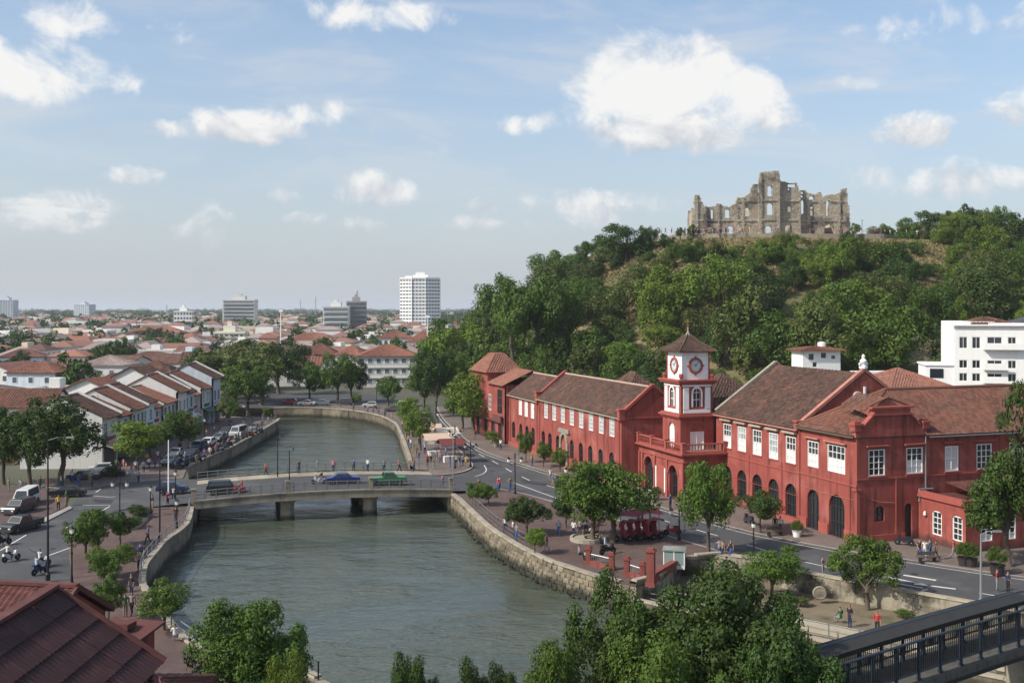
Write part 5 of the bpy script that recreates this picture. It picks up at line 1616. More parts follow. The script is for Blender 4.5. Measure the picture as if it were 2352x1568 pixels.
# ------------------------------------------------------------------ wooded slopes
HG = 'trees of the wood on the hill'
def zone(u, z, t):
    if u < 1290:
        return 'on the left flank of the hill' if z > 14 else 'at the left foot of the hill'
    if z < 13:
        return 'at the hill foot behind the red roofs' if u < 1700 else 'at the hill foot behind the right wing'
    side = 'left of the clock tower' if u < 1560 else 'above the clock tower' if u < 1760 else 'below the ruin' if u < 1960 else 'right of the ruin' if u < 2160 else 'near the right edge'
    return ('on the upper hill slope ' if z > 27 else 'on the middle hill slope ') + side
HWORD = {'mid': 'leafy green tree', 'dark': 'dark green tree', 'bright': 'bright green tree', 'olive': 'olive green tree'}
rt = random.Random(21)
placed = []
def clear_patch(x, y):
    # bare banks seen between the trees
    for (u, v, r_) in ((1990, 690, 11), (2010, 745, 9), (1835, 745, 8), (1440, 640, 8), (1395, 715, 5), (1905, 665, 5)):
        for Y in (y,):
            pu, pv = CX + F * x / y, HY - F * (hill_z(x, y) - H) / y
            if abs(pu - u) < r_ * 2.4 and abs(pv - v) < r_ * 2.0:
                return True
    return False
cands = []
for _ in range(9000):
    x, y = rt.uniform(-60, 240), rt.uniform(185, 372)
    u = CX + F * x / y
    if not (1020 < u < 2440):
        continue
    t, d = hill_d(x, y)
    if t >= 1.02:
        continue
    cands.append((x, y, t, d))
nt = 0
cands = [c for c in cands if not (c[1] > 335 and c[0] < 128)]
for (x, y, t, d) in cands:
    u = CX + F * x / y
    z = hill_z(x, y)
    front = y < 338
    if d < 40 and x < 128:
        continue                                    # plateau
    if 46 < x < 122 and y < 305 and d < 58 + 8 * noise.noise(Vector((x * .06, 0, 2))):
        continue                                    # grassy band under the terrace
    if 12 < x < 50 and t < .5 and y < 322 and t > .0 and noise.noise(Vector((x * .06, y * .06, 3.3))) > -.22:
        continue
    if y > 345 and x < 128:
        continue
    if clear_patch(x, y):
        continue
    sp = rt.uniform(4.8, 8.2) if d < 80 else rt.uniform(6.6, 11.0)
    if any((x - a) ** 2 + (y - b) ** 2 < sp * sp for a, b in placed):
        continue
    pv = HY - F * (z - H) / y
    if z < 9 and 1500 < u < 2200 and y < 205:
        continue
    if nt >= 238:
        break
    placed.append((x, y))
    kind = rt.choices(['mid', 'dark', 'bright', 'olive'], [5, 2.6, 2.6, 1.8])[0]
    wd = rt.choice([rt.uniform(8, 11), rt.uniform(11, 18)]); ht = wd * rt.uniform(.75, 1.15)
    if t < .30:
        wd *= .72; ht *= .66
    if 30 < x < 122 and d < 84:
        ht *= .62; wd *= .75
    if u < 1260 and z < 16:
        ht = max(ht, 13) * 1.12
    elif u < 1420:
        ht *= .8
    tree(x, y, z - .3, wd, ht, 'mid_' + kind, HWORD[kind] + ' in the wood ' + zone(u, z, t), HG, rz=rt.uniform(0, 6.28))
    nt += 1
print('hill trees', nt)
for (u, vt, Y, wd, ht, lab) in ((1178, 636, 236, 13, 20, 'tall spreading tree breaking the left skyline of the hill, left of three'), (1232, 628, 240, 14, 19, 'tall spreading tree breaking the left skyline of the hill, middle of three'), (1288, 640, 246, 12, 16, 'tall spreading tree breaking the left skyline of the hill, right of three')):
    x = (u - CX) * Y / F; zt = H - (vt - HY) * Y / F
    tree(x, Y, max(hill_z(x, Y) - .3, zt - ht), wd, ht if zt - ht > hill_z(x, Y) else zt - hill_z(x, Y), 'fine_mid', lab)
# tall trees on the right-hand shoulder of the hill
for (u, vt, Y, wd, ht, kd) in ((2085, 500, 330, 11, 9, 'mid'), (2135, 486, 334, 13, 10, 'dark'), (2190, 497, 336, 13, 10, 'mid'), (2250, 512, 332, 12, 10, 'dark'), (2290, 545, 326, 12, 9, 'mid'), (2335, 566, 322, 12, 10, 'dark')):
    x = (u - CX) * Y / F; zt = H - (vt - HY) * Y / F
    tree(x, Y, zt - ht, wd, ht, 'mid_' + kd, 'tall rounded tree on the right shoulder of the hilltop beside the ruin', 'trees on the hilltop shoulder')
for (u, v, Y, wd, ht, lab) in ((2033, 548, 318, 5.5, 4.2, 'small flat-topped tree among the visitors right of the ruin'), (1965, 546, 306, 3.6, 4.6, 'slim tree standing just right of the ruin'), (1563, 549, 302, 3.2, 3.6, 'small tree on the terrace at the left end of the ruin'), (1592, 548, 304, 4, 4.4, 'tree leaning against the left end of the ruin')):
    p = A(u, v, Y); tree(p.x, Y, p.z - .3, wd, ht, 'fine_mid', lab)
for (u, v, wpx, hpx, lab) in ((1440, 600, 96, 82, 'dark round tree crowning the left shoulder below the terrace'), (1405, 620, 70, 62, 'smaller tree left of the round shoulder tree'), (1470, 585, 60, 64, 'tree beside the left end of the hilltop terrace'), (1350, 650, 80, 66, 'round tree on the left skyline of the hill')):
    Y = 250.0
    while Y < 345 and H - (v - HY) * Y / F > hill_z((u - CX) * Y / F, Y):
        Y += .5
    s_ = Y / F
    tree((u - CX) * s_, Y, H - (v - HY) * s_ - .6, wpx * s_ * 1.15, hpx * s_ * 1.1, 'mid_dark', lab)
# bushes in the grassy band
bl = random.Random(4)
bush_p = [(1778, 600, 80, 52), (1848, 562, 26, 22), (1912, 545, 20, 18), (1640, 560, 22, 14), (1612, 562, 20, 14), (1590, 590, 60, 34), (1690, 605, 60, 30), (1850, 600, 70, 30), (1930, 590, 60, 30), (1990, 580, 70, 30), (1745, 640, 70, 36), (1880, 630, 66, 34), (1640, 640, 66, 40), (1540, 600, 50, 30), (1500, 640, 60, 36), (1460, 680, 60, 40), (1570, 640, 50, 30), (1805, 640, 60, 30), (1960, 622, 60, 30), (2030, 600, 60, 34), (1700, 575, 30, 16), (1745, 566, 26, 14), (1520, 568, 26, 14), (1478, 600, 34, 20), (1430, 660, 40, 30), (1890, 572, 30, 14)]
for i, (u, v, wpx, hpx) in enumerate(bush_p):
    # walk along the view ray to the slope
    Y = 240.0
    while Y < 345:
        x = (u - CX) * Y / F
        if H - (v - HY) * Y / F <= hill_z(x, Y):
            break
        Y += .5
    s_ = Y / F
    k2 = bl.choice(['mid', 'bright', 'olive', 'olive', 'dark'])
    tree((u - CX) * s_, Y, H - (v - HY) * s_ - hpx * s_ * .45, wpx * s_, hpx * s_ * 1.2, 'mid_' + k2, ('large' if wpx > 58 else 'small' if wpx < 32 else 'middling') + ' ' + {'mid': 'green', 'bright': 'bright green', 'olive': 'olive', 'dark': 'dark'}[k2] + ' bush on the ' + ('upper' if v < 585 else 'lower') + ' grass slope below ' + ('the left end of the terrace' if u < 1580 else 'the left wing of the ruin' if u < 1710 else 'the ruin tower' if u < 1830 else 'the right wing of the ruin'), 'bushes on the grassy slope', cat='bush', name='bush')
# dry grass tufts
rng = np.random.default_rng(3)
P = []
for _ in range(42000):
    x, y = rng.uniform(-5, 150), rng.uniform(225, 325)
    t, d = hill_d(x, y)
    if t <= 0.0 or t > .6 or d > 98:
        continue
    if noise.noise(Vector((x * .08, y * .08, 9.0))) + (.6 - t) < 0:
        continue
    P.append((x, y, hill_z(x, y) + .12))
P = np.array(P)
P = np.repeat(P, 3, axis=0) + rng.normal(size=(len(P) * 3, 3)) * np.array([.35, .35, .05])
N = rng.normal(size=P.shape) * np.array([1, 1, .25]); N /= np.linalg.norm(N, axis=1, keepdims=True)
me = leaf_mesh('dry_grass', P, N, .75, GRASSM, rng, .1)
g_ = obj('dry_grass', me); stuff(g_)
tag(g_, 'dry yellow grass growing on the upper slope below the ruin', 'grass')
# pale rock outcrops among the trees
for i, (u, v, wpx, Y, lab) in enumerate(((2010, 752, 60, 222, 'reddish rock outcrop below the bare bank on the hill'), (2005, 690, 40, 250, 'bare brown rock bank high between the hill trees'), (1405, 718, 40, 262, 'pale rocks among the trees on the left hill slope'), (1430, 655, 40, 272, 'small pale boulders near the top of the left hill slope'), (1600, 868, 70, 176, 'grey boulders lying behind the long red roof'), (1480, 870, 70, 182, 'pale flat rocks at the foot of the hill'))):
    p = A(u, v, Y)
    mb = MB()
    s_ = wpx * Y / F / 2
    rr = random.Random(i)
    for _ in range(9):
        c = Vector((rr.uniform(-s_, s_), rr.uniform(-1, 1), rr.uniform(-.5, .5) * s_ * .6)); q = rr.uniform(.25, .6) * s_
        o = len(mb.v)
        mb.lathe([(q * .2, -q * .6), (q * rr.uniform(.7, 1), -q * .3), (q * rr.uniform(.8, 1.1), .1 * q), (q * .5, q * .5), (q * .1, q * .6)], 7, c)
        mb.v[o:] = [(a + rr.uniform(-.15, .15) * q, b + rr.uniform(-.15, .15) * q, c_ + rr.uniform(-.12, .12) * q) for a, b, c_ in mb.v[o:]]
    tag(mb.build('rock_outcrop', mat('hill_rock', (.24, .185, .14), .95, nz=(.6, .3), bump=(3, .5, .1)), None, (p.x, p.y, hill_z(p.x, p.y) + .2)), lab, 'rocks')
# ------------------------------------------------------------------ shophouses on the left bank
SA = R(91.5)
SM = Matrix.Translation(G(235, 1076)) @ Matrix.Rotation(SA, 4, 'Z')
def shophouse(i, x0, w_, eave, ridge, wm, tm, depth, label, nwin=2, style=0, yoff=0.0):
    x1 = x0 + w_ - .04
    fr = Frame('shophouse', label, 'shophouse', SM, (x0, yoff), SA)
    y0 = yoff
    ops = []
    ww = min(1.3, (w_ - 1.2) / nwin - .5)
    cs = [x0 + w_ * (j + .5) / nwin for j in range(nwin)]
    up = [(c - ww / 2, c + ww / 2, 4.3, 4.3 + min(1.9, eave - 5.2)) for c in cs]
    gr = [(x0 + .45, x1 - .45, .1, 3.0)]
    mb = MB(); mb.put = lambda a, d, z: (a, y0 + d, z)
    wall(mb, x0, x1, 0, eave, up + gr, depth=.35)
    mb.put = None
    ym = y0 + depth / 2
    for xx in (x0 + .001, x1 - .15):
        mb.add([(xx, y0 + .36, 0), (xx, y0 + depth, 0), (xx, y0 + depth, eave), (xx, ym, ridge - .05), (xx, y0 + .002, eave), (xx, y0 + .36, eave - .3),
                (xx + .15, y0 + .36, 0), (xx + .15, y0 + depth, 0), (xx + .15, y0 + depth, eave), (xx + .15, ym, ridge - .05), (xx + .15, y0 + .002, eave), (xx + .15, y0 + .36, eave - .3)],
               [(0, 1, 2, 3, 4, 5), (11, 10, 9, 8, 7, 6)])
    if i == 0:
        mb.box(x0 - .02, x0 + .0, y0, y0 + .36, 0, eave)
    mb.box(x0, x1, y0 + depth - .1, y0 + depth, 0, eave); mb.box(x0 + .2, x1 - .2, y0 + .4, y0 + depth - .2, 3.3, 3.4)
    fr.part(mb, 'outer_wall', wm)
    mb = MB()
    tile_roof(mb, (x0 - .15, y0 - .7, eave - .22), (x1 + .15, y0 - .7, eave - .22), (x0 - .15, ym, ridge), (x1 + .15, ym, ridge), course=.4, tw=.36)
    tile_roof(mb, (x1 + .15, y0 + depth + .5, eave - .2), (x0 - .15, y0 + depth + .5, eave - .2), (x1 + .15, ym, ridge), (x0 - .15, ym, ridge), course=.5, tw=.5)
    stuff(fr.part(mb, 'roof_tiles', tm))
    mb = MB(); slab_roof(mb, (x0 - .12, y0 - .65, eave - .25), (x1 + .12, y0 - .65, eave - .25), (x0 - .12, ym, ridge - .06), (x1 + .12, ym, ridge - .06)); slab_roof(mb, (x0 - .12, y0 + depth + .45, eave - .25), (x1 + .12, y0 + depth + .45, eave - .25), (x0 - .12, ym, ridge - .06), (x1 + .12, ym, ridge - .06)); fr.part(mb, 'roof_deck', TRUNK)
    mb = MB(); mb.tube([(x0 - .2, ym, ridge + .05), (x1 + .2, ym, ridge + .05)], .14, 5); fr.part(mb, 'ridge_cap', RIDGE)
    if style % 2 == 0:
        mb = MB(); mb.beam((x1 + .05, y0 - .7, eave + .02), (x1 + .05, ym, ridge + .22), .28, .28); mb.beam((x1 + .05, ym, ridge + .22), (x1 + .05, y0 + depth, eave + .05), .28, .28); fr.part(mb, 'party_wall', PLASTER)
    for (a, b, z0, z1) in up:
        if style % 3 == 0:
            window(fr, ((a + b) / 2, y0 + .08, z0), 0, b - a, z1 - z0, 2, 3, .35, split=False)
        else:
            window(fr, ((a + b) / 2, y0 + .08, z0), 0, b - a, z1 - z0, 2, 4, .0, fm=mat('blue_grey_shutter', (.30, .36, .40), .7), split=False)
    mb = MB(); mb.box(x0 + .45, x1 - .45, y0 + 1.8, y0 + 1.9, .1, 3.0); sfp = fr.part(mb, 'shop_front', GLASS)
    for j in range(3):
        mb = MB(); a = x0 + .45 + (w_ - .9) * j / 3; mb.box(a + .1, a + (w_ - .9) / 3 - .1, y0 + 1.7, y0 + 1.79, .12, 2.4); fr.part(mb, 'shutter_door', [DIRTYW, mat('teal_door', (.08, .16, .17), .7), mat('brown_wood', (.12, .05, .04))][(i + j) % 3])
    for xx in (x0 + .12, x1 - .46):
        mb = MB(); mb.box(xx, xx + .36, y0 - .06, y0 + .3, 0, 3.2); fr.part(mb, 'column', wm)
    mb = MB(); mb.box(x0, x1, y0 - .22, y0 - .003, 3.35, 3.6); fr.part(mb, 'string_course', PLASTER)
    mb = MB(); mb.box(x0 + w_ * .2, x0 + w_ * .75, y0 - .32, y0 - .225, 3.62, 4.15); fr.part(mb, 'signboard', [mat('red_sign', (.30, .03, .035), .6), mat('blue_sign', (.04, .08, .2), .6), CREAM, mat('green_sign', (.03, .12, .06), .6)][(i * 3) % 4])
    if style % 3 != 2:
        mb = MB(); slab_roof(mb, (x0 + .1, y0 - 1.6, 2.75), (x1 - .1, y0 - 1.6, 2.75), (x0 + .1, y0 - .07, 3.3), (x1 - .1, y0 - .07, 3.3), th=.08); fr.part(mb, 'awning', [CANVAS, mat('green_awning', (.07, .15, .10), .8), mat('red_awning', (.30, .05, .05), .8), DIRTYW][i % 4])
    return fr
wl = [PLASTER, BLUEW, DIRTYW, BLUEW, PLASTER, DIRTYW, PLASTER, BLUEW, CREAM, PLASTER, BLUEW]
labs = ['white shophouse with a blank gable wall at the near end of the left row', 'pale blue shophouse second from the near end of the left row', 'dirty white shophouse with dark windows third along the left row', 'blue-grey shophouse with shuttered windows fourth along the left row', 'white shophouse fifth along the left row behind the street trees',
        'grey-white shophouse sixth along the left row', 'taller white shophouse seventh along the left row', 'pale blue shophouse eighth along the left row', 'cream shophouse ninth along the left row', 'white shophouse tenth along the left row', 'tall pale blue shophouse at the far end of the left row']
xx = 0.0
rq = random.Random(12)
for i in range(11):
    w_ = rq.uniform(5.2, 6.6)
    ev_ = [7.1, 6.7, 7.2, 7.5, 6.2, 6.6, 7.9, 7.3, 6.3, 7.2, 8.8][i]
    shophouse(i, xx, w_, ev_, ev_ + rq.uniform(2.3, 3.0), wl[i], [TILE, TILER, TILER, TILE, TILER, TILEO, TILER, TILE, TILEO, TILER, TILE][i], rq.uniform(9.5, 12), labs[i], 3 if i in (2, 5, 8) else 2, i, yoff=[0, .2, -.3, .1, .9, .3, -.2, .2, 1.0, .1, -.6][i])
    xx += w_

# ------------------------------------------------------------------ generic houses
def simple_roof(mb, x0, x1, y0, y1, ez, rz_, hip, tiled, ov=.5):
    ex0, ex1, ey0, ey1 = x0 - ov, x1 + ov, y0 - ov, y1 + ov
    ym = (ey0 + ey1) / 2
    ins = min((ex1 - ex0) * .45, (ey1 - ey0) / 2) if hip else 0.0
    q = [((ex0, ey0), (ex1, ey0), (ex0 + ins, ym), (ex1 - ins, ym)), ((ex1, ey1), (ex0, ey1), (ex1 - ins, ym), (ex0 + ins, ym))]
    if hip:
        q += [((ex1, ey0), (ex1, ey1), (ex1 - ins, ym), (ex1 - ins, ym)), ((ex0, ey1), (ex0, ey0), (ex0 + ins, ym), (ex0 + ins, ym))]
    for a, b, c, d in q:
        if tiled:
            tile_roof(mb, (*a, ez), (*b, ez), (*c, rz_), (*d, rz_), course=tiled, tw=tiled * 1.2)
        slab_roof(mb, (*a, ez), (*b, ez), (*c, rz_ - .02), (*d, rz_ - .02), th=.16)
def house(x, y, w_, d, h, rh, rz, wm, tm, label, group=None, hip=True, wins=True, tiled=0.0, flat=False, z=0.0, cat='house', name='house', floors=None):
    t = thing(name, label, cat, (x, y, z), rz, group)
    mb = MB(); mb.add([(-w_ / 2, 0, -.4), (w_ / 2, 0, -.4), (w_ / 2, d, -.4), (-w_ / 2, d, -.4), (-w_ / 2, 0, h), (w_ / 2, 0, h), (w_ / 2, d, h), (-w_ / 2, d, h)], [(0, 1, 5, 4), (1, 2, 6, 5), (2, 3, 7, 6), (3, 0, 4, 7), (4, 5, 6, 7)])
    if not hip and not flat:
        for xx_ in (-w_ / 2, w_ / 2):
            mb.add([(xx_, 0, h), (xx_, d, h), (xx_, d / 2, h + rh)], [(0, 1, 2)])
    mb.build('outer_wall', wm, t)
    mb = MB()
    if flat:
        mb.box(-w_ / 2 - .15, w_ / 2 + .15, -.15, .1, h, h + .55); mb.box(-w_ / 2 - .15, w_ / 2 + .15, d - .1, d + .15, h, h + .55); mb.box(-w_ / 2 - .15, -w_ / 2 + .1, .1, d - .1, h, h + .55); mb.box(w_ / 2 - .1, w_ / 2 + .15, .1, d - .1, h, h + .55)
        mb.box(-w_ * .2, w_ * .05, d * .4, d * .8, h + .02, h + 2.2)
        mb.build('parapet', wm, t)
    else:
        simple_roof(mb, -w_ / 2, w_ / 2, 0, d, h, h + rh, hip, tiled)
        r_ = mb.build('roof', tm, t)
    if wins:
        fl = floors or max(1, int(h / 3.0))
        nw = max(2, int(w_ / 3.2))
        me = cached(('hw', 1), lambda: win_meshes(1.3, 1.5, 2, 2)[0])
        pn = cached(('hp', 1), lambda: hw_pane())
        for f in range(fl):
            zz = .9 + f * (h / fl)
            for i in range(nw):
                o = obj('window', me, t, (-w_ / 2 + w_ * (i + .5) / nw, -.03, zz)); obj('pane', pn, o)
            nd = max(1, int(d / 4))
            for sx in (-1, 1):
                for i in range(nd):
                    o = obj('window', me, t, (sx * (w_ / 2 + .03), d * (i + .5) / nd, zz), R(90) * sx); obj('pane', pn, o)
    return t
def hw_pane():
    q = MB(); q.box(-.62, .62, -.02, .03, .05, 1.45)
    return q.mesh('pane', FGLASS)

WMS = [PLASTER, DIRTYW, CREAM, PLASTER, DIRTYW, BLUEW]
# hand-placed houses round the shophouse row: column of centre, visible eave row, depth, width px, ...
def houseD(u, veave, Y, wpx, d, rh, rz, wm, tm, label, hip=True, flat=False, tiled=.34, wins=True, cat='house'):
    x = (u - CX) * Y / F
    return house(x, Y, wpx * Y / F, d, H - (veave - HY) * Y / F, rh, R(rz), wm, tm, label, hip=hip, flat=flat, tiled=tiled, wins=wins, cat=cat)
houseD(118, 898, 196, 96, 8, 0, 4, PLASTER, TILER, 'white flat-roofed house behind the near end of the shophouse row', flat=True)
houseD(205, 893, 205, 66, 9, 1.6, 2, DIRTYW, TILER, 'grey house with small red roof right of the flat white house', hip=False)
houseD(35, 936, 165, 150, 12, 2.6, 8, PLASTER, TILER, 'wide house with brown red tiled roof at the left edge behind the tree', hip=False)
houseD(120, 950, 158, 90, 9, 2.2, -2, DIRTYW, TILER, 'house with rusty red hipped roof behind the tall near tree')
houseD(60, 962, 152, 100, 8, 2.0, 0, CREAM, TILE, 'low house with brown hipped roof behind the tall near tree')
houseD(300, 905, 192, 70, 14, 3.0, 80, PLASTER, TILER, 'white gabled house with long red roof behind the middle of the shophouse row', hip=False)
houseD(395, 880, 215, 80, 14, 3.6, 82, PLASTER, TILE, 'tall white gabled house behind the far end of the shophouse row', hip=False)
houseD(250, 880, 228, 60, 10, 2.0, 10, PLASTER, TILER, 'small white house with red roof behind the shophouses', hip=True)
houseD(345, 850, 258, 60, 10, 2.2, 4, DIRTYW, TILER, 'house with bright red hipped roof left of the large riverside trees')
houseD(365, 866, 250, 66, 9, 2.4, -6, DIRTYW, TILE, 'house with dark brown hipped roof left of the large riverside trees')
houseD(470, 878, 232, 60, 10, 2.4, 88, PLASTER, TILE, 'white house with brown pitched roof beside the riverside trees', hip=False)
houseD(178, 1052, 152, 92, 6, 1.6, -3, DIRTYW, TILE, 'single-storey white shop with sagging tiled roof by the road junction', hip=False)
houseD(80, 1058, 150, 96, 7, 1.8, 0, RED, TILER, 'low red-walled shop with tiled roof below the near left tree', hip=False)
houseD(-20, 1060, 147, 96, 7, 1.8, 3, CREAM, TILE, 'low shop with brown roof at the left edge by the road', hip=False)
# landmarks of the town
def block(label, u0, u1, vtop, Y, depth, floors, cols, wm, rz=0.0, name='apartment_block', cat='building', crown=True, ribbon=False):
    w_ = (u1 - u0) * Y / F
    h = H - (vtop - HY) * Y / F
    x = ((u0 + u1) / 2 - CX) * Y / F
    t = thing(name, label, cat, (x, Y, 0), R(rz))
    mb = MB(); mb.box(-w_ / 2, w_ / 2, 0, depth, -.3, h); mb.build('outer_wall', wm, t)
    mb = MB(); mb.box(-w_ / 2 - .3, w_ / 2 + .3, -.3, depth + .3, h, h + .9); mb.build('parapet', wm, t)
    if crown:
        mb = MB(); mb.box(-w_ * .22, w_ * .18, depth * .2, depth * .7, h + .9, h + 4); mb.box(-w_ * .1, w_ * .05, depth * .3, depth * .6, h + 4, h + 6); mb.build('roof_house', wm, t)
    fh = h / floors
    if ribbon:
        q = MB(); q.box(-w_ / 2 * .94, w_ / 2 * .94, -.25, .05, 0, fh * .45)
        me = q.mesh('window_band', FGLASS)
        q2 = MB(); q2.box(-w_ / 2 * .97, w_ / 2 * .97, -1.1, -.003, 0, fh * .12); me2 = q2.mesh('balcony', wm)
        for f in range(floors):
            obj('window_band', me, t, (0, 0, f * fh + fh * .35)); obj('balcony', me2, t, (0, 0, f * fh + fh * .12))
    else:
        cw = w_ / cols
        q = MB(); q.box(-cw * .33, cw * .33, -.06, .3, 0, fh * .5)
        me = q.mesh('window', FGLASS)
        for f in range(floors):
            for c in range(cols):
                obj('window', me, t, (-w_ / 2 + cw * (c + .5), 0, f * fh + fh * .3))
        nd = max(2, int(depth / cw))
        for f in range(floors):
            for c in range(nd):
                for sx in (-1, 1):
                    if (x < 0) == (sx > 0):
                        obj('window', me, t, (sx * w_ / 2, depth * (c + .5) / nd, f * fh + fh * .3), R(90) * sx)
    return t
# the tall tower: faceted plan with vertical fins
Y = 1000.0
tw_ = thing('tower_block', 'tall white tower block with rows of dark windows rising above the town', 'tower block', ((964 - CX) * Y / F, Y, 0), R(4))
hw_ = 46 * Y / F
htw = H - (640 - HY) * Y / F
pln = [(-hw_, 6), (-hw_ * .40, 0), (hw_ * .28, 0), (hw_, 8), (hw_, 26), (hw_ * .3, 34), (-hw_ * .4, 34), (-hw_, 26)]
mb = MB(); mb.plate(pln, -.3, htw); mb.build('outer_wall', WHITE, tw_)
mb = MB(); mb.plate([(x_ * 1.02, y_ * 1.02 - .4) for x_, y_ in pln], htw, htw + 1.2); mb.box(-hw_ * .35, hw_ * .4, 8, 24, htw + 1.2, htw + 4); mb.box(-hw_ * .22, hw_ * .25, 10, 20, htw + 4, htw + 6.5); mb.box(-hw_ * .75, -hw_ * .4, 10, 20, htw + 1.2, htw + 3); mb.build('roof_house', WHITE, tw_)
nfl = 15
fh = htw / nfl
for (a, b, n) in ((pln[0], pln[1], 4), (pln[1], pln[2], 4), (pln[2], pln[3], 5)):
    a, b = Vector(a), Vector(b); L = (b - a).length; d = (b - a) / L; ang = math.atan2(d.y, d.x)
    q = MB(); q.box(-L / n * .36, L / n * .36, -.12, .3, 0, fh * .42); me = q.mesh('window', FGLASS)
    for f in range(nfl):
        for i in range(n):
            p = a + d * L * (i + .5) / n; obj('window', me, tw_, (p.x, p.y, f * fh + fh * .34), ang)
    q = MB(); q.box(-.45, .45, -.7, .2, 0, htw); me = q.mesh('fin', WHITE)
    obj('fin', me, tw_, (b.x, b.y, 0), ang)
block('white slab building with many balconies left of the tall tower block', 512, 584, 690, 900, 22, 9, 9, PLASTER, 6, ribbon=True)
block('pale grey tower at the far left edge of the skyline', -6, 29, 690, 1400, 22, 14, 6, BLUEW, 8)
block('hazy pale office block near the left horizon', 169, 205, 700, 1900, 26, 10, 7, BLUEW, -4)
block('white boxy building with dark roof on the mid-left skyline', 400, 440, 716, 900, 18, 5, 6, WHITE, 10)
block('unfinished grey block beside the white building on the skyline', 796, 842, 694, 780, 20, 8, 6, mat('raw_concrete', (.32, .31, .30), .9, nz=(.3, .2)), 8, ribbon=True)
block('white stepped building left of the unfinished grey block', 742, 800, 706, 760, 18, 6, 6, PLASTER, 4, ribbon=True)
block('small pale block on the skyline right of the tall tower', 1090, 1130, 696, 1500, 24, 7, 8, PLASTER, 0)
block('cream four-storey flats among the roofs in the middle distance', 492, 560, 766, 520, 12, 5, 6, mat('cream_paint', (.66, .62, .50), .8, nz=(.4, .1)), 5)
block('white three-storey flats right of the dark tree in the middle distance', 217, 292, 785, 420, 9, 3, 5, PLASTER, 7, crown=False)
block('long white warehouse among the distant roofs at left', 190, 245, 762, 600, 14, 3, 6, WHITE, 0, crown=False)
def red_roofed(label, u0, u1, veave, vridge, Y, d, rz, floors, cols, hip=True, tm=TILEO, wm=PLASTER):
    w_ = (u1 - u0) * Y / F
    h = H - (veave - HY) * Y / F
    t = house(((u0 + u1) / 2 - CX) * Y / F, Y, w_, d, h, (veave - vridge) * Y / F * 1.2, R(rz), wm, tm, label, hip=hip, tiled=.6, wins=False, cat='building', name='red_roofed_building')
    cw, fh = w_ / cols, h / floors
    me = cached(('rrw', round(cw, 1), round(fh, 1)), lambda: win_meshes(cw * .6, fh * .48, 2, 2)[0])
    q = MB(); q.box(-cw * .28, cw * .28, -.02, .03, .05, fh * .46); pn = q.mesh('pane', FGLASS)
    for f in range(floors):
        for c in range(cols):
            o = obj('window', me, t, (-w_ / 2 + cw * (c + .5), -.03, f * fh + fh * .32)); obj('pane', pn, o)
        q = MB(); q.box(-w_ / 2 - .1, w_ / 2 + .1, -.35, -.003, f * fh + fh - .35, f * fh + fh - .15); q.build('string_course', wm, t)
    return t
red_roofed('large white three-storey building with red roof facing the river bend', 822, 956, 818, 797, 292, 16, 6, 3, 7)
red_roofed('white wing with red roof left of the large three-storey riverside building', 770, 826, 815, 798, 300, 14, -4, 3, 3)
red_roofed('white building with broad red hipped roof behind the riverside trees', 678, 776, 822, 796, 332, 20, 4, 2, 6, tm=TILER)
red_roofed('white hotel with orange roofs and curved ridge in the middle distance', 636, 780, 786, 768, 480, 24, 3, 2, 9)
red_roofed('orange roofed hall in front of the wood below the tower block', 868, 940, 776, 762, 450, 18, 2, 2, 6)
red_roofed('orange roofed hall right of the first hall below the tower block', 935, 1000, 784, 764, 420, 18, -3, 2, 6)
red_roofed('red roofed house at the left foot of the hill', 1000, 1046, 790, 775, 390, 14, 6, 2, 4)
red_roofed('long building with orange hipped roof across the middle distance at left', 290, 412, 764, 752, 620, 16, 2, 2, 10)
red_roofed('teal roofed house among the crowded roofs', 378, 432, 800, 793, 440, 12, 2, 1, 4, tm=mat('teal_roof', (.09, .30, .30), .6))

# ------------------------------------------------------------------ the crowded town
rc = random.Random(31)
occ = []
for o in bpy.data.objects:
    if o.parent is None and o.get('category') in ('building', 'house', 'shophouse', 'tower block'):
        occ.append((o.location.x, o.location.y, 12))
houses = []
Y = 232.0
while Y < 2600:
    du = 0
    half = 1176 * Y / F
    step = 11.5 + Y * .003
    x = -half - 20
    while x < half * .75:
        xj, yj = x + rc.uniform(-2.5, 2.5), Y + rc.uniform(-3, 3)
        u = CX + F * xj / yj; v = HY + F * H / yj
        x += step * rc.uniform(.85, 1.3)
        if u > 1120 or u < -60:
            continue
        if u > 1000 and yj < 420:
            continue
        if yj < 290 and 480 < u < 1060:
            continue                       # riverside trees and quay
        if yj < 236 and u > 200:
            continue
        if u > 20 and yj < 228:
            continue
        if any((xj - a) ** 2 + (yj - b) ** 2 < r_ * r_ for a, b, r_ in occ if abs(a - xj) < 25):
            continue
        houses.append((xj, yj))
    Y += (13 + Y * .010) * rc.uniform(.9, 1.1)
houses.sort(key=lambda p: p[1])
print('town houses', len(houses))
TLAB = {0: 'low white-walled house with red tiled roof in the crowded town', 1: 'low house with brown grey roof in the crowded town', 2: 'flat-roofed white house in the crowded town', 3: 'orange roofed house in the crowded town'}
treeslots = []
def tlab(k, x, y, h, w_):
    u = CX + F * x / y
    kind = ['house with red tiled roof', 'house with brown grey roof', 'flat-roofed white house', 'house with orange roof'][k]
    st = 'wide ' if w_ > 12 else 'narrow ' if w_ < 9.5 else ''
    return ('two-storey ' if h > 5 else 'low ') + st + kind + (' in the near rows' if y < 330 else ' in the middle rows' if y < 480 else ' in the far rows') + (' of town at far left' if u < 180 else ' behind the shophouses' if u < 460 else ' behind the riverside grove' if u < 760 else ' left of the hill')
ni = 0
far_mb = MB()
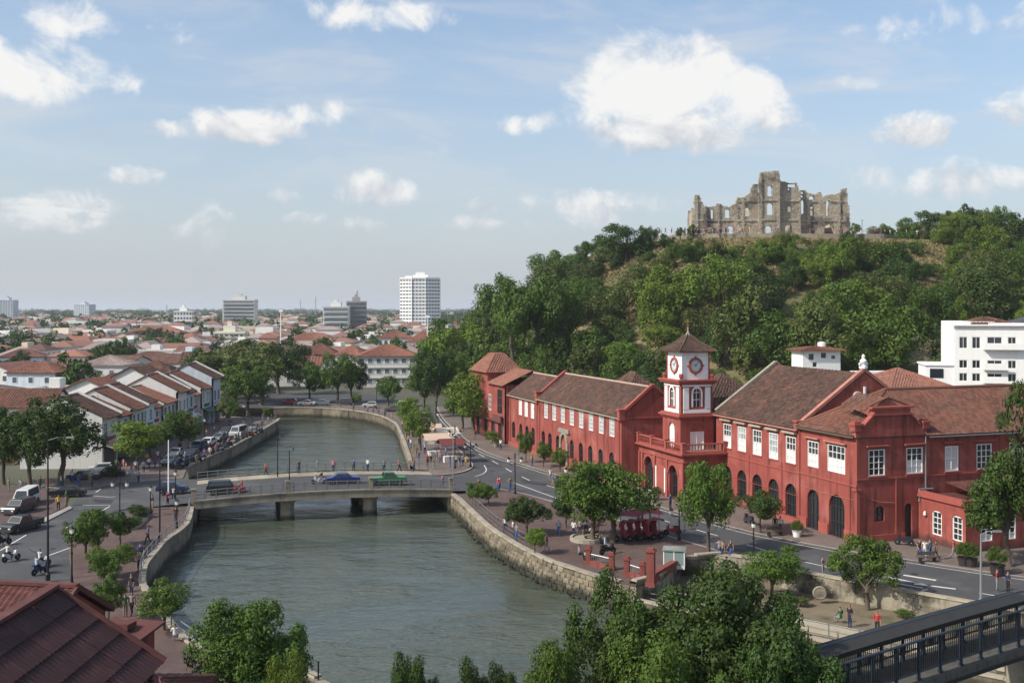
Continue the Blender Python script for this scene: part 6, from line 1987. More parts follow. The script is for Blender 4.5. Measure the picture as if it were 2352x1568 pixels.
for (x, y) in houses:
    if rc.random() < .10 or (y > 420 and noise.noise(Vector((x * .006, y * .004, 5.5))) > .34):
        treeslots.append((x, y))
        continue
    k = rc.choices([0, 1, 2, 3], [3.6, 4.2, 3.2, 1.2])[0]
    w_, d = rc.uniform(8, 14) * (1 + y * .0002), rc.uniform(8, 13)
    h = rc.choice([3.2, 3.4, 5.6, 6.2, 6.6]) + rc.uniform(-.3, .6)
    rz = R(rc.choice([0, 0, 90, 8, -10, 84]) + rc.uniform(-6, 6))
    if ni < 250:
        house(x, y, w_, d, h, rc.uniform(1.6, 2.8), rz, rc.choice(WMS), [TILEF, TILEG, TILEF, TILEO][k], tlab(k, x, y, h, w_), 'houses of the crowded town', hip=rc.random() < .6, flat=(k == 2), wins=(y < 430 and ni < 90), tiled=.7 if y < 330 else 0.0)
        ni += 1
    else:
        o = len(far_mb.v)
        far_mb.M = Matrix.Translation((x, y, 0)) @ Matrix.Rotation(rz, 4, 'Z')
        wi = rc.choice([0, 0, 1])
        hh = h * rc.choice([1, 1, 1, 1.5])
        far_mb.box(-w_ / 2, w_ / 2, 0, d, -.3, hh, wi)
        if k != 2:
            n0 = len(far_mb.f)
            simple_roof(far_mb, -w_ / 2, w_ / 2, 0, d, hh, hh + 2.2, True, 0)
            far_mb.mi[n0:] = [2 + k % 3] * (len(far_mb.f) - n0)
ft = far_mb.build('distant_town', [PLASTER, CREAM, TILEF, TILEG, TILEO]); stuff(ft)
tag(ft, 'mass of small distant roofs and walls stretching to the horizon', 'town')
for i, (x, y) in enumerate(treeslots):
    if i < 30:
        for k in range(1):
            tree(x + rc.uniform(-6, 6), y + rc.uniform(-5, 5), 0, rc.uniform(9, 15), rc.uniform(8, 13), 'far_' + rc.choice(['dark', 'mid', 'dark', 'deep']), 'round green tree between the houses of the crowded town', 'trees between the town houses', rz=rc.uniform(0, 6.28))
# canopy of the far plain
rng = np.random.default_rng(8)
PP = []; NN = []
for _ in range(1500):
    Yf = float(rng.uniform(800, 4600))
    uu = rng.uniform(-80, 1180)
    if noise.noise(Vector((uu * .012, Yf * .004, 2.2))) < -.05:
        continue
    x = (uu - CX) * Yf / F
    r_ = rng.uniform(5, 10) * (1 + Yf / 5000)
    n = 70
    d = rng.normal(size=(n, 3)); d[:, 2] = np.abs(d[:, 2]); d /= np.linalg.norm(d, axis=1, keepdims=True)
    PP.append(d * np.array([r_, r_, r_ * .75]) * rng.uniform(.75, 1.05, (n, 1)) + np.array([x, Yf, r_ * .55])); NN.append(d + rng.normal(size=(n, 3)) * .4)
PP = np.concatenate(PP); NN = np.concatenate(NN); NN /= np.linalg.norm(NN, axis=1, keepdims=True)
PP2 = []; NN2 = []
rg2 = np.random.default_rng(19)
for _ in range(420):
    Yf = float(rg2.uniform(330, 1000)); uu = float(rg2.uniform(-60, 1060))
    if (uu > 500 and Yf < 420) or noise.noise(Vector((uu * .015, Yf * .008, 7.7))) < .02:
        continue
    x = (uu - CX) * Yf / F; r_ = float(rg2.uniform(3.2, 6.5)); zc = float(rg2.uniform(2.5, 5.0))
    for _l in range(6):
        c = rg2.normal(size=3) * np.array([.55, .55, .3]) * r_; q = r_ * float(rg2.uniform(.4, .62)); n = 60
        d = rg2.normal(size=(n, 3)); d[:, 2] += .3; d /= np.linalg.norm(d, axis=1, keepdims=True)
        PP2.append(d * q * rg2.uniform(.75, 1.05, (n, 1)) + c + np.array([x, Yf, zc + r_ * .3])); NN2.append(d * 1.4 + rg2.normal(size=(n, 3)) * .35)
PP2 = np.concatenate(PP2); NN2 = np.concatenate(NN2); NN2 /= np.linalg.norm(NN2, axis=1, keepdims=True)
tm_ = obj('town_trees', leaf_mesh('town_trees', PP2, NN2, 1.5, LEAFK['dark'], rg2, .2)); stuff(tm_)
tag(tm_, 'dark green tree clumps filling the gaps between the middle-distance roofs', 'trees')
cm_ = obj('distant_trees', leaf_mesh('distant_trees', PP, NN, 4.2, LEAFK['dark'], rng, .15)); stuff(cm_)
tag(cm_, 'hazy dark tree canopy spread between the distant roofs', 'trees')
# masts on the skyline
for (u, v0, Y, lab) in ((725, 682, 1300, 'lattice radio mast on the skyline left of the tower block'), (690, 690, 1500, 'thin radio mast left of the lattice mast'), (383, 700, 1300, 'thin mast on the left skyline'), (820, 668, 800, 'antenna on the unfinished grey block')):
    x = (u - CX) * Y / F; ht = H - (v0 - HY) * Y / F
    mb = MB(); z0 = 24 if 'antenna' in lab else 0
    for a in range(3):
        t_ = a * 2.1; mb.tube([(1.2 * math.cos(t_), 1.2 * math.sin(t_), z0), (.2 * math.cos(t_), .2 * math.sin(t_), ht)], .16, 4)
    for zz in np.linspace(z0, ht, 9)[:-1]:
        mb.tube([(-1, -.5, zz), (1, .5, zz + 3)], .1, 4)
    tag(mb.build('radio_mast', GREYM, None, (x, Y, 0)), lab, 'mast')
for (u, vt, Y, lab) in ((645, 716, 420, 'tall pale floodlight pole in the middle distance'), (1010 - 28, 730, 380, 'white pole in front of the wood below the tower block')):
    x = (u - CX) * Y / F; ht = H - (vt - HY) * Y / F
    mb = MB(); mb.tube([(0, 0, 0), (0, 0, ht)], [.3, .16], 6); mb.box(-.8, .8, -.3, .3, ht, ht + .9)
    tag(mb.build('floodlight_pole', WHITE, None, (x, Y, 0)), lab, 'pole')

# ------------------------------------------------------------------ white buildings at the right under the hill
def apartments():
    Y = 165.0
    s_ = Y / F
    x0 = (2192 - CX) * s_
    t = thing('apartment_building', 'white multi-storey apartment building with balconies at the right edge under the hill', 'building', (x0, Y, 0), R(-13))
    mb = MB()
    L = 17.0
    ops = []
    def zz(v):
        return H - (v - HY) * s_
    rows = [(773, 800), (826, 845), (856, 875), (886, 905)]
    for (a, b) in rows:
        for xa in (.7, 2.6, 4.8, 7.8, 10.2, 12.4, 14.6):
            ops.append((xa, xa + (1.25 if xa != 4.8 else 2.2), zz(b), zz(a)))
    wall(mb, 0, L, -.2, zz(748), ops, depth=.35)
    mb.box(0.02, 6.0, .36, 12, zz(748), zz(738)); mb.add([(0, 0, -.2), (0, 12, -.2), (0, 12, zz(748)), (0, 0, zz(748))], [(0, 1, 2, 3)]); mb.box(.3, L - .2, 1.2, 12, 0, zz(748) - .1)
    mb.build('outer_wall', WHITE, t)
    for (a, b, c, d) in ops:
        wm_ = cached(('aptw', round(b - a, 1), round(d - c, 2)), lambda: win_meshes(b - a, d - c, 2, 1, fm=None)[0])
        o = obj('window', wm_, t, ((a + b) / 2, .1, c)); q = MB(); q.box(-(b - a) / 2 + .04, (b - a) / 2 - .04, .06, .08, .04, d - c - .04); obj('pane', q.mesh('pane', GLASS), o)
    for (v, xa, xb) in ((800, 4.2, 10), (846, 4.2, 7.6), (876, 4.2, 7.6)):
        mb = MB(); mb.box(xa, xb, -1.1, -.004, zz(v) - .12, zz(v)); mb.box(xa, xb, -1.1, -1.0, zz(v), zz(v) + .9); mb.build('balcony', WHITE, t)
    mb = MB(); mb.box(-.4, L, -.5, -.004, zz(748), zz(745)); mb.box(5, L, -.3, 10, zz(745), zz(741)); mb.build('roof_slab', WHITE, t)
    mb = MB(); simple_roof(mb, 3, 8, .5, 9, zz(741), zz(728), True, .5); mb.build('roof', TILER, t)
    mb = MB(); simple_roof(mb, 9.5, 16, .5, 9, zz(741), zz(722), True, 0); mb.build('roof', mat('dark_roof', (.06, .06, .07), .7), t)
    for (xa, xb, va) in ((-4.2, -.02, 840),):
        mb = MB(); mb.box(xa, xb, .2, 8, -.2, zz(va)); mb.box(xa - .2, xb, 0, 8.2, zz(va), zz(va) + .25); w1_ = mb.build('lower_wing', WHITE, t)
        mb = MB(); mb.box(xa + .6, xa + 2.6, .12, .19, zz(868), zz(847)); mb.build('wing_window', GLASS, t)
apartments()
Y = 196.0
s_ = Y / F
hx = (1888 - CX) * s_
t = thing('white_house', 'small white house with flat orange tiled roof at the foot of the hill', 'house', (hx, Y, 5.0), R(6))
def zz(v):
    return H - (v - HY) * s_ - 5.0
mb = MB()
wall(mb, -3.6, 3.6, 0, zz(804), [(-2.6, -1.6, zz(826), zz(812)), (-.2, .8, zz(822), zz(810)), (1.8, 2.6, zz(824), zz(816)), (-1.8, -1.0, zz(842), zz(832))], depth=.3)
mb.box(-3.6, 3.6, .31, 6, 0, zz(804)); mb.build('outer_wall', WHITE, t)
for (a, b, c, d) in ((-2.6, -1.6, zz(826), zz(812)), (-.2, .8, zz(822), zz(810)), (1.8, 2.6, zz(824), zz(816)), (-1.8, -1.0, zz(842), zz(832))):
    mb = MB(); mb.box(a, b, .15, .2, c, d); mb.build('window', GLASS, t)
mb = MB(); simple_roof(mb, -3.6, 3.6, 0, 6, zz(804), zz(796), True, .4, ov=.9); mb.build('roof', TILEO, t)
mb = MB(); mb.lathe([(.8, zz(797)), (.8, zz(788)), (.3, zz(786))], 10, (1.2, 3, 0)); mb.build('roof_house', WHITE, t)
t = thing('garden_wall', 'long white walls in front of the small white house', 'wall', (hx - 1, 186, 3), R(4))
mb = MB(); mb.box(-8, 12, 0, .4, -3, 7.2); mb.build('wall_face', WHITE, t)
mb = MB(); mb.box(3, 12, -4, -.003, -3, 7.9); mb.build('outbuilding', PLASTER, t)
for (u, v, Y, wpx, lab) in ((2092, 775, 208, 66, 'open shelter with flat tan roof on the lower hillside'),):
    p = A(u, v, Y); w_ = wpx * Y / F
    t = thing('shelter', lab, 'shelter', (p.x, p.y, p.z - 3))
    for xa in (-.45, .45):
        mb = MB(); mb.box(w_ * xa - .15, w_ * xa + .15, 0, .3, -3, 2.6); mb.build('post', CREAM, t)
    mb = MB(); mb.box(-w_ * .4, w_ * .4, 2, 2.2, -2, 2.6); mb.build('back_wall', CREAM, t)
    mb = MB(); slab_roof(mb, (-w_ / 2, -.6, 2.6), (w_ / 2, -.6, 2.6), (-w_ / 2, 3, 3.3), (w_ / 2, 3, 3.3), th=.25); mb.build('roof', CANVAS, t)

# ------------------------------------------------------------------ foreground roofs, lower left
fa_ = thing('foreground_house', 'maroon sheet-metal gable roof filling the bottom left corner', 'house', (-18, 30, 0))
ridge_z, eave_z, xe = 11.0, 8.15, 4.25
Yf0, Yf1 = -14.0, 11.0
mb = MB(); mb.box(-3.9, 3.9, Yf0 + .3, Yf1 - .4, -.2, eave_z); mb.add([(-3.9, Yf1 - .4, eave_z), (3.9, Yf1 - .4, eave_z), (0, Yf1 - .4, ridge_z - .25)], [(0, 1, 2)]); mb.build('outer_wall', RED, fa_)
nr, npn = 5, 12
sl_ = Vector((xe, 0, eave_z - ridge_z))
for sgn in (1, -1):
    for r in range(nr):
        for c in range(npn):
            y0, y1 = Yf0 + (Yf1 - Yf0) * c / npn, Yf0 + (Yf1 - Yf0) * (c + 1) / npn
            if sgn < 0 and c % 2:
                continue
            if sgn < 0:
                y1 = Yf0 + (Yf1 - Yf0) * (c + 2) / npn
            a0, a1 = r / nr, (r + 1) / nr + .03
            mb = MB()
            nn = 14
            vs = []; fs = []
            jz = random.uniform(-.008, .012)
            for i in range(nn + 1):
                y = y0 + .01 + (y1 - y0 - .02) * i / nn
                dz = (.030 if i % 2 else -.020)
                for (a, l) in ((a0, .03), (a1, .12)):
                    vs.append((sgn * xe * a, y, ridge_z + (eave_z - ridge_z) * a + l + dz + jz - (.03 if a == a1 else .03)))
            for i in range(nn):
                fs.append((2 * i, 2 * i + 2, 2 * i + 3, 2 * i + 1))
            mb.add(vs, fs)
            mb.build('roof_sheet', MAROON, fa_)
mb = MB(); mb.beam((0, Yf0, ridge_z + .1), (0, Yf1 + .1, ridge_z + .1), .42, .14); mb.build('ridge_cap', MAROON2, fa_)
mb = MB(); mb.beam((0, Yf1 + .05, ridge_z + .03), (xe + .1, Yf1 + .05, eave_z), .2, .26); mb.build('barge_board', MAROON2, fa_)
mb = MB(); mb.beam((0, Yf1 + .05, ridge_z + .03), (-xe - .1, Yf1 + .05, eave_z), .2, .26); mb.build('barge_board', MAROON2, fa_)
# lower lean-to wing right of it
p1, p2 = A(345, 1486, 42.0), A(437, 1538, 40.0)
t = thing('lean_to_house', 'small rust red roof wing tucked beside the maroon foreground roof', 'house', (-13.4, 40.5, 0))
mb = MB(); mb.box(-1.2, .9, -3.6, 2.2, -.2, 6.8); mb.build('outer_wall', RED, t)
mb = MB(); simple_roof(mb, -1.4, .9, -3.6, 2.2, 6.9, 8.0, True, .3, ov=.35); mb.build('roof', MAROON2, t)
# second roofs behind
def gable_house(name, label, p, q, half, rz_, ez, m, wallm=RED, tiled=.3):
    p, q = Vector(p), Vector(q); L = (q - p).length; ang = math.atan2(q.y - p.y, q.x - p.x)
    t = thing(name, label, 'house', (p.x, p.y, 0), ang)
    mb = MB(); mb.box(.2, L - .2, -half + .4, half - .4, -.2, ez); mb.add([(L - .2, -half + .4, ez), (L - .2, half - .4, ez), (L - .2, 0, rz_ - .2)], [(0, 1, 2)]); mb.build('outer_wall', wallm, t)
    mb = MB()
    for sgn in (1, -1):
        slab_roof(mb, (0, sgn * half, ez), (L, sgn * half, ez), (0, 0, rz_), (L, 0, rz_), th=.14)
        tile_roof(mb, (0, sgn * half, ez + .02), (L, sgn * half, ez + .02), (0, 0, rz_ + .02), (L, 0, rz_ + .02), course=tiled, tw=tiled)
    mb.build('roof', m, t)
    mb = MB(); mb.beam((0, 0, rz_ + .1), (L, 0, rz_ + .1), .35, .14); mb.build('ridge_cap', m, t)
    mb = MB()
    for sgn in (1, -1):
        mb.beam((L, 0, rz_ + .02), (L, sgn * half, ez), .16, .24)
    mb.build('barge_board', m, t)
    return t
gable_house('foreground_house', 'rust red gable roof behind the maroon foreground roof at the left edge', (-34, 49.5), (-19.6, 47.2), 3.0, 9.4, 7.6, MAROON2)
gable_house('foreground_house', 'small tiled roof between the two larger foreground roofs', (-30, 43.5), (-20.5, 44), 1.7, 9.0, 7.9, MAROON2, tiled=.28)
p = A(278, 1436, 56)
t = thing('kiosk', 'small flat red kiosk roof beside the left promenade', 'kiosk', (-20.8, 56, 0), R(-15))
mb = MB(); mb.box(-1.2, 1.2, -1, 1, 0, 4.6); mb.build('outer_wall', RED, t)
mb = MB(); slab_roof(mb, (-1.6, -1.4, 4.6), (1.6, -1.4, 4.6), (-1.6, 1.4, 5.0), (1.6, 1.4, 5.0), th=.15); mb.box(-.5, .5, -.4, .4, 4.9, 5.2); mb.build('roof', MAROON2, t)
# ------------------------------------------------------------------ street and riverside trees
treeD(1092, 1160, 44, 1107, 'fine_mid', 'small bushy tree at the right end of the bridge, nearer the river', var=0)
treeD(1122, 1162, 40, 1112, 'fine_mid', 'small bushy tree at the right end of the bridge, nearer the road', var=1)
treeD(1210, 1230, 92, 1140, 'fine_dark', 'mid-sized round tree on the brick promenade left of the big plaza tree', var=0)
treeD(1228, 1272, 44, 1213, 'fine_bright', 'small lollipop-shaped tree beside the promenade railing', var=2)
treeD(1172, 1192, 26, 1163, 'fine_mid', 'low shrub on the promenade left of the round tree', name='shrub', cat='shrub')
treeD(1362, 1243, 150, 1066, 'fine_mid', 'big spreading plaza tree, its left half over the seated people', var=1)
treeD(1408, 1246, 160, 1058, 'fine_mid', 'big spreading plaza tree, its right half beside the red canopies', var=2)
treeD(1300, 1212, 62, 1130, 'fine_dark', 'dark low tree at the left edge of the big plaza tree', var=2)
treeD(1628, 1270, 122, 1062, 'fine_mid', 'slender street tree with pale trunk in front of the gabled hall', var=0)
treeD(1744, 1222, 104, 1130, 'fine_dark', 'reddish green street tree in front of the arches of the gabled hall', var=1)
treeD(1773, 1375, 108, 1258, 'fine_mid', 'round tree on the terrace beside the retaining wall, left one', z=-1.2, var=2)
treeD(1992, 1400, 142, 1228, 'fine_mid', 'round tree on the terrace beside the retaining wall, right one', z=-1.2, var=1)
treeD(2040, 1392, 34, 1350, 'fine_dark', 'dark shrub on the terrace right of the round tree', z=-1.2, name='shrub', cat='shrub')
treeD(2318, 1300, 176, 1040, 'fine_dark', 'large dark tree at the right edge in front of the red annex', var=0)
treeD(2412, 1322, 170, 858, 'fine_dark', 'tall tree leaning in at the right edge above the red wing', var=1)
treeD(1089, 997, 118, 856, 'fine_bright', 'large yellow-green tree in front of the red corner house', var=1)
treeD(1062, 985, 80, 880, 'fine_mid', 'green tree directly left of the large yellow-green tree', var=0)
treeD(966, 1034, 66, 934, 'fine_bright', 'light green riverside tree nearest the bridge on the right quay', var=0)
treeD(940, 1000, 50, 912, 'fine_bright', 'light green riverside tree second from the bridge on the right quay', var=2)
for i, (u, v, w_, vt, k) in enumerate(((1000, 958, 84, 800, 'dark'), (1040, 950, 80, 806, 'mid'), (975, 950, 70, 818, 'mid'))):
    treeD(u, v, w_, vt, 'fine_' + k, ['dark tall tree left of the red corner house, middle of three', 'dark tall tree nearest the red corner house, right of three', 'dark tall tree beside the white riverside building, left of three'][i])
treeD(892, 934, 64, 862, 'fine_mid', 'round tree on the far quay in front of the white riverside building')
treeD(820, 928, 24, 905, 'fine_bright', 'small round bush on the far quay', cat='bush', name='bush')
for i, (u, v, w_, vt, k) in enumerate(((712, 925, 70, 832, 'mid'), (775, 926, 90, 812, 'mid'), (808, 922, 60, 828, 'dark'))):
    treeD(u, v, w_, vt, 'fine_' + k, ['left tree of the clump on the far quay', 'middle and tallest tree of the clump on the far quay', 'right tree of the clump on the far quay'][i])
for i, (u, v, w_, vt, k) in enumerate(((470, 918, 120, 800, 'dark'), (540, 925, 150, 786, 'olive'), (600, 930, 140, 790, 'olive'), (640, 905, 110, 785, 'dark'), (505, 905, 100, 812, 'mid'), (570, 950, 110, 838, 'mid'), (575, 895, 130, 780, 'dark'))):
    treeD(u, v, w_, vt, 'fine_' + k, ['leftmost', 'broad olive', 'tallest olive', 'dark rightmost', 'green inner', 'low front', 'dark rear'][i] + ' tree of the large grove on the left bank at the river bend')
treeD(138, 1112, 178, 912, 'fine_dark', 'large dark tree by the left road junction with dense crown', var=0)
treeD(70, 1118, 130, 940, 'fine_dark', 'dark tree leaning left of the large junction tree', var=1)
treeD(8, 1110, 110, 935, 'fine_dark', 'dark tree cut by the left edge above the road', var=2)
treeD(316, 1078, 104, 968, 'fine_bright', 'bright green street tree in front of the shophouses, nearer one', var=2)
treeD(416, 1042, 92, 942, 'fine_mid', 'green street tree in front of the shophouses, farther one', var=0)
treeD(345, 1050, 70, 976, 'fine_mid', 'dark street tree between the two shophouse trees', var=1)
treeD(526, 978, 48, 914, 'fine_mid', 'small street tree at the far end of the shophouse row', var=1)
treeD(612, 962, 20, 935, 'fine_bright', 'small rounded shrub near the tip of the left quay', cat='shrub', name='shrub')
treeD(258, 1098, 26, 1066, 'fine_mid', 'small green shrub on the junction corner below the shophouses', cat='shrub', name='shrub')
for i, (u, v, w_, vt) in enumerate(((196, 1283, 84, 1178), (225, 1272, 90, 1166), (276, 1252, 62, 1176), (258, 1325, 82, 1246), (240, 1345, 70, 1268), (250, 1432, 66, 1318))):
    treeD(u, v, w_, vt, 'fine_' + ['mid', 'mid', 'dark', 'bright', 'mid', 'mid'][i], ['leftmost tree of the clump on the near left promenade', 'tallest tree of the clump on the near left promenade', 'dark tree right of the promenade clump', 'bright tree below the promenade clump', 'small tree below the bright promenade tree', 'slim tree beside the benches on the near left promenade'][i], var=i)
treeD(376, 1446, 112, 1340, 'fine_mid', 'small tree by the left bank railing with bare trunk', var=2)
treeD(315, 1190, 52, 1160, 'fine_dark', 'low hedge shrub in the promenade planter', cat='shrub', name='shrub')
treeD(305, 1212, 40, 1186, 'fine_mid', 'low clipped shrub below the promenade planter', cat='shrub', name='shrub')
for i, (u, v, w_, vt) in enumerate(((1208, 1062, 36, 990), (1248, 1072, 40, 1015), (1286, 1082, 44, 1030))):
    treeD(u, v, w_, vt, 'fine_mid', ['slim palm-like tree', 'small leafy tree', 'small bushy tree'][i] + ' on the pavement in front of the long red building', var=i)
treeD(1131, 1018, 30, 990, 'fine_bright', 'rounded bush in front of the red corner house', cat='bush', name='bush')
treeD(1290, 1150, 24, 1092, 'fine_mid', 'young tree by the kerb near the road lamps')
treeD(1110, 835, 110, 712, 'fine_dark', 'tall dark tree standing at the left foot of the hill', z=4)
treeD(232, 862, 92, 790, 'fine_dark', 'large dark round tree among the roofs behind the shophouses')
treeD(25, 890, 80, 822, 'fine_dark', 'dark tree among the roofs at the left edge')
treeD(1890, 850, 50, 808, 'fine_bright', 'bright green tree left of the small white house', z=6)
treeD(1790, 852, 60, 802, 'fine_bright', 'yellow-green tree behind the gabled hall ridge', z=7)
treeD(2030, 850, 120, 760, 'fine_dark', 'dark broad tree right of the small white house', z=7)
for i, (u, v, w_, vt) in enumerate(((1600, 1330, 40, 1300), (1650, 1345, 50, 1312), (1840, 1392, 36, 1370), (1720, 1360, 40, 1330), (2075, 1420, 40, 1398), (1560, 1322, 40, 1296))):
    treeD(u, v, w_, vt, 'fine_' + ['olive', 'mid', 'olive', 'dark', 'mid', 'olive'][i], ['wild shrub nearest the glass kiosk on the terrace', 'wild shrub at the foot of the retaining wall left end', 'low weed clump beside the stone plaque', 'shrub below the left terrace tree', 'weed clump right of the right terrace tree', 'shrub under the red wall'][i], z=-1.2, cat='shrub', name='shrub')
# foreground crowns
def crown_tree(u, vtop, Y, wd, ht, kind, label, var, z=0.05):
    x = (u - CX) * Y / F
    zt = H - (vtop - HY) * Y / F
    return tree(x, Y, z, wd, zt - z, kind, label, var=var, rz=var * 1.3 + u)
crown_tree(575, 1372, 52, 6.3, 8, 'close_mid', 'round foreground tree on the near left bank', 0)
crown_tree(645, 1508, 46, 2.6, 5, 'close_bright', 'small bright tree below the round foreground tree', 0)
crown_tree(1660, 1318, 49, 8.4, 9, 'close_dark', 'largest foreground tree, the tall right crown before the terrace', 0)
crown_tree(1420, 1338, 50, 6.2, 9, 'close_dark', 'foreground tree left of the largest crown, overhanging the river', 1)
crown_tree(1790, 1420, 46, 5.4, 8, 'close_dark', 'foreground tree beside the footbridge, right of the largest crown', 1)
crown_tree(1530, 1440, 45, 6.0, 8, 'close_mid', 'foreground tree at the bottom between the two big crowns', 1)
crown_tree(1290, 1480, 47, 3.6, 7, 'close_mid', 'foreground treetop at the bottom edge right of centre', 0)
crown_tree(1120, 1512, 46, 2.8, 6, 'close_dark', 'low treetop rising at the bottom edge near the centre', 1)
crown_tree(945, 1506, 46, 2.4, 6, 'close_dark', 'treetop at the bottom edge left of centre', 0)

# ------------------------------------------------------------------ lamps and poles
def lamp_mesh_post(h, r=.07):
    mb = MB(); mb.lathe([(r * 2.4, 0), (r * 2.4, .25), (r * 1.6, .4), (r * 1.2, .9), (r, 1.0), (r * .75, h)], 8); mb.lathe([(r * 1.5, h * .62), (r * 1.5, h * .62 + .12)], 8)
    return mb.mesh('post', BLACK)
def lantern_mesh(s_=1.0):
    mb = MB(); mb.lathe([(.08 * s_, 0), (.17 * s_, .08 * s_), (.2 * s_, .42 * s_)], 6); return mb.mesh('lantern', LAMPW)
def cap_mesh(s_=1.0):
    mb = MB(); mb.lathe([(.25 * s_, .42 * s_), (.18 * s_, .52 * s_), (.06 * s_, .62 * s_), (.02 * s_, .75 * s_)], 6); return mb.mesh('lantern_cap', BLACK)
def lamp(u, v, vtop, label, arms=2, z=PZ, big=1.0, rz=0.0):
    p = G(u, v, z); h = (v - vtop) * p.y / F
    t = thing('street_lamp', label, 'street lamp', p, rz)
    obj('post', lamp_mesh_post(h), t)
    me, ce = cached(('lan', big), lambda: lantern_mesh(big)), cached(('cap', big), lambda: cap_mesh(big))
    if arms == 1:
        o = obj('lantern', me, t, (0, 0, h)); obj('lantern_cap', ce, o)
    else:
        mb = MB(); mb.tube([(-.75, 0, h * .86), (-.5, 0, h * .8), (0, 0, h * .82), (.5, 0, h * .8), (.75, 0, h * .86)], .045, 5); mb.lathe([(.05, 0), (.12, .1), (.05, .25), (.1, .4), (.02, .7)], 6, (0, 0, h - .1)); mb.build('bracket', BLACK, t)
        for a in (-.75, .75):
            o = obj('lantern', me, t, (a, 0, h * .86)); obj('lantern_cap', ce, o)
    return t
def pole(u, v, vtop, label, m=BLACK, arm=1.2, z=PZ, r=.09, rz=0.0):
    p = G(u, v, z); h = (v - vtop) * p.y / F
    t = thing('light_pole', label, 'light pole', p, rz)
    mb = MB(); mb.tube([(0, 0, 0), (0, 0, h * .5), (0, 0, h)], [r, r * .8, r * .55], 7); mb.lathe([(r * 2, 0), (r * 1.9, .5), (r, .6)], 8); mb.build('post', m, t)
    if arm:
        mb = MB(); mb.tube([(0, 0, h - .05), (arm * .5, 0, h + .2), (arm, 0, h + .22)], .04, 5); mb.build('arm', m, t)
        mb = MB(); mb.box(arm - .1, arm + .5, -.12, .12, h + .14, h + .26); mb.build('lamp_head', GREYM, t)
    return t
lamp(1183, 1133, 1050, 'ornate black twin lantern lamp on the promenade corner right of the bridge')
lamp(1081, 1072, 1022, 'black lamp with pale lanterns on the kerb of the market corner')
lamp(1731, 1278, 1212, 'lamp with pale head on the kerb before the gabled hall', 1)
lamp(1560, 1240, 1172, 'street lamp beside the plaza kerb right of the big tree', 2)
lamp(1493, 1222, 1132, 'thin pole lamp among the red canopies', 1)
lamp(1300, 1130, 1085, 'small black lamp at the roadside before the long red building', 1, z=.02)
lamp(275, 1188, 1106, 'black twin lantern lamp at the left junction', 2)
lamp(346, 1178, 1128, 'short black lamp on the near left promenade by the junction', 1)
lamp(403, 1165, 1092, 'black lamp at the left end of the bridge', 1)
lamp(406, 1212, 1160, 'short black bollard lamp beside the curved railing', 1)
lamp(165, 1345, 1226, 'lamp post on the promenade kerb at the near left road', 1)
lamp(1045, 1075, 986, 'tall black lamp at the market corner', 2)
lamp(865, 940, 880, 'lamp on the far quay', 1)
lamp(1006, 1012, 955, 'lamp at the kerb of the right road far end', 1)
lamp(470, 1020, 968, 'lamp on the left quay beside the railing', 1)
lamp(560, 985, 935, 'lamp on the left quay near the river bend', 1)
pole(110, 1332, 1010, 'very tall thin black pole in front of the near left road', arm=1.6, r=.1)
pole(367, 1240, 1062, 'tall black pole on the near left promenade', arm=0, r=.09)
pole(387, 1150, 1010, 'pale pole at the left junction corner', m=WHITE, arm=.0)
pole(1041, 1118, 1000, 'pale grey pole at the right end of the bridge', m=GREYM, arm=.8)
pole(2253, 1392, 1226, 'tall pale lamp pole beside the footbridge end', m=GREYM, arm=1.0, r=.1)
pole(2012 - 440, 1225, 1130, 'thin roadside pole before the clock tower porch', m=GREYM, arm=.7)
for i, (x, lab) in enumerate(((9.6, 'tall dark lamp pole on the bridge, left of the two'), (10.4, 'shorter dark lamp pole on the bridge, right of the two'))):
    q = Matrix.Translation((NL.x, NL.y, 0)) @ Matrix.Rotation(bang, 4, 'Z') @ Vector((x, 12.4 if i == 0 else .3, 0))
    t = thing('light_pole', lab, 'light pole', (q.x, q.y, bz(x) + .15))
    h = 5.0 if i == 0 else 4.9
    mb = MB(); mb.tube([(0, 0, 0), (0, 0, h)], [.08, .05], 7); mb.build('post', BLACK, t)
    mb = MB(); mb.tube([(0, 0, h - .3), (.4, 0, h + .05)], .03, 5); mb.lathe([(.05, 0), (.14, .1), (.02, .3)], 6, (.45, 0, h)); mb.build('lamp_head', BLACK, t)

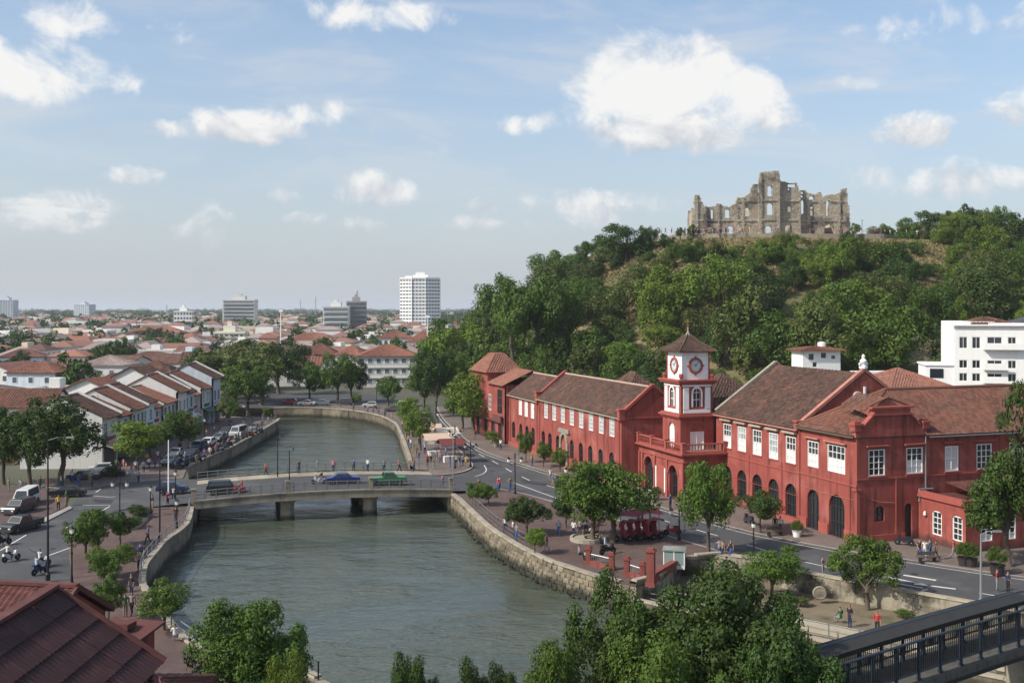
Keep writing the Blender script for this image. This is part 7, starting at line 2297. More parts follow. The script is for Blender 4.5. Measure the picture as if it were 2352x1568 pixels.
# ------------------------------------------------------------------ vehicles
def wheel_meshes(r, wd):
    mb = MB(); mb.M = Matrix.Rotation(R(90), 4, 'X'); mb.lathe([(r * .6, -wd / 2), (r * .94, -wd / 2), (r, -wd * .3), (r, wd * .3), (r * .94, wd / 2), (r * .6, wd / 2)], 16); ty = mb.mesh('tyre', TYRE)
    mb = MB(); mb.M = Matrix.Rotation(R(90), 4, 'X'); mb.lathe([(.02, -wd * .52), (r * .6, -wd * .45), (r * .62, wd * .45), (.02, wd * .52)], 10); rm = mb.mesh('rim', CHROME)
    return ty, rm
STY = {
    'sedan': dict(L=4.4, W=1.75, body=[(-2.2, .35), (-2.2, .72), (-2.1, .88), (-1.1, .95), (-.75, .97), (1.25, .97), (2.1, .9), (2.2, .75), (2.2, .35)], cab=[(-1.15, .95), (-.45, 1.40), (.75, 1.42), (1.5, .96)]),
    'suv': dict(L=4.5, W=1.85, body=[(-2.25, .4), (-2.25, .85), (-2.15, 1.02), (-1.1, 1.08), (2.2, 1.08), (2.25, .9), (2.25, .4)], cab=[(-1.15, 1.06), (-.6, 1.68), (1.9, 1.70), (2.18, 1.07)]),
    'hatch': dict(L=3.8, W=1.7, body=[(-1.9, .35), (-1.9, .75), (-1.8, .9), (-.95, .97), (1.8, .98), (1.9, .8), (1.9, .35)], cab=[(-1.0, .95), (-.35, 1.45), (1.3, 1.47), (1.82, .97)]),
    'van': dict(L=4.8, W=1.9, body=[(-2.4, .4), (-2.4, .95), (-2.25, 1.1), (-1.9, 1.15), (2.4, 1.15), (2.4, .4)], cab=[(-2.0, 1.13), (-1.35, 2.1), (2.35, 2.12), (2.39, 1.14)]),
    'pickup': dict(L=4.9, W=1.8, body=[(-2.45, .45), (-2.45, .85), (-2.3, 1.0), (-1.2, 1.05), (2.45, 1.05), (2.45, .45)], cab=[(-1.25, 1.04), (-.7, 1.68), (.55, 1.68), (.75, 1.05)])}
def car_meshes(st, pm):
    S = STY[st]
    W = S['W']
    mb = MB()
    def half(z, cab=False):
        return W / 2 * (1 - .06 * abs(z - .7)) if not cab else W / 2 * (.95 - .20 * (z - 1.0))
    b = S['body']; n = len(b)
    # body with inset top and tucked sill
    ringL = [(x, -half(z) if z > .5 else -W / 2 * .94, z) for x, z in b]; ringR = [(x, -y, z) for x, y, z in ringL]
    mb.add(ringL + ringR, [tuple(range(n))[::-1], tuple(range(n, 2 * n))] + [(i, (i + 1) % n, n + (i + 1) % n, n + i) for i in range(n)])
    c = S['cab']; n = len(c)
    L_ = [(x, -half(z, True), z) for x, z in c]; R_ = [(x, -y, z) for x, y, z in L_]
    mb.add(L_ + R_, [tuple(range(n))[::-1], tuple(range(n, 2 * n))] + [(i, (i + 1) % n, n + (i + 1) % n, n + i) for i in range(n)])
    body = mb.mesh('body', pm)
    gl = MB()
    c = [Vector((x, 0, z)) for x, z in c]
    cen = sum(c, Vector()) / 4
    ins = [cen + (p - cen) * .84 for p in c]
    for sg in (-1, 1):
        q = [(p.x, sg * (half(p.z, True) + .012), p.z) for p in ins]
        gl.add(q, [(0, 1, 2, 3)])
    def pane(p, q, nx):
        w0, w1 = half(p.z, True) * .86, half(q.z, True) * .86
        p2, q2 = p.lerp(q, .12), p.lerp(q, .88)
        off = Vector(nx) * .015
        gl.add([Vector((p2.x, -w0, p2.z)) + off, Vector((p2.x, w0, p2.z)) + off, Vector((q2.x, w1, q2.z)) + off, Vector((q2.x, -w1, q2.z)) + off], [(0, 1, 2, 3)])
    pane(c[0], c[1], (-.8, 0, .6)); pane(c[3], c[2], (.8, 0, .6))
    glass = gl.mesh('glass', GLASS)
    return body, glass
def car(x, y, z, rz, st, colr, label, group=None, name=None, load=None):
    S = STY[st]
    t = thing(name or {'suv': 'suv', 'van': 'van', 'pickup': 'pickup_truck'}.get(st, 'car'), label, {'van': 'van', 'pickup': 'pickup truck'}.get(st, 'car'), (x, y, z), rz, group, (.9, .9, .92))
    body, glass = cached(('car', st, colr), lambda: car_meshes(st, paint(colr, .3)))
    bo = obj('body', body, t); obj('window_glass', glass, bo)
    r = .33 if st in ('sedan', 'hatch') else .38
    ty, rm = cached(('wheel', r), lambda: wheel_meshes(r, .22))
    wb = S['L'] * .31
    for a in (-wb, wb):
        for sg in (-1, 1):
            o = obj('wheel', ty, t, (a, sg * (S['W'] / 2 - .1), r)); obj('rim', rm, o)
    L2 = S['L'] / 2
    for sg in (-1, 1):
        h = cached('hl', lambda: blk(.06, .28, .14, LIGHTW)); tl = cached('tl', lambda: blk(.06, .26, .16, LIGHTR))
        obj('headlight', h, t, (-L2, sg * S['W'] * .34, .68)); obj('tail_light', tl, t, (L2, sg * S['W'] * .36, .78))
    mb = cached(('bump', st), lambda: bumper(S)); obj('bumper', mb, t)
    return t
def blk(a, b, c, m):
    q = MB(); q.box(-a / 2, a / 2, -b / 2, b / 2, -c / 2, c / 2); return q.mesh('lamp', m)
def bumper(S):
    q = MB(); L2, W = S['L'] / 2, S['W']
    q.box(-L2 - .06, -L2 + .05, -W * .47, W * .47, .32, .5); q.box(L2 - .05, L2 + .06, -W * .47, W * .47, .32, .5)
    q.box(-L2 * .5, L2 * .5, -W / 2 + .02, W / 2 - .02, .2, .36)
    return q.mesh('bumper', GRILLE)
def carD(u, v, rz, st, colr, label, z=.01, **kw):
    p = G(u, v, z); return car(p.x, p.y, z, R(rz), st, colr, label, **kw)
def onbridge(x, y):
    q = Matrix.Translation((NL.x, NL.y, 0)) @ Matrix.Rotation(bang, 4, 'Z') @ Vector((x, y, 0)); return q.x, q.y, bz(min(max(x, 0), BL)) + .012
BD = math.degrees(bang)
x, y, z = onbridge(17.0, 6.0); car(x, y, z, R(BD + 180), 'sedan', (.02, .035, .16), 'dark blue saloon car crossing the bridge')
x, y, z = onbridge(22.2, 4.6); car(x, y, z, R(BD + 180), 'pickup', (.03, .16, .05), 'green pickup crossing the bridge behind the blue car')
x, y, z = onbridge(3.3, 4.4); car(x, y, z, R(BD + 180), 'suv', (.015, .016, .018), 'black off-road car at the left end of the bridge')
x, y, z = onbridge(-2.6, 7.6); car(x, y, z, R(BD + 170), 'hatch', (.02, .03, .07), 'dark blue hatchback behind the black off-road car')
carD(155, 1140, 12, 'sedan', (.012, .014, .02), 'black car waiting at the left junction')
carD(60, 1160, 95, 'van', (.62, .62, .60), 'white box van parked at the left edge by the junction')
carD(50, 1218, 72, 'pickup', (.03, .035, .035), 'dark pickup truck on the near left road')
carD(45, 1178, 80, 'suv', (.05, .055, .06), 'dark grey car parked behind the white van')
carD(192, 1102, 5, 'sedan', (.04, .07, .10), 'teal blue car parked at the junction corner by the shop')
carD(250, 1095, 15, 'sedan', (.05, .055, .06), 'dark grey car parked before the near shophouse')
carD(232, 1086, 15, 'hatch', (.45, .46, .46), 'silver hatchback parked before the near shophouse')
for i, (u, v, st, c) in enumerate(((392, 1066, 'sedan', (.30, .31, .32)), (440, 1052, 'hatch', (.03, .035, .05)), (405, 1048, 'sedan', (.5, .5, .48)), (455, 1035, 'suv', (.06, .09, .12)), (505, 1012, 'sedan', (.10, .12, .13)), (548, 1003, 'van', (.35, .37, .38)), (520, 998, 'hatch', (.04, .04, .05)), (478, 1024, 'hatch', (.55, .55, .54)))):
    carD(u, v, 86 + random.uniform(-8, 8), st, c, ['grey', 'black', 'pale', 'slate blue', 'dark grey', 'grey high-roofed', 'black small', 'white small'][i] + ' ' + {'sedan': 'saloon car', 'hatch': 'hatchback', 'suv': 'off-road car', 'van': 'van'}[st] + ' parked along the left quay', z=.12, group='cars parked along the left quay')
for i, (u, v, st, c) in enumerate(((705, 931, 'sedan', (.6, .6, .58)), (738, 930, 'sedan', (.12, .14, .16)), (792, 930, 'suv', (.05, .05, .06)), (850, 936, 'hatch', (.5, .5, .5)), (905, 945, 'sedan', (.08, .09, .1)), (930, 940, 'van', (.6, .6, .6)), (665, 928, 'hatch', (.3, .05, .05)), (960, 955, 'sedan', (.45, .45, .45)))):
    carD(u, v, random.uniform(-8, 8), st, c, ['white saloon', 'slate saloon', 'black off-road car', 'pale hatchback', 'dark saloon', 'white van', 'red hatchback', 'silver saloon'][i] + ' parked on the far quay at the river bend', z=.135, group='cars parked on the far quay')

# motorcycles
def moto_meshes(colr):
    pm = paint(colr, .35)
    mb = MB()
    mb.prism([(-.75, .55), (-.7, .78), (-.2, .74), (0, .68), (.25, .62), (.35, .45), (.15, .3), (-.35, .3), (-.5, .48)], -.13, .13); mb.prism([(.3, .5), (.42, .95), (.52, .95), (.62, .62), (.5, .45)], -.16, .16)
    body = mb.mesh('body', pm)
    mb = MB(); mb.box(-.72, -.05, -.13, .13, .78, .86); seat = mb.mesh('seat', TYRE)
    mb = MB(); mb.tube([(.42, 0, 1.0), (.62, 0, .3)], .035, 5); mb.tube([(.36, -.34, 1.05), (.42, 0, 1.0), (.36, .34, 1.05)], .025, 5); mb.tube([(.36, -.25, 1.05), (.33, -.3, 1.25)], .012, 4); fork = mb.mesh('handlebar', GRILLE)
    return body, seat, fork
def moto(x, y, z, rz, colr, label, group=None):
    t = thing('motorcycle', label, 'motorcycle', (x, y, z), rz, group)
    b, s_, f = cached(('moto', colr), lambda: moto_meshes(colr))
    obj('body', b, t); obj('seat', s_, t); obj('handlebar', f, t)
    ty, rm = cached(('wheel', .29), lambda: wheel_meshes(.29, .1))
    for a in (-.58, .64):
        o = obj('wheel', ty, t, (a, 0, .29)); obj('rim', rm, o)
    return t
def motoD(u, v, rz, colr, label, z=.01, **kw):
    p = G(u, v, z); return moto(p.x, p.y, z, R(rz), colr, label, **kw)
motoD(98, 1302, 70, (.5, .5, .52), 'white scooter nearest the camera on the left road')
motoD(92, 1318, 65, (.03, .05, .12), 'blue scooter leading the group on the left road')
motoD(25, 1288, 60, (.55, .55, .55), 'white scooter at the left edge of the road')
motoD(6, 1252, 60, (.02, .02, .025), 'black motorcycle cut by the left edge')
x, y, z = onbridge(14.2, 6.3); moto(x, y, z, R(BD + 180), (.6, .6, .6), 'white scooter crossing the bridge ahead of the blue car')
x, y, z = onbridge(4.9, 3.0); moto(x, y, z, R(BD + 170), (.35, .02, .03), 'red motorcycle beside the black off-road car')
LQ = random.Random(9)
for i in range(34):
    f = i / 33
    u, v = 405 + f * 190 + LQ.uniform(-6, 6), 1078 - f * 88 + LQ.uniform(-2, 2)
    motoD(u, v, 180 + LQ.uniform(-12, 12), LQ.choice([(.03, .03, .035), (.3, .02, .02), (.4, .4, .4), (.03, .05, .15)]), 'motorcycle in the line parked along the left quay railing', z=.12, group='motorcycles parked along the left quay')
for i, (u, v, lab) in enumerate(((1395, 1272, 'black motorcycle parked beside the brick balustrade'), (1350, 1284, 'grey motorcycle parked at the plaza edge'), (1725 - 5, 1203, 'dark scooter parked under the street tree'), (2078, 1252, 'dark scooter beside the arched side door'), (1545, 1228, 'red bicycle-like scooter by the plaza kerb'))):
    motoD(u, v, 30 + i * 40, [(.02, .02, .02), (.3, .3, .3), (.03, .03, .05), (.02, .02, .03), (.3, .03, .03)][i], lab, z=PZ)

# ------------------------------------------------------------------ people
POSES = {
    'stand': {'kl': (.1, -.01, .49), 'al': (.1, .02, .08), 'kr': (-.1, -.01, .49), 'ar': (-.1, .02, .08), 'el': (.25, .02, 1.13), 'wl': (.25, -.05, .89), 'er': (-.25, .02, 1.13), 'wr': (-.25, -.05, .89)},
    'walk': {'kl': (.1, -.17, .50), 'al': (.1, -.22, .10), 'kr': (-.1, .05, .48), 'ar': (-.1, .30, .14), 'el': (.25, .10, 1.14), 'wl': (.24, .08, .90), 'er': (-.25, -.07, 1.14), 'wr': (-.23, -.24, .95)},
    'talk': {'kl': (.12, -.02, .49), 'al': (.14, .02, .08), 'kr': (-.1, -.03, .49), 'ar': (-.12, -.04, .08), 'el': (.26, .0, 1.13), 'wl': (.16, -.26, 1.18), 'er': (-.26, .04, 1.13), 'wr': (-.2, -.18, 1.0)},
    'sit': {'kl': (.13, -.42, .50), 'al': (.13, -.40, .08), 'kr': (-.13, -.42, .50), 'ar': (-.13, -.38, .08), 'el': (.27, -.06, .76), 'wl': (.18, -.32, .60), 'er': (-.27, -.06, .76), 'wr': (-.18, -.32, .60), 'dz': -.40},
    'ride': {'kl': (.2, -.36, .56), 'al': (.18, -.20, .18), 'kr': (-.2, -.36, .56), 'ar': (-.18, -.20, .18), 'el': (.3, -.26, 1.02), 'wl': (.3, -.52, 1.02), 'er': (-.3, -.26, 1.02), 'wr': (-.3, -.52, 1.02), 'dz': -.06}}
def person_mesh(pose, short):
    P_ = POSES[pose]; dz = P_.get('dz', 0)
    V = []; E_ = []; T = []
    def add(p, r, tagv, par):
        V.append((p, r)); T.append(tagv)
        if par is not None:
            E_.append((par, len(V) - 1))
        return len(V) - 1
    pel = add((0, 0, .92 + dz), (.15, .115), 2, None)
    wa = add((0, -.005, 1.07 + dz), (.135, .10), 1, pel)
    ch = add((0, .0, 1.29 + dz), (.165, .115), 1, wa)
    nk = add((0, 0, 1.45 + dz), (.055, .055), 3, ch)
    hb = add((0, -.02, 1.535 + dz), (.072, .085), 3, nk)
    hm = add((0, -.015, 1.62 + dz), (.082, .098), 3, hb)
    ht = add((0, .0, 1.695 + dz), (.055, .065), 4, hm)
    for s_, k in ((1, 'l'), (-1, 'r')):
        sh = add((.185 * s_, 0, 1.40 + dz), (.062, .062), 1, ch)
        e = P_['e' + k]; wv = P_['w' + k]
        el_ = add(e if dz or pose != 'sit' else e, (.046, .046), 1 if not short else 3, sh)
        wr = add(wv, (.034, .034), 3, el_)
        dv = (Vector(wv) - Vector(e)).normalized() * .15
        add(tuple(Vector(wv) + dv), (.03, .042), 3, wr)
        hip = add((.09 * s_, 0, .87 + dz), (.095, .095), 2, pel)
        kn = add(P_['k' + k], (.066, .066), 2, hip)
        an = add(P_['a' + k], (.045, .045), 2, kn)
        a = P_['a' + k]
        add((a[0], a[1] - .15, a[2] - .045), (.042, .035), 5, an)
    me = bpy.data.meshes.new('p'); me.from_pydata([v[0] for v in V], E_, [])
    o = bpy.data.objects.new('p', me); COL.objects.link(o)
    bm = bmesh.new(); bm.from_mesh(me); ly = bm.verts.layers.skin.verify()
    for i, v in enumerate(bm.verts):
        v[ly].radius = V[i][1]; v[ly].use_root = (i == 0)
    bm.to_mesh(me); bm.free()
    o.modifiers.new('s', 'SKIN'); sb = o.modifiers.new('u', 'SUBSURF'); sb.levels = 1
    dg = bpy.context.evaluated_depsgraph_get(); dg.update()
    m2 = bpy.data.meshes.new_from_object(o.evaluated_get(dg))
    bpy.data.objects.remove(o)
    # slots: 0 shirt 1 trousers 2 skin 3 hair 4 shoes
    m2.materials.clear()
    for _ in range(5):
        m2.materials.append(SKIN)
    pts = [Vector(v[0]) for v in V]
    for f in m2.polygons:
        c = f.center; best_ = 9; tg = 1
        for (a, b) in E_:
            pa, pb_ = pts[a], pts[b]; ab = pb_ - pa; tt = max(0, min(1, (c - pa).dot(ab) / ab.length_squared)); dd = (c - pa - ab * tt).length
            if dd < best_:
                best_ = dd; tg = T[b] if tt > .25 else T[a]
        if tg == 3 and c.z > 1.60 + dz and (c.y > -.06 or c.z > 1.68 + dz):
            tg = 4
        f.material_index = {1: 0, 2: 1, 3: 2, 4: 3, 5: 4}[tg]
        f.use_smooth = True
    return m2
PM = {}
CL = {'white': (.62, .62, .60), 'red': (.40, .03, .035), 'blue': (.04, .09, .28), 'black': (.02, .02, .022), 'grey': (.22, .22, .23), 'green': (.06, .16, .07), 'yellow': (.50, .36, .06), 'pale blue': (.30, .42, .55), 'pink': (.5, .2, .24), 'khaki': (.26, .21, .13), 'navy': (.02, .03, .08)}
def person(x, y, z, rz, shirt, trou, pose, label, group=None, s_=1.0):
    me = cached(('person', pose), lambda: person_mesh(pose, pose in ('walk', 'talk')))
    o = obj('person', me, None, (x, y, z), rz, (s_, s_, s_))
    for i, m in enumerate((cloth(CL[shirt]), cloth(CL[trou]), SKIN, HAIR, cloth(CL['black']))):
        o.material_slots[i].link = 'OBJECT'; o.material_slots[i].material = m
    return tag(o, label, 'person', group)
rp = random.Random(77)
ORD = ['first', 'second', 'third', 'fourth', 'fifth', 'sixth', 'seventh', 'eighth', 'ninth', 'tenth', 'eleventh', 'twelfth', 'thirteenth', 'fourteenth', 'fifteenth']
def people(place, spots, z=PZ, poses=('stand', 'walk', 'talk')):
    spots = sorted(spots)
    for i, s_ in enumerate(spots):
        u, v = s_[:2]
        shirt = s_[2] if len(s_) > 2 else rp.choice(list(CL))
        trou = s_[3] if len(s_) > 3 else rp.choice(['black', 'navy', 'grey', 'khaki', 'blue'])
        pose = s_[4] if len(s_) > 4 else rp.choice(poses)
        p = G(u, v, z)
        sw = {'walk': 'walking', 'talk': 'standing', 'stand': 'standing', 'sit': 'sitting', 'ride': 'riding'}[pose]
        person(p.x, p.y, z - (.0 if pose != 'sit' else .0), rp.uniform(0, 6.28), shirt, trou, pose, 'person in %s top %s %s, %s from left' % (shirt, sw, place, ORD[i] if i < 15 else 'last'), s_=rp.uniform(.95, 1.04))
for i, (xx_, sh) in enumerate(((8.2, 'red'), (12.3, 'black'), (14.6, 'pale blue'), (16.6, 'pink'), (19.2, 'blue'), (21.0, 'white'), (23.0, 'grey'), (25.0, 'red'), (27.0, 'khaki'))):
    x, y, z = onbridge(xx_, BW - 1.2 + rp.uniform(-.5, .5))
    person(x, y, z + .16, rp.uniform(0, 6.28), sh, rp.choice(['black', 'navy', 'grey']), rp.choice(['walk', 'stand', 'talk']), 'person in %s top on the far footway of the bridge, %s from the left' % (sh, ORD[i]))
x, y, z = onbridge(28.3, 1.6); person(x, y, z, 1.0, 'pink', 'grey', 'stand', 'person in pink top at the right end of the bridge beside the railing')
people('on the near left promenade', [(340, 1250, 'blue', 'black'), (322, 1282, 'blue', 'grey', 'sit'), (318, 1312, 'khaki', 'black'), (302, 1368, 'black', 'navy'), (288, 1416, 'green', 'khaki'), (303, 1412, 'grey', 'black', 'walk'), (328, 1440, 'black', 'grey', 'talk'), (264, 1362, 'blue', 'khaki'), (404, 1200, 'black', 'navy', 'stand'), (402, 1475, 'white', 'grey', 'sit'), (236, 1306, 'red', 'black', 'talk')])
people('by the left junction', [(350, 1172), (385, 1162), (398, 1150, 'white'), (378, 1140), (134, 1172), (152, 1160), (166, 1108, 'white'), (212, 1118), (318, 1108), (300, 1102)], z=.1)
people('in the street before the shophouses', [(276, 1092, 'red'), (290, 1088), (302, 1090, 'red'), (330, 1085), (342, 1078), (356, 1074, 'red'), (372, 1068), (425, 1060), (438, 1046), (466, 1036), (490, 1022), (515, 1010), (560, 985), (580, 975), (605, 968)], z=.12)
people('on the right promenade by the river', [(1160, 1222, 'white'), (1178, 1232, 'white'), (1187, 1240, 'grey'), (1283, 1230, 'pale blue', 'blue', 'walk'), (1256, 1266, 'black', 'grey', 'walk'), (1144, 1128, 'red'), (1148, 1124, 'white'), (1172, 1128, 'khaki'), (1270, 1118, 'blue'), (1100, 1130)])
people('under the big plaza tree', [(1318, 1234, 'white'), (1332, 1230), (1346, 1228, 'grey'), (1360, 1236, 'white', 'grey', 'sit'), (1378, 1258, 'black', 'black', 'sit'), (1390, 1262, 'pale blue', 'grey', 'sit'), (1372, 1226, 'pink'), (1412, 1236), (1330, 1284, 'grey', 'black', 'sit')])
people('on the road by the plaza', [(1467, 1197, 'pale blue', 'black'), (1475, 1200, 'white', 'black'), (1652, 1280, 'grey', 'blue'), (1660, 1282, 'khaki', 'navy'), (1679, 1284, 'black', 'blue'), (1890, 1322, 'grey'), (1302, 1142, 'blue', 'navy')], z=.02)
people('on the pavement by the corner hall', [(1264, 1105, 'white'), (1388, 1128), (1780, 1222, 'black'), (1792, 1224, 'white'), (2112, 1282, 'black'), (2124, 1284, 'white', 'pale blue'), (2136, 1280, 'grey'), (2150, 1285, 'black', 'black'), (2290, 1355, 'red', 'grey'), (2315, 1360, 'navy', 'black', 'stand'), (2190, 1282), (1150, 1032, 'white'), (1062, 996, 'black'), (1090, 1008)])
people('at the market corner', [(990, 1062, 'white'), (1002, 1060), (1012, 1066, 'khaki'), (1024, 1052), (1034, 1072, 'black'), (1048, 1070, 'white'), (1056, 1074), (1064, 1070, 'grey'), (1070, 1074), (976, 1042), (962, 1020), (946, 1010), (955, 990, 'black')])
people('on the far quay', [(780, 943), (812, 944), (845, 948), (858, 950), (870, 952), (884, 958), (900, 966), (925, 985), (934, 1000), (700, 936)])
people('on the sunken terrace', [(2015, 1456, 'red', 'black', 'stand'), (1952, 1440, 'black', 'navy', 'stand'), (1930, 1432, 'green', 'grey', 'sit')], z=-1.2)
people('on the left quay promenade', [(452, 1068), (470, 1058), (482, 1050, 'white'), (496, 1044), (512, 1034), (526, 1030, 'red'), (540, 1020), (552, 1012), (566, 1004), (578, 998, 'white'), (590, 990), (602, 984), (616, 976), (624, 972)], z=.12)
people('beside the left street cars', [(268, 1082), (284, 1080, 'pink'), (312, 1084), (338, 1066), (362, 1060, 'white'), (388, 1052), (412, 1036), (432, 1028), (452, 1018, 'yellow'), (474, 1008), (492, 998), (512, 990), (530, 982)], z=.12)
people('at the low shops on the left', [(20, 1128), (48, 1130, 'white'), (92, 1124), (110, 1128, 'red'), (140, 1120), (182, 1118, 'blue'), (206, 1110)], z=.12)
people('under the light green quay trees', [(934, 1012, 'black'), (938, 1022), (944, 1030, 'white'), (950, 1040), (956, 1050, 'khaki'), (962, 1060), (982, 1070, 'red'), (996, 1078)])
people('before the long red building', [(1190, 1062), (1222, 1070, 'yellow'), (1300, 1096), (1332, 1104, 'white'), (1350, 1112), (1420, 1140, 'red'), (1468, 1148), (1540, 1168, 'blue'), (1580, 1180)])
# riders
for (u, v, rz, sh, lab, z) in ((98, 1302, 70, 'white', 'rider in white on the nearest scooter on the left road', .01), (92, 1318, 65, 'pale blue', 'rider in pale blue leading the scooters on the left road', .01), (25, 1288, 60, 'white', 'rider in white on the scooter at the left edge', .01), (6, 1252, 60, 'navy', 'rider in navy on the motorcycle cut by the left edge', .01)):
    p = G(u, v, z); d_ = Vector((math.cos(R(rz)), math.sin(R(rz))))
    person(p.x - d_.x * .33, p.y - d_.y * .33, z, R(rz) + R(90), sh, 'black', 'ride', lab)
for (a, b, sh, lab, rz) in ((14.2, 6.3, 'black', 'rider in black on the white scooter on the bridge', BD + 180), (4.9, 3.0, 'red', 'rider in red on the motorcycle beside the black off-road car', BD + 170)):
    x, y, z = onbridge(a, b); d_ = Vector((math.cos(R(rz)), math.sin(R(rz))))
    person(x - d_.x * .33, y - d_.y * .33, z, R(rz) + R(90), sh, 'grey', 'ride', lab)
# visitors on the hilltop
for i in range(64):
    if i < 30:
        x, y = rp.uniform(42, 62), rp.uniform(299.5, 304)
    elif i < 44:
        x, y = rp.uniform(62, 104), rp.uniform(298.5, 303)
    else:
        x, y = rp.uniform(104, 128), rp.uniform(302, 312)
    person(x, y, BASEZ - .34, rp.uniform(0, 6.28), rp.choice(['white', 'red', 'black', 'blue', 'grey', 'pink', 'white']), rp.choice(['black', 'navy', 'grey']), rp.choice(['stand', 'walk', 'talk']), 'tiny visitor among the crowd ' + ('left of' if i < 30 else 'in front of' if i < 44 else 'right of') + ' the ruin on the hilltop', 'visitors on the hilltop ' + ('left' if i < 30 else 'front' if i < 44 else 'right'))
lamp_t = A(1980, 545, 312)
t = thing('light_pole', 'lamp pole on the hilltop right of the ruin', 'light pole', (lamp_t.x, lamp_t.y, BASEZ - .35)); mb = MB(); mb.tube([(0, 0, 0), (0, 0, 4.6)], .09, 6); mb.box(-.15, .35, -.1, .1, 4.6, 4.8); mb.build('post', GREYM, t)

# ------------------------------------------------------------------ market stalls, canopies and plaza furniture
def stall(u, v, wd, dp, ht, m, label, rz=0.0, z=PZ, frame=None):
    p = G(u, v, z)
    t = thing('market_stall', label, 'stall', p, R(rz))
    fm = frame or GREYM
    for (a, b) in ((-1, 0), (1, 0), (-1, 1), (1, 1)):
        q = MB(); q.tube([(a * wd / 2, b * dp, 0), (a * wd / 2, b * dp, ht)], .05, 5); q.build('post', fm, t)
    q = MB(); slab_roof(q, (-wd / 2 - .3, -.4, ht), (wd / 2 + .3, -.4, ht), (-wd / 2 - .3, dp / 2, ht + .8), (wd / 2 + .3, dp / 2, ht + .8), th=.06); slab_roof(q, (-wd / 2 - .3, dp + .4, ht), (wd / 2 + .3, dp + .4, ht), (-wd / 2 - .3, dp / 2, ht + .8), (wd / 2 + .3, dp / 2, ht + .8), th=.06); q.build('canopy', m, t)
    q = MB(); q.box(-wd * .4, wd * .4, .2, dp * .5, 0, .85); q.build('counter', DIRTYW, t)
    return t
stall(1042, 1062, 3.2, 2.6, 2.5, mat('dark_red_canopy', (.14, .035, .03), .8), 'market stall with red frame and canopy at the road corner', 20, frame=mat('red_awning', (.30, .05, .05)))
stall(1008, 1050, 3.6, 3.0, 2.6, CANVAS, 'market stall with tan canvas canopy beside the quay', 15)
stall(990, 1020, 3.0, 2.6, 2.4, CANVAS, 'market stall with tan canopy under the light green trees', 10)
stall(1030, 1030, 3.0, 2.4, 2.4, CREAM, 'market stall with cream canopy behind the red-framed stall', 20)
def trishaw(u, v, rz, label, z=PZ):
    p = G(u, v, z)
    t = thing('trishaw', label, 'trishaw', p, R(rz))
    ty, rm = cached(('wheel', .33), lambda: wheel_meshes(.33, .06))
    for (a, b) in ((-.6, 0), (.6, -.45), (.6, .45)):
        o = obj('wheel', ty, t, (a, b, .33)); obj('rim', rm, o)
    rm_ = mat('trishaw_red', (.28, .03, .045), .6, nz=(3, .2))
    q = MB(); q.prism([(.1, .4), (.15, .7), (.75, .7), (.95, .45)], -.4, .4); q.box(.05, .15, -.4, .4, .7, 1.2); q.build('seat', rm_, t)
    q = MB()
    pr = [(.0, 1.2), (.0, 1.65), (.35, 1.9), (.85, 1.85), (1.05, 1.6)]
    for i in range(4):
        q.add([(pr[i][0], -.5, pr[i][1]), (pr[i + 1][0], -.5, pr[i + 1][1]), (pr[i + 1][0], .5, pr[i + 1][1]), (pr[i][0], .5, pr[i][1])], [(0, 1, 2, 3)])
    q.build('canopy', rm_, t)
    q = MB(); q.tube([(-.6, 0, .33), (-.3, 0, .8), (.1, 0, .5)], .03, 5); q.tube([(-.6, 0, .33), (-.75, 0, .95), (-.3, 0, .8)], .025, 5); q.tube([(-.2, -.3, 1.0), (-.3, 0, .85), (-.2, .3, 1.0)], .02, 5); q.box(-.85, -.6, -.09, .09, .95, 1.02); q.build('frame', GRILLE, t)
    return t
for i, (u, v, rz) in enumerate(((1428, 1243, 25), (1446, 1240, 30), (1464, 1238, 28), (1482, 1240, 35), (1500, 1236, 30))):
    trishaw(u, v, rz, ['leftmost', 'second', 'middle', 'fourth', 'rightmost'][i] + ' of the five red canopied trishaws lined up on the plaza')
# long red tarpaulin over the trishaw stand
p = G(1470, 1232, PZ)
t = thing('tarpaulin_shade', 'low dark red tarpaulin stretched over the trishaw stand', 'awning', p, R(22))
for (a, b) in ((-2.1, 0), (2.1, 0), (-2.1, 1.8), (2.1, 1.8)):
    q = MB(); q.tube([(a, b, 0), (a, b, 2.1)], .04, 5); q.build('post', GREYM, t)
q = MB()
for i in range(8):
    a0, a1 = -2.4 + i * .6, -1.8 + i * .6
    sag = lambda a, b: 2.15 + .25 * math.sin(a * 2.2) * .4 + .35 * (1 - abs(b - .9) / 1.3)
    for j in range(4):
        b0, b1 = -.4 + j * .65, .25 + j * .65
        q.add([(a0, b0, sag(a0, b0)), (a1, b0, sag(a1, b0)), (a1, b1, sag(a1, b1)), (a0, b1, sag(a0, b1))], [(0, 1, 2, 3)])
q.build('tarpaulin', mat('trishaw_red', (.28, .03, .045)), t)
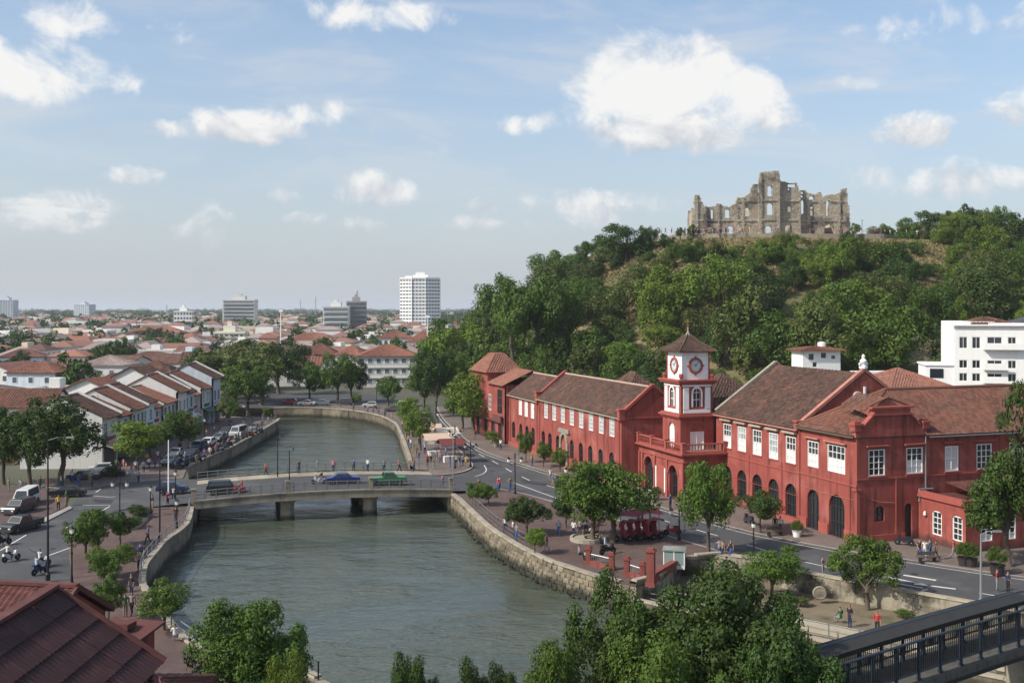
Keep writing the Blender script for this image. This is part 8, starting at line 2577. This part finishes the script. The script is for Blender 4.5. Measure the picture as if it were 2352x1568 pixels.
# brick balustrade with red pillars on the plaza edge
def pillar(u, v, h, label, s_=.5):
    p = G(u, v, PZ); t = thing('brick_pillar', label, 'pillar', p, R(-20))
    q = MB(); q.box(-s_ / 2, s_ / 2, -s_ / 2, s_ / 2, 0, h); q.build('shaft', DRED, t)
    q = MB(); q.box(-s_ * .65, s_ * .65, -s_ * .65, s_ * .65, h, h + .15); q.box(-s_ * .4, s_ * .4, -s_ * .4, s_ * .4, h + .15, h + .3); q.build('cap', DRED, t)
    q = MB(); q.box(-s_ * .62, s_ * .62, -s_ * .62, s_ * .62, 0, .3); q.build('base', DRED, t)
pillar(1495, 1345, 2.7, 'tall red pillar on the plaza edge above the foreground tree', .6)
for i, (u, v, h) in enumerate(((1352, 1296, 1.3), (1405, 1308, 1.2), (1440, 1322, 1.3), (1476, 1332, 1.2))):
    pillar(u, v, h, ['leftmost', 'second', 'third', 'rightmost'][i] + ' short red pillar of the balustrade by the river wall', .42)
for i, (a, b) in enumerate((((1356, 1297), (1402, 1308)), ((1443, 1322), (1474, 1332)))):
    pa, pb_ = G(*a, PZ), G(*b, PZ)
    t = thing('red_balustrade', ['left', 'right'][i] + ' length of low red wall with white railing between the short pillars', 'balustrade', pa, math.atan2(pb_.y - pa.y, pb_.x - pa.x))
    L = (pb_ - pa).length
    q = MB(); q.box(0, L, -.12, .12, 0, .4); q.build('low_wall', DRED, t)
    q = MB(); q.tube([(0, 0, .95), (L, 0, .95)], .035, 5); q.build('rail', WHITE, t)
    bm3 = cached('rbar', lambda: blk(.03, .03, .5, GREYM))
    for j in range(int(L / .22)):
        obj('baluster', bm3, t, (.11 + j * .22, 0, .67))
pa, pb_ = G(1500, 1335, PZ), G(1562, 1298, PZ)
t = thing('red_wall', 'low red wall right of the tall pillar below the glass kiosk', 'wall', pa, math.atan2(pb_.y - pa.y, pb_.x - pa.x))
q = MB(); q.box(0, (pb_ - pa).length, -.2, .2, 0, .6); q.build('wall_face', DRED, t); q = MB(); q.box(-.05, (pb_ - pa).length + .05, -.26, .26, .6, .72); q.build('coping', DRED, t)
# glass kiosk
p = G(1548, 1306, PZ)
t = thing('glass_kiosk', 'white framed glass kiosk on the plaza edge', 'kiosk', p, R(-12))
kw, kd, kh = 1.7, 1.3, 1.5
for (a, b) in ((-1, 0), (1, 0), (-1, 1), (1, 1), (0, 0), (0, 1)):
    q = MB(); q.box(a * kw / 2 - .04, a * kw / 2 + .04, b * kd - .04, b * kd + .04, 0, kh); q.build('post', WHITE, t)
PALEG = mat('pale_glass', (.20, .25, .24), .15, spec=.6)
for (x0, x1, y0, y1) in ((-kw / 2 + .05, -.05, -.01, .01), (.05, kw / 2 - .05, -.01, .01), (-kw / 2 - .01, -kw / 2 + .01, .05, kd - .05), (kw / 2 - .01, kw / 2 + .01, .05, kd - .05), (-kw / 2 + .05, -.05, kd - .01, kd + .01), (.05, kw / 2 - .05, kd - .01, kd + .01)):
    q = MB(); q.box(x0, x1, y0, y1, .3, kh - .05); q.build('pane', PALEG, t)
q = MB(); q.box(-kw / 2 - .12, kw / 2 + .12, -.12, kd + .12, kh, kh + .12); q.build('roof', PALEG, t)
q = MB(); q.box(-kw / 2 - .03, kw / 2 + .03, -.03, kd + .03, 0, .3); q.build('base', DIRTYW, t)
# planters, benches
def planter(u, v, label, m=None, z=PZ, s_=.55):
    p = G(u, v, z); t = thing('planter', label, 'planter', p)
    q = MB(); q.lathe([(s_ * .6, 0), (s_ * .75, s_ * .9), (s_ * .85, s_), (s_ * .7, s_), (s_ * .66, s_ * .85)], 10); q.build('pot', m or CONC, t)
    tm, cm = protos('fine_mid')[0]
    obj('plant', cm, t, (0, 0, s_ * .4), 0, (s_ * 2.2, s_ * 2.2, s_ * 2.4))
planter(1830, 1232, 'white pot with green plant before the gabled hall', WHITE)
planter(2214, 1298, 'left dark planter beside the red annex', GRILLE, s_=.7)
planter(2230, 1300, 'right dark planter beside the red annex', GRILLE, s_=.7)
planter(1507, 1148, 'small potted plant at the clock tower porch', CONC)
planter(1140, 1026, 'potted plant before the red corner house', CONC, s_=.6)
planter(2290, 1318, 'row planter below the large right-hand tree', GRILLE, s_=.8)
def bench(u, v, rz, label, z=PZ):
    p = G(u, v, z); t = thing('bench', label, 'bench', p, R(rz))
    for i in range(4):
        q = MB(); q.box(-.8, .8, -.22 + i * .12, -.13 + i * .12, .43, .47); q.build('slat', TRUNK, t)
    for a in (-.65, .65):
        q = MB(); q.box(a - .04, a + .04, -.22, .24, 0, .43); q.build('leg', BLACK, t)
    q = MB(); q.box(-.8, .8, .24, .28, .55, .85); q.build('backrest', TRUNK, t)
bench(222, 1382, 10, 'wooden bench under the slim promenade tree')
bench(318, 1286, 60, 'bench where a person sits on the left promenade')
bench(1360, 1240, 20, 'bench under the big plaza tree')
bench(2130, 1290, 8, 'bench on the pavement beside the red annex')
bench(1780, 1230, 18, 'bench before the arches of the gabled hall')
# planter kerb on the left promenade and round tree surround on the plaza
sheet('planter_bed', Gs([(296, 1222), (305, 1190), (345, 1172), (340, 1196), (322, 1214)]), .42, mat('soil', (.05, .045, .03), .95), .3, kerbm=COPE)
p = G(1350, 1240, PZ)
q = MB(); q.lathe([(1.7, 0), (1.7, .35), (1.45, .35), (1.4, .22), (.1, .22)], 20)
tag(q.build('tree_surround', COPE, None, p), 'round pale stone surround at the foot of the big plaza tree', 'tree surround')
q = MB(); q.lathe([(.5, 0), (.5, .1), (.34, .14), (.3, .5), (.1, .55)], 12)
tag(q.build('stone_drum', COPE, None, G(2292, 1390, .02)), 'round pale stone base on the kerb near the footbridge end', 'stone base')
p = G(1075, 1000, PZ)
# ------------------------------------------------------------------ haze
mb = MB(); mb.box(-14100, 14100, -350, 16100, -4.0, 78.0)
hb_ = mb.build('haze', None if False else [])
hb_['kind'] = 'stuff'
hm_ = bpy.data.materials.new('haze')
hm_.use_nodes = True
for n in list(hm_.node_tree.nodes):
    hm_.node_tree.nodes.remove(n)
k = NT(hm_.node_tree)
pv = k.node('ShaderNodeVolumePrincipled')
pv.inputs['Color'].default_value = (0.86, 0.92, 1.0, 1)
pv.inputs['Density'].default_value = 0.000095
pv.inputs['Anisotropy'].default_value = 0.1
ho = k.node('ShaderNodeOutputMaterial')
k.link(pv.outputs[0], ho.inputs['Volume'])
hb_.data.materials.append(hm_)
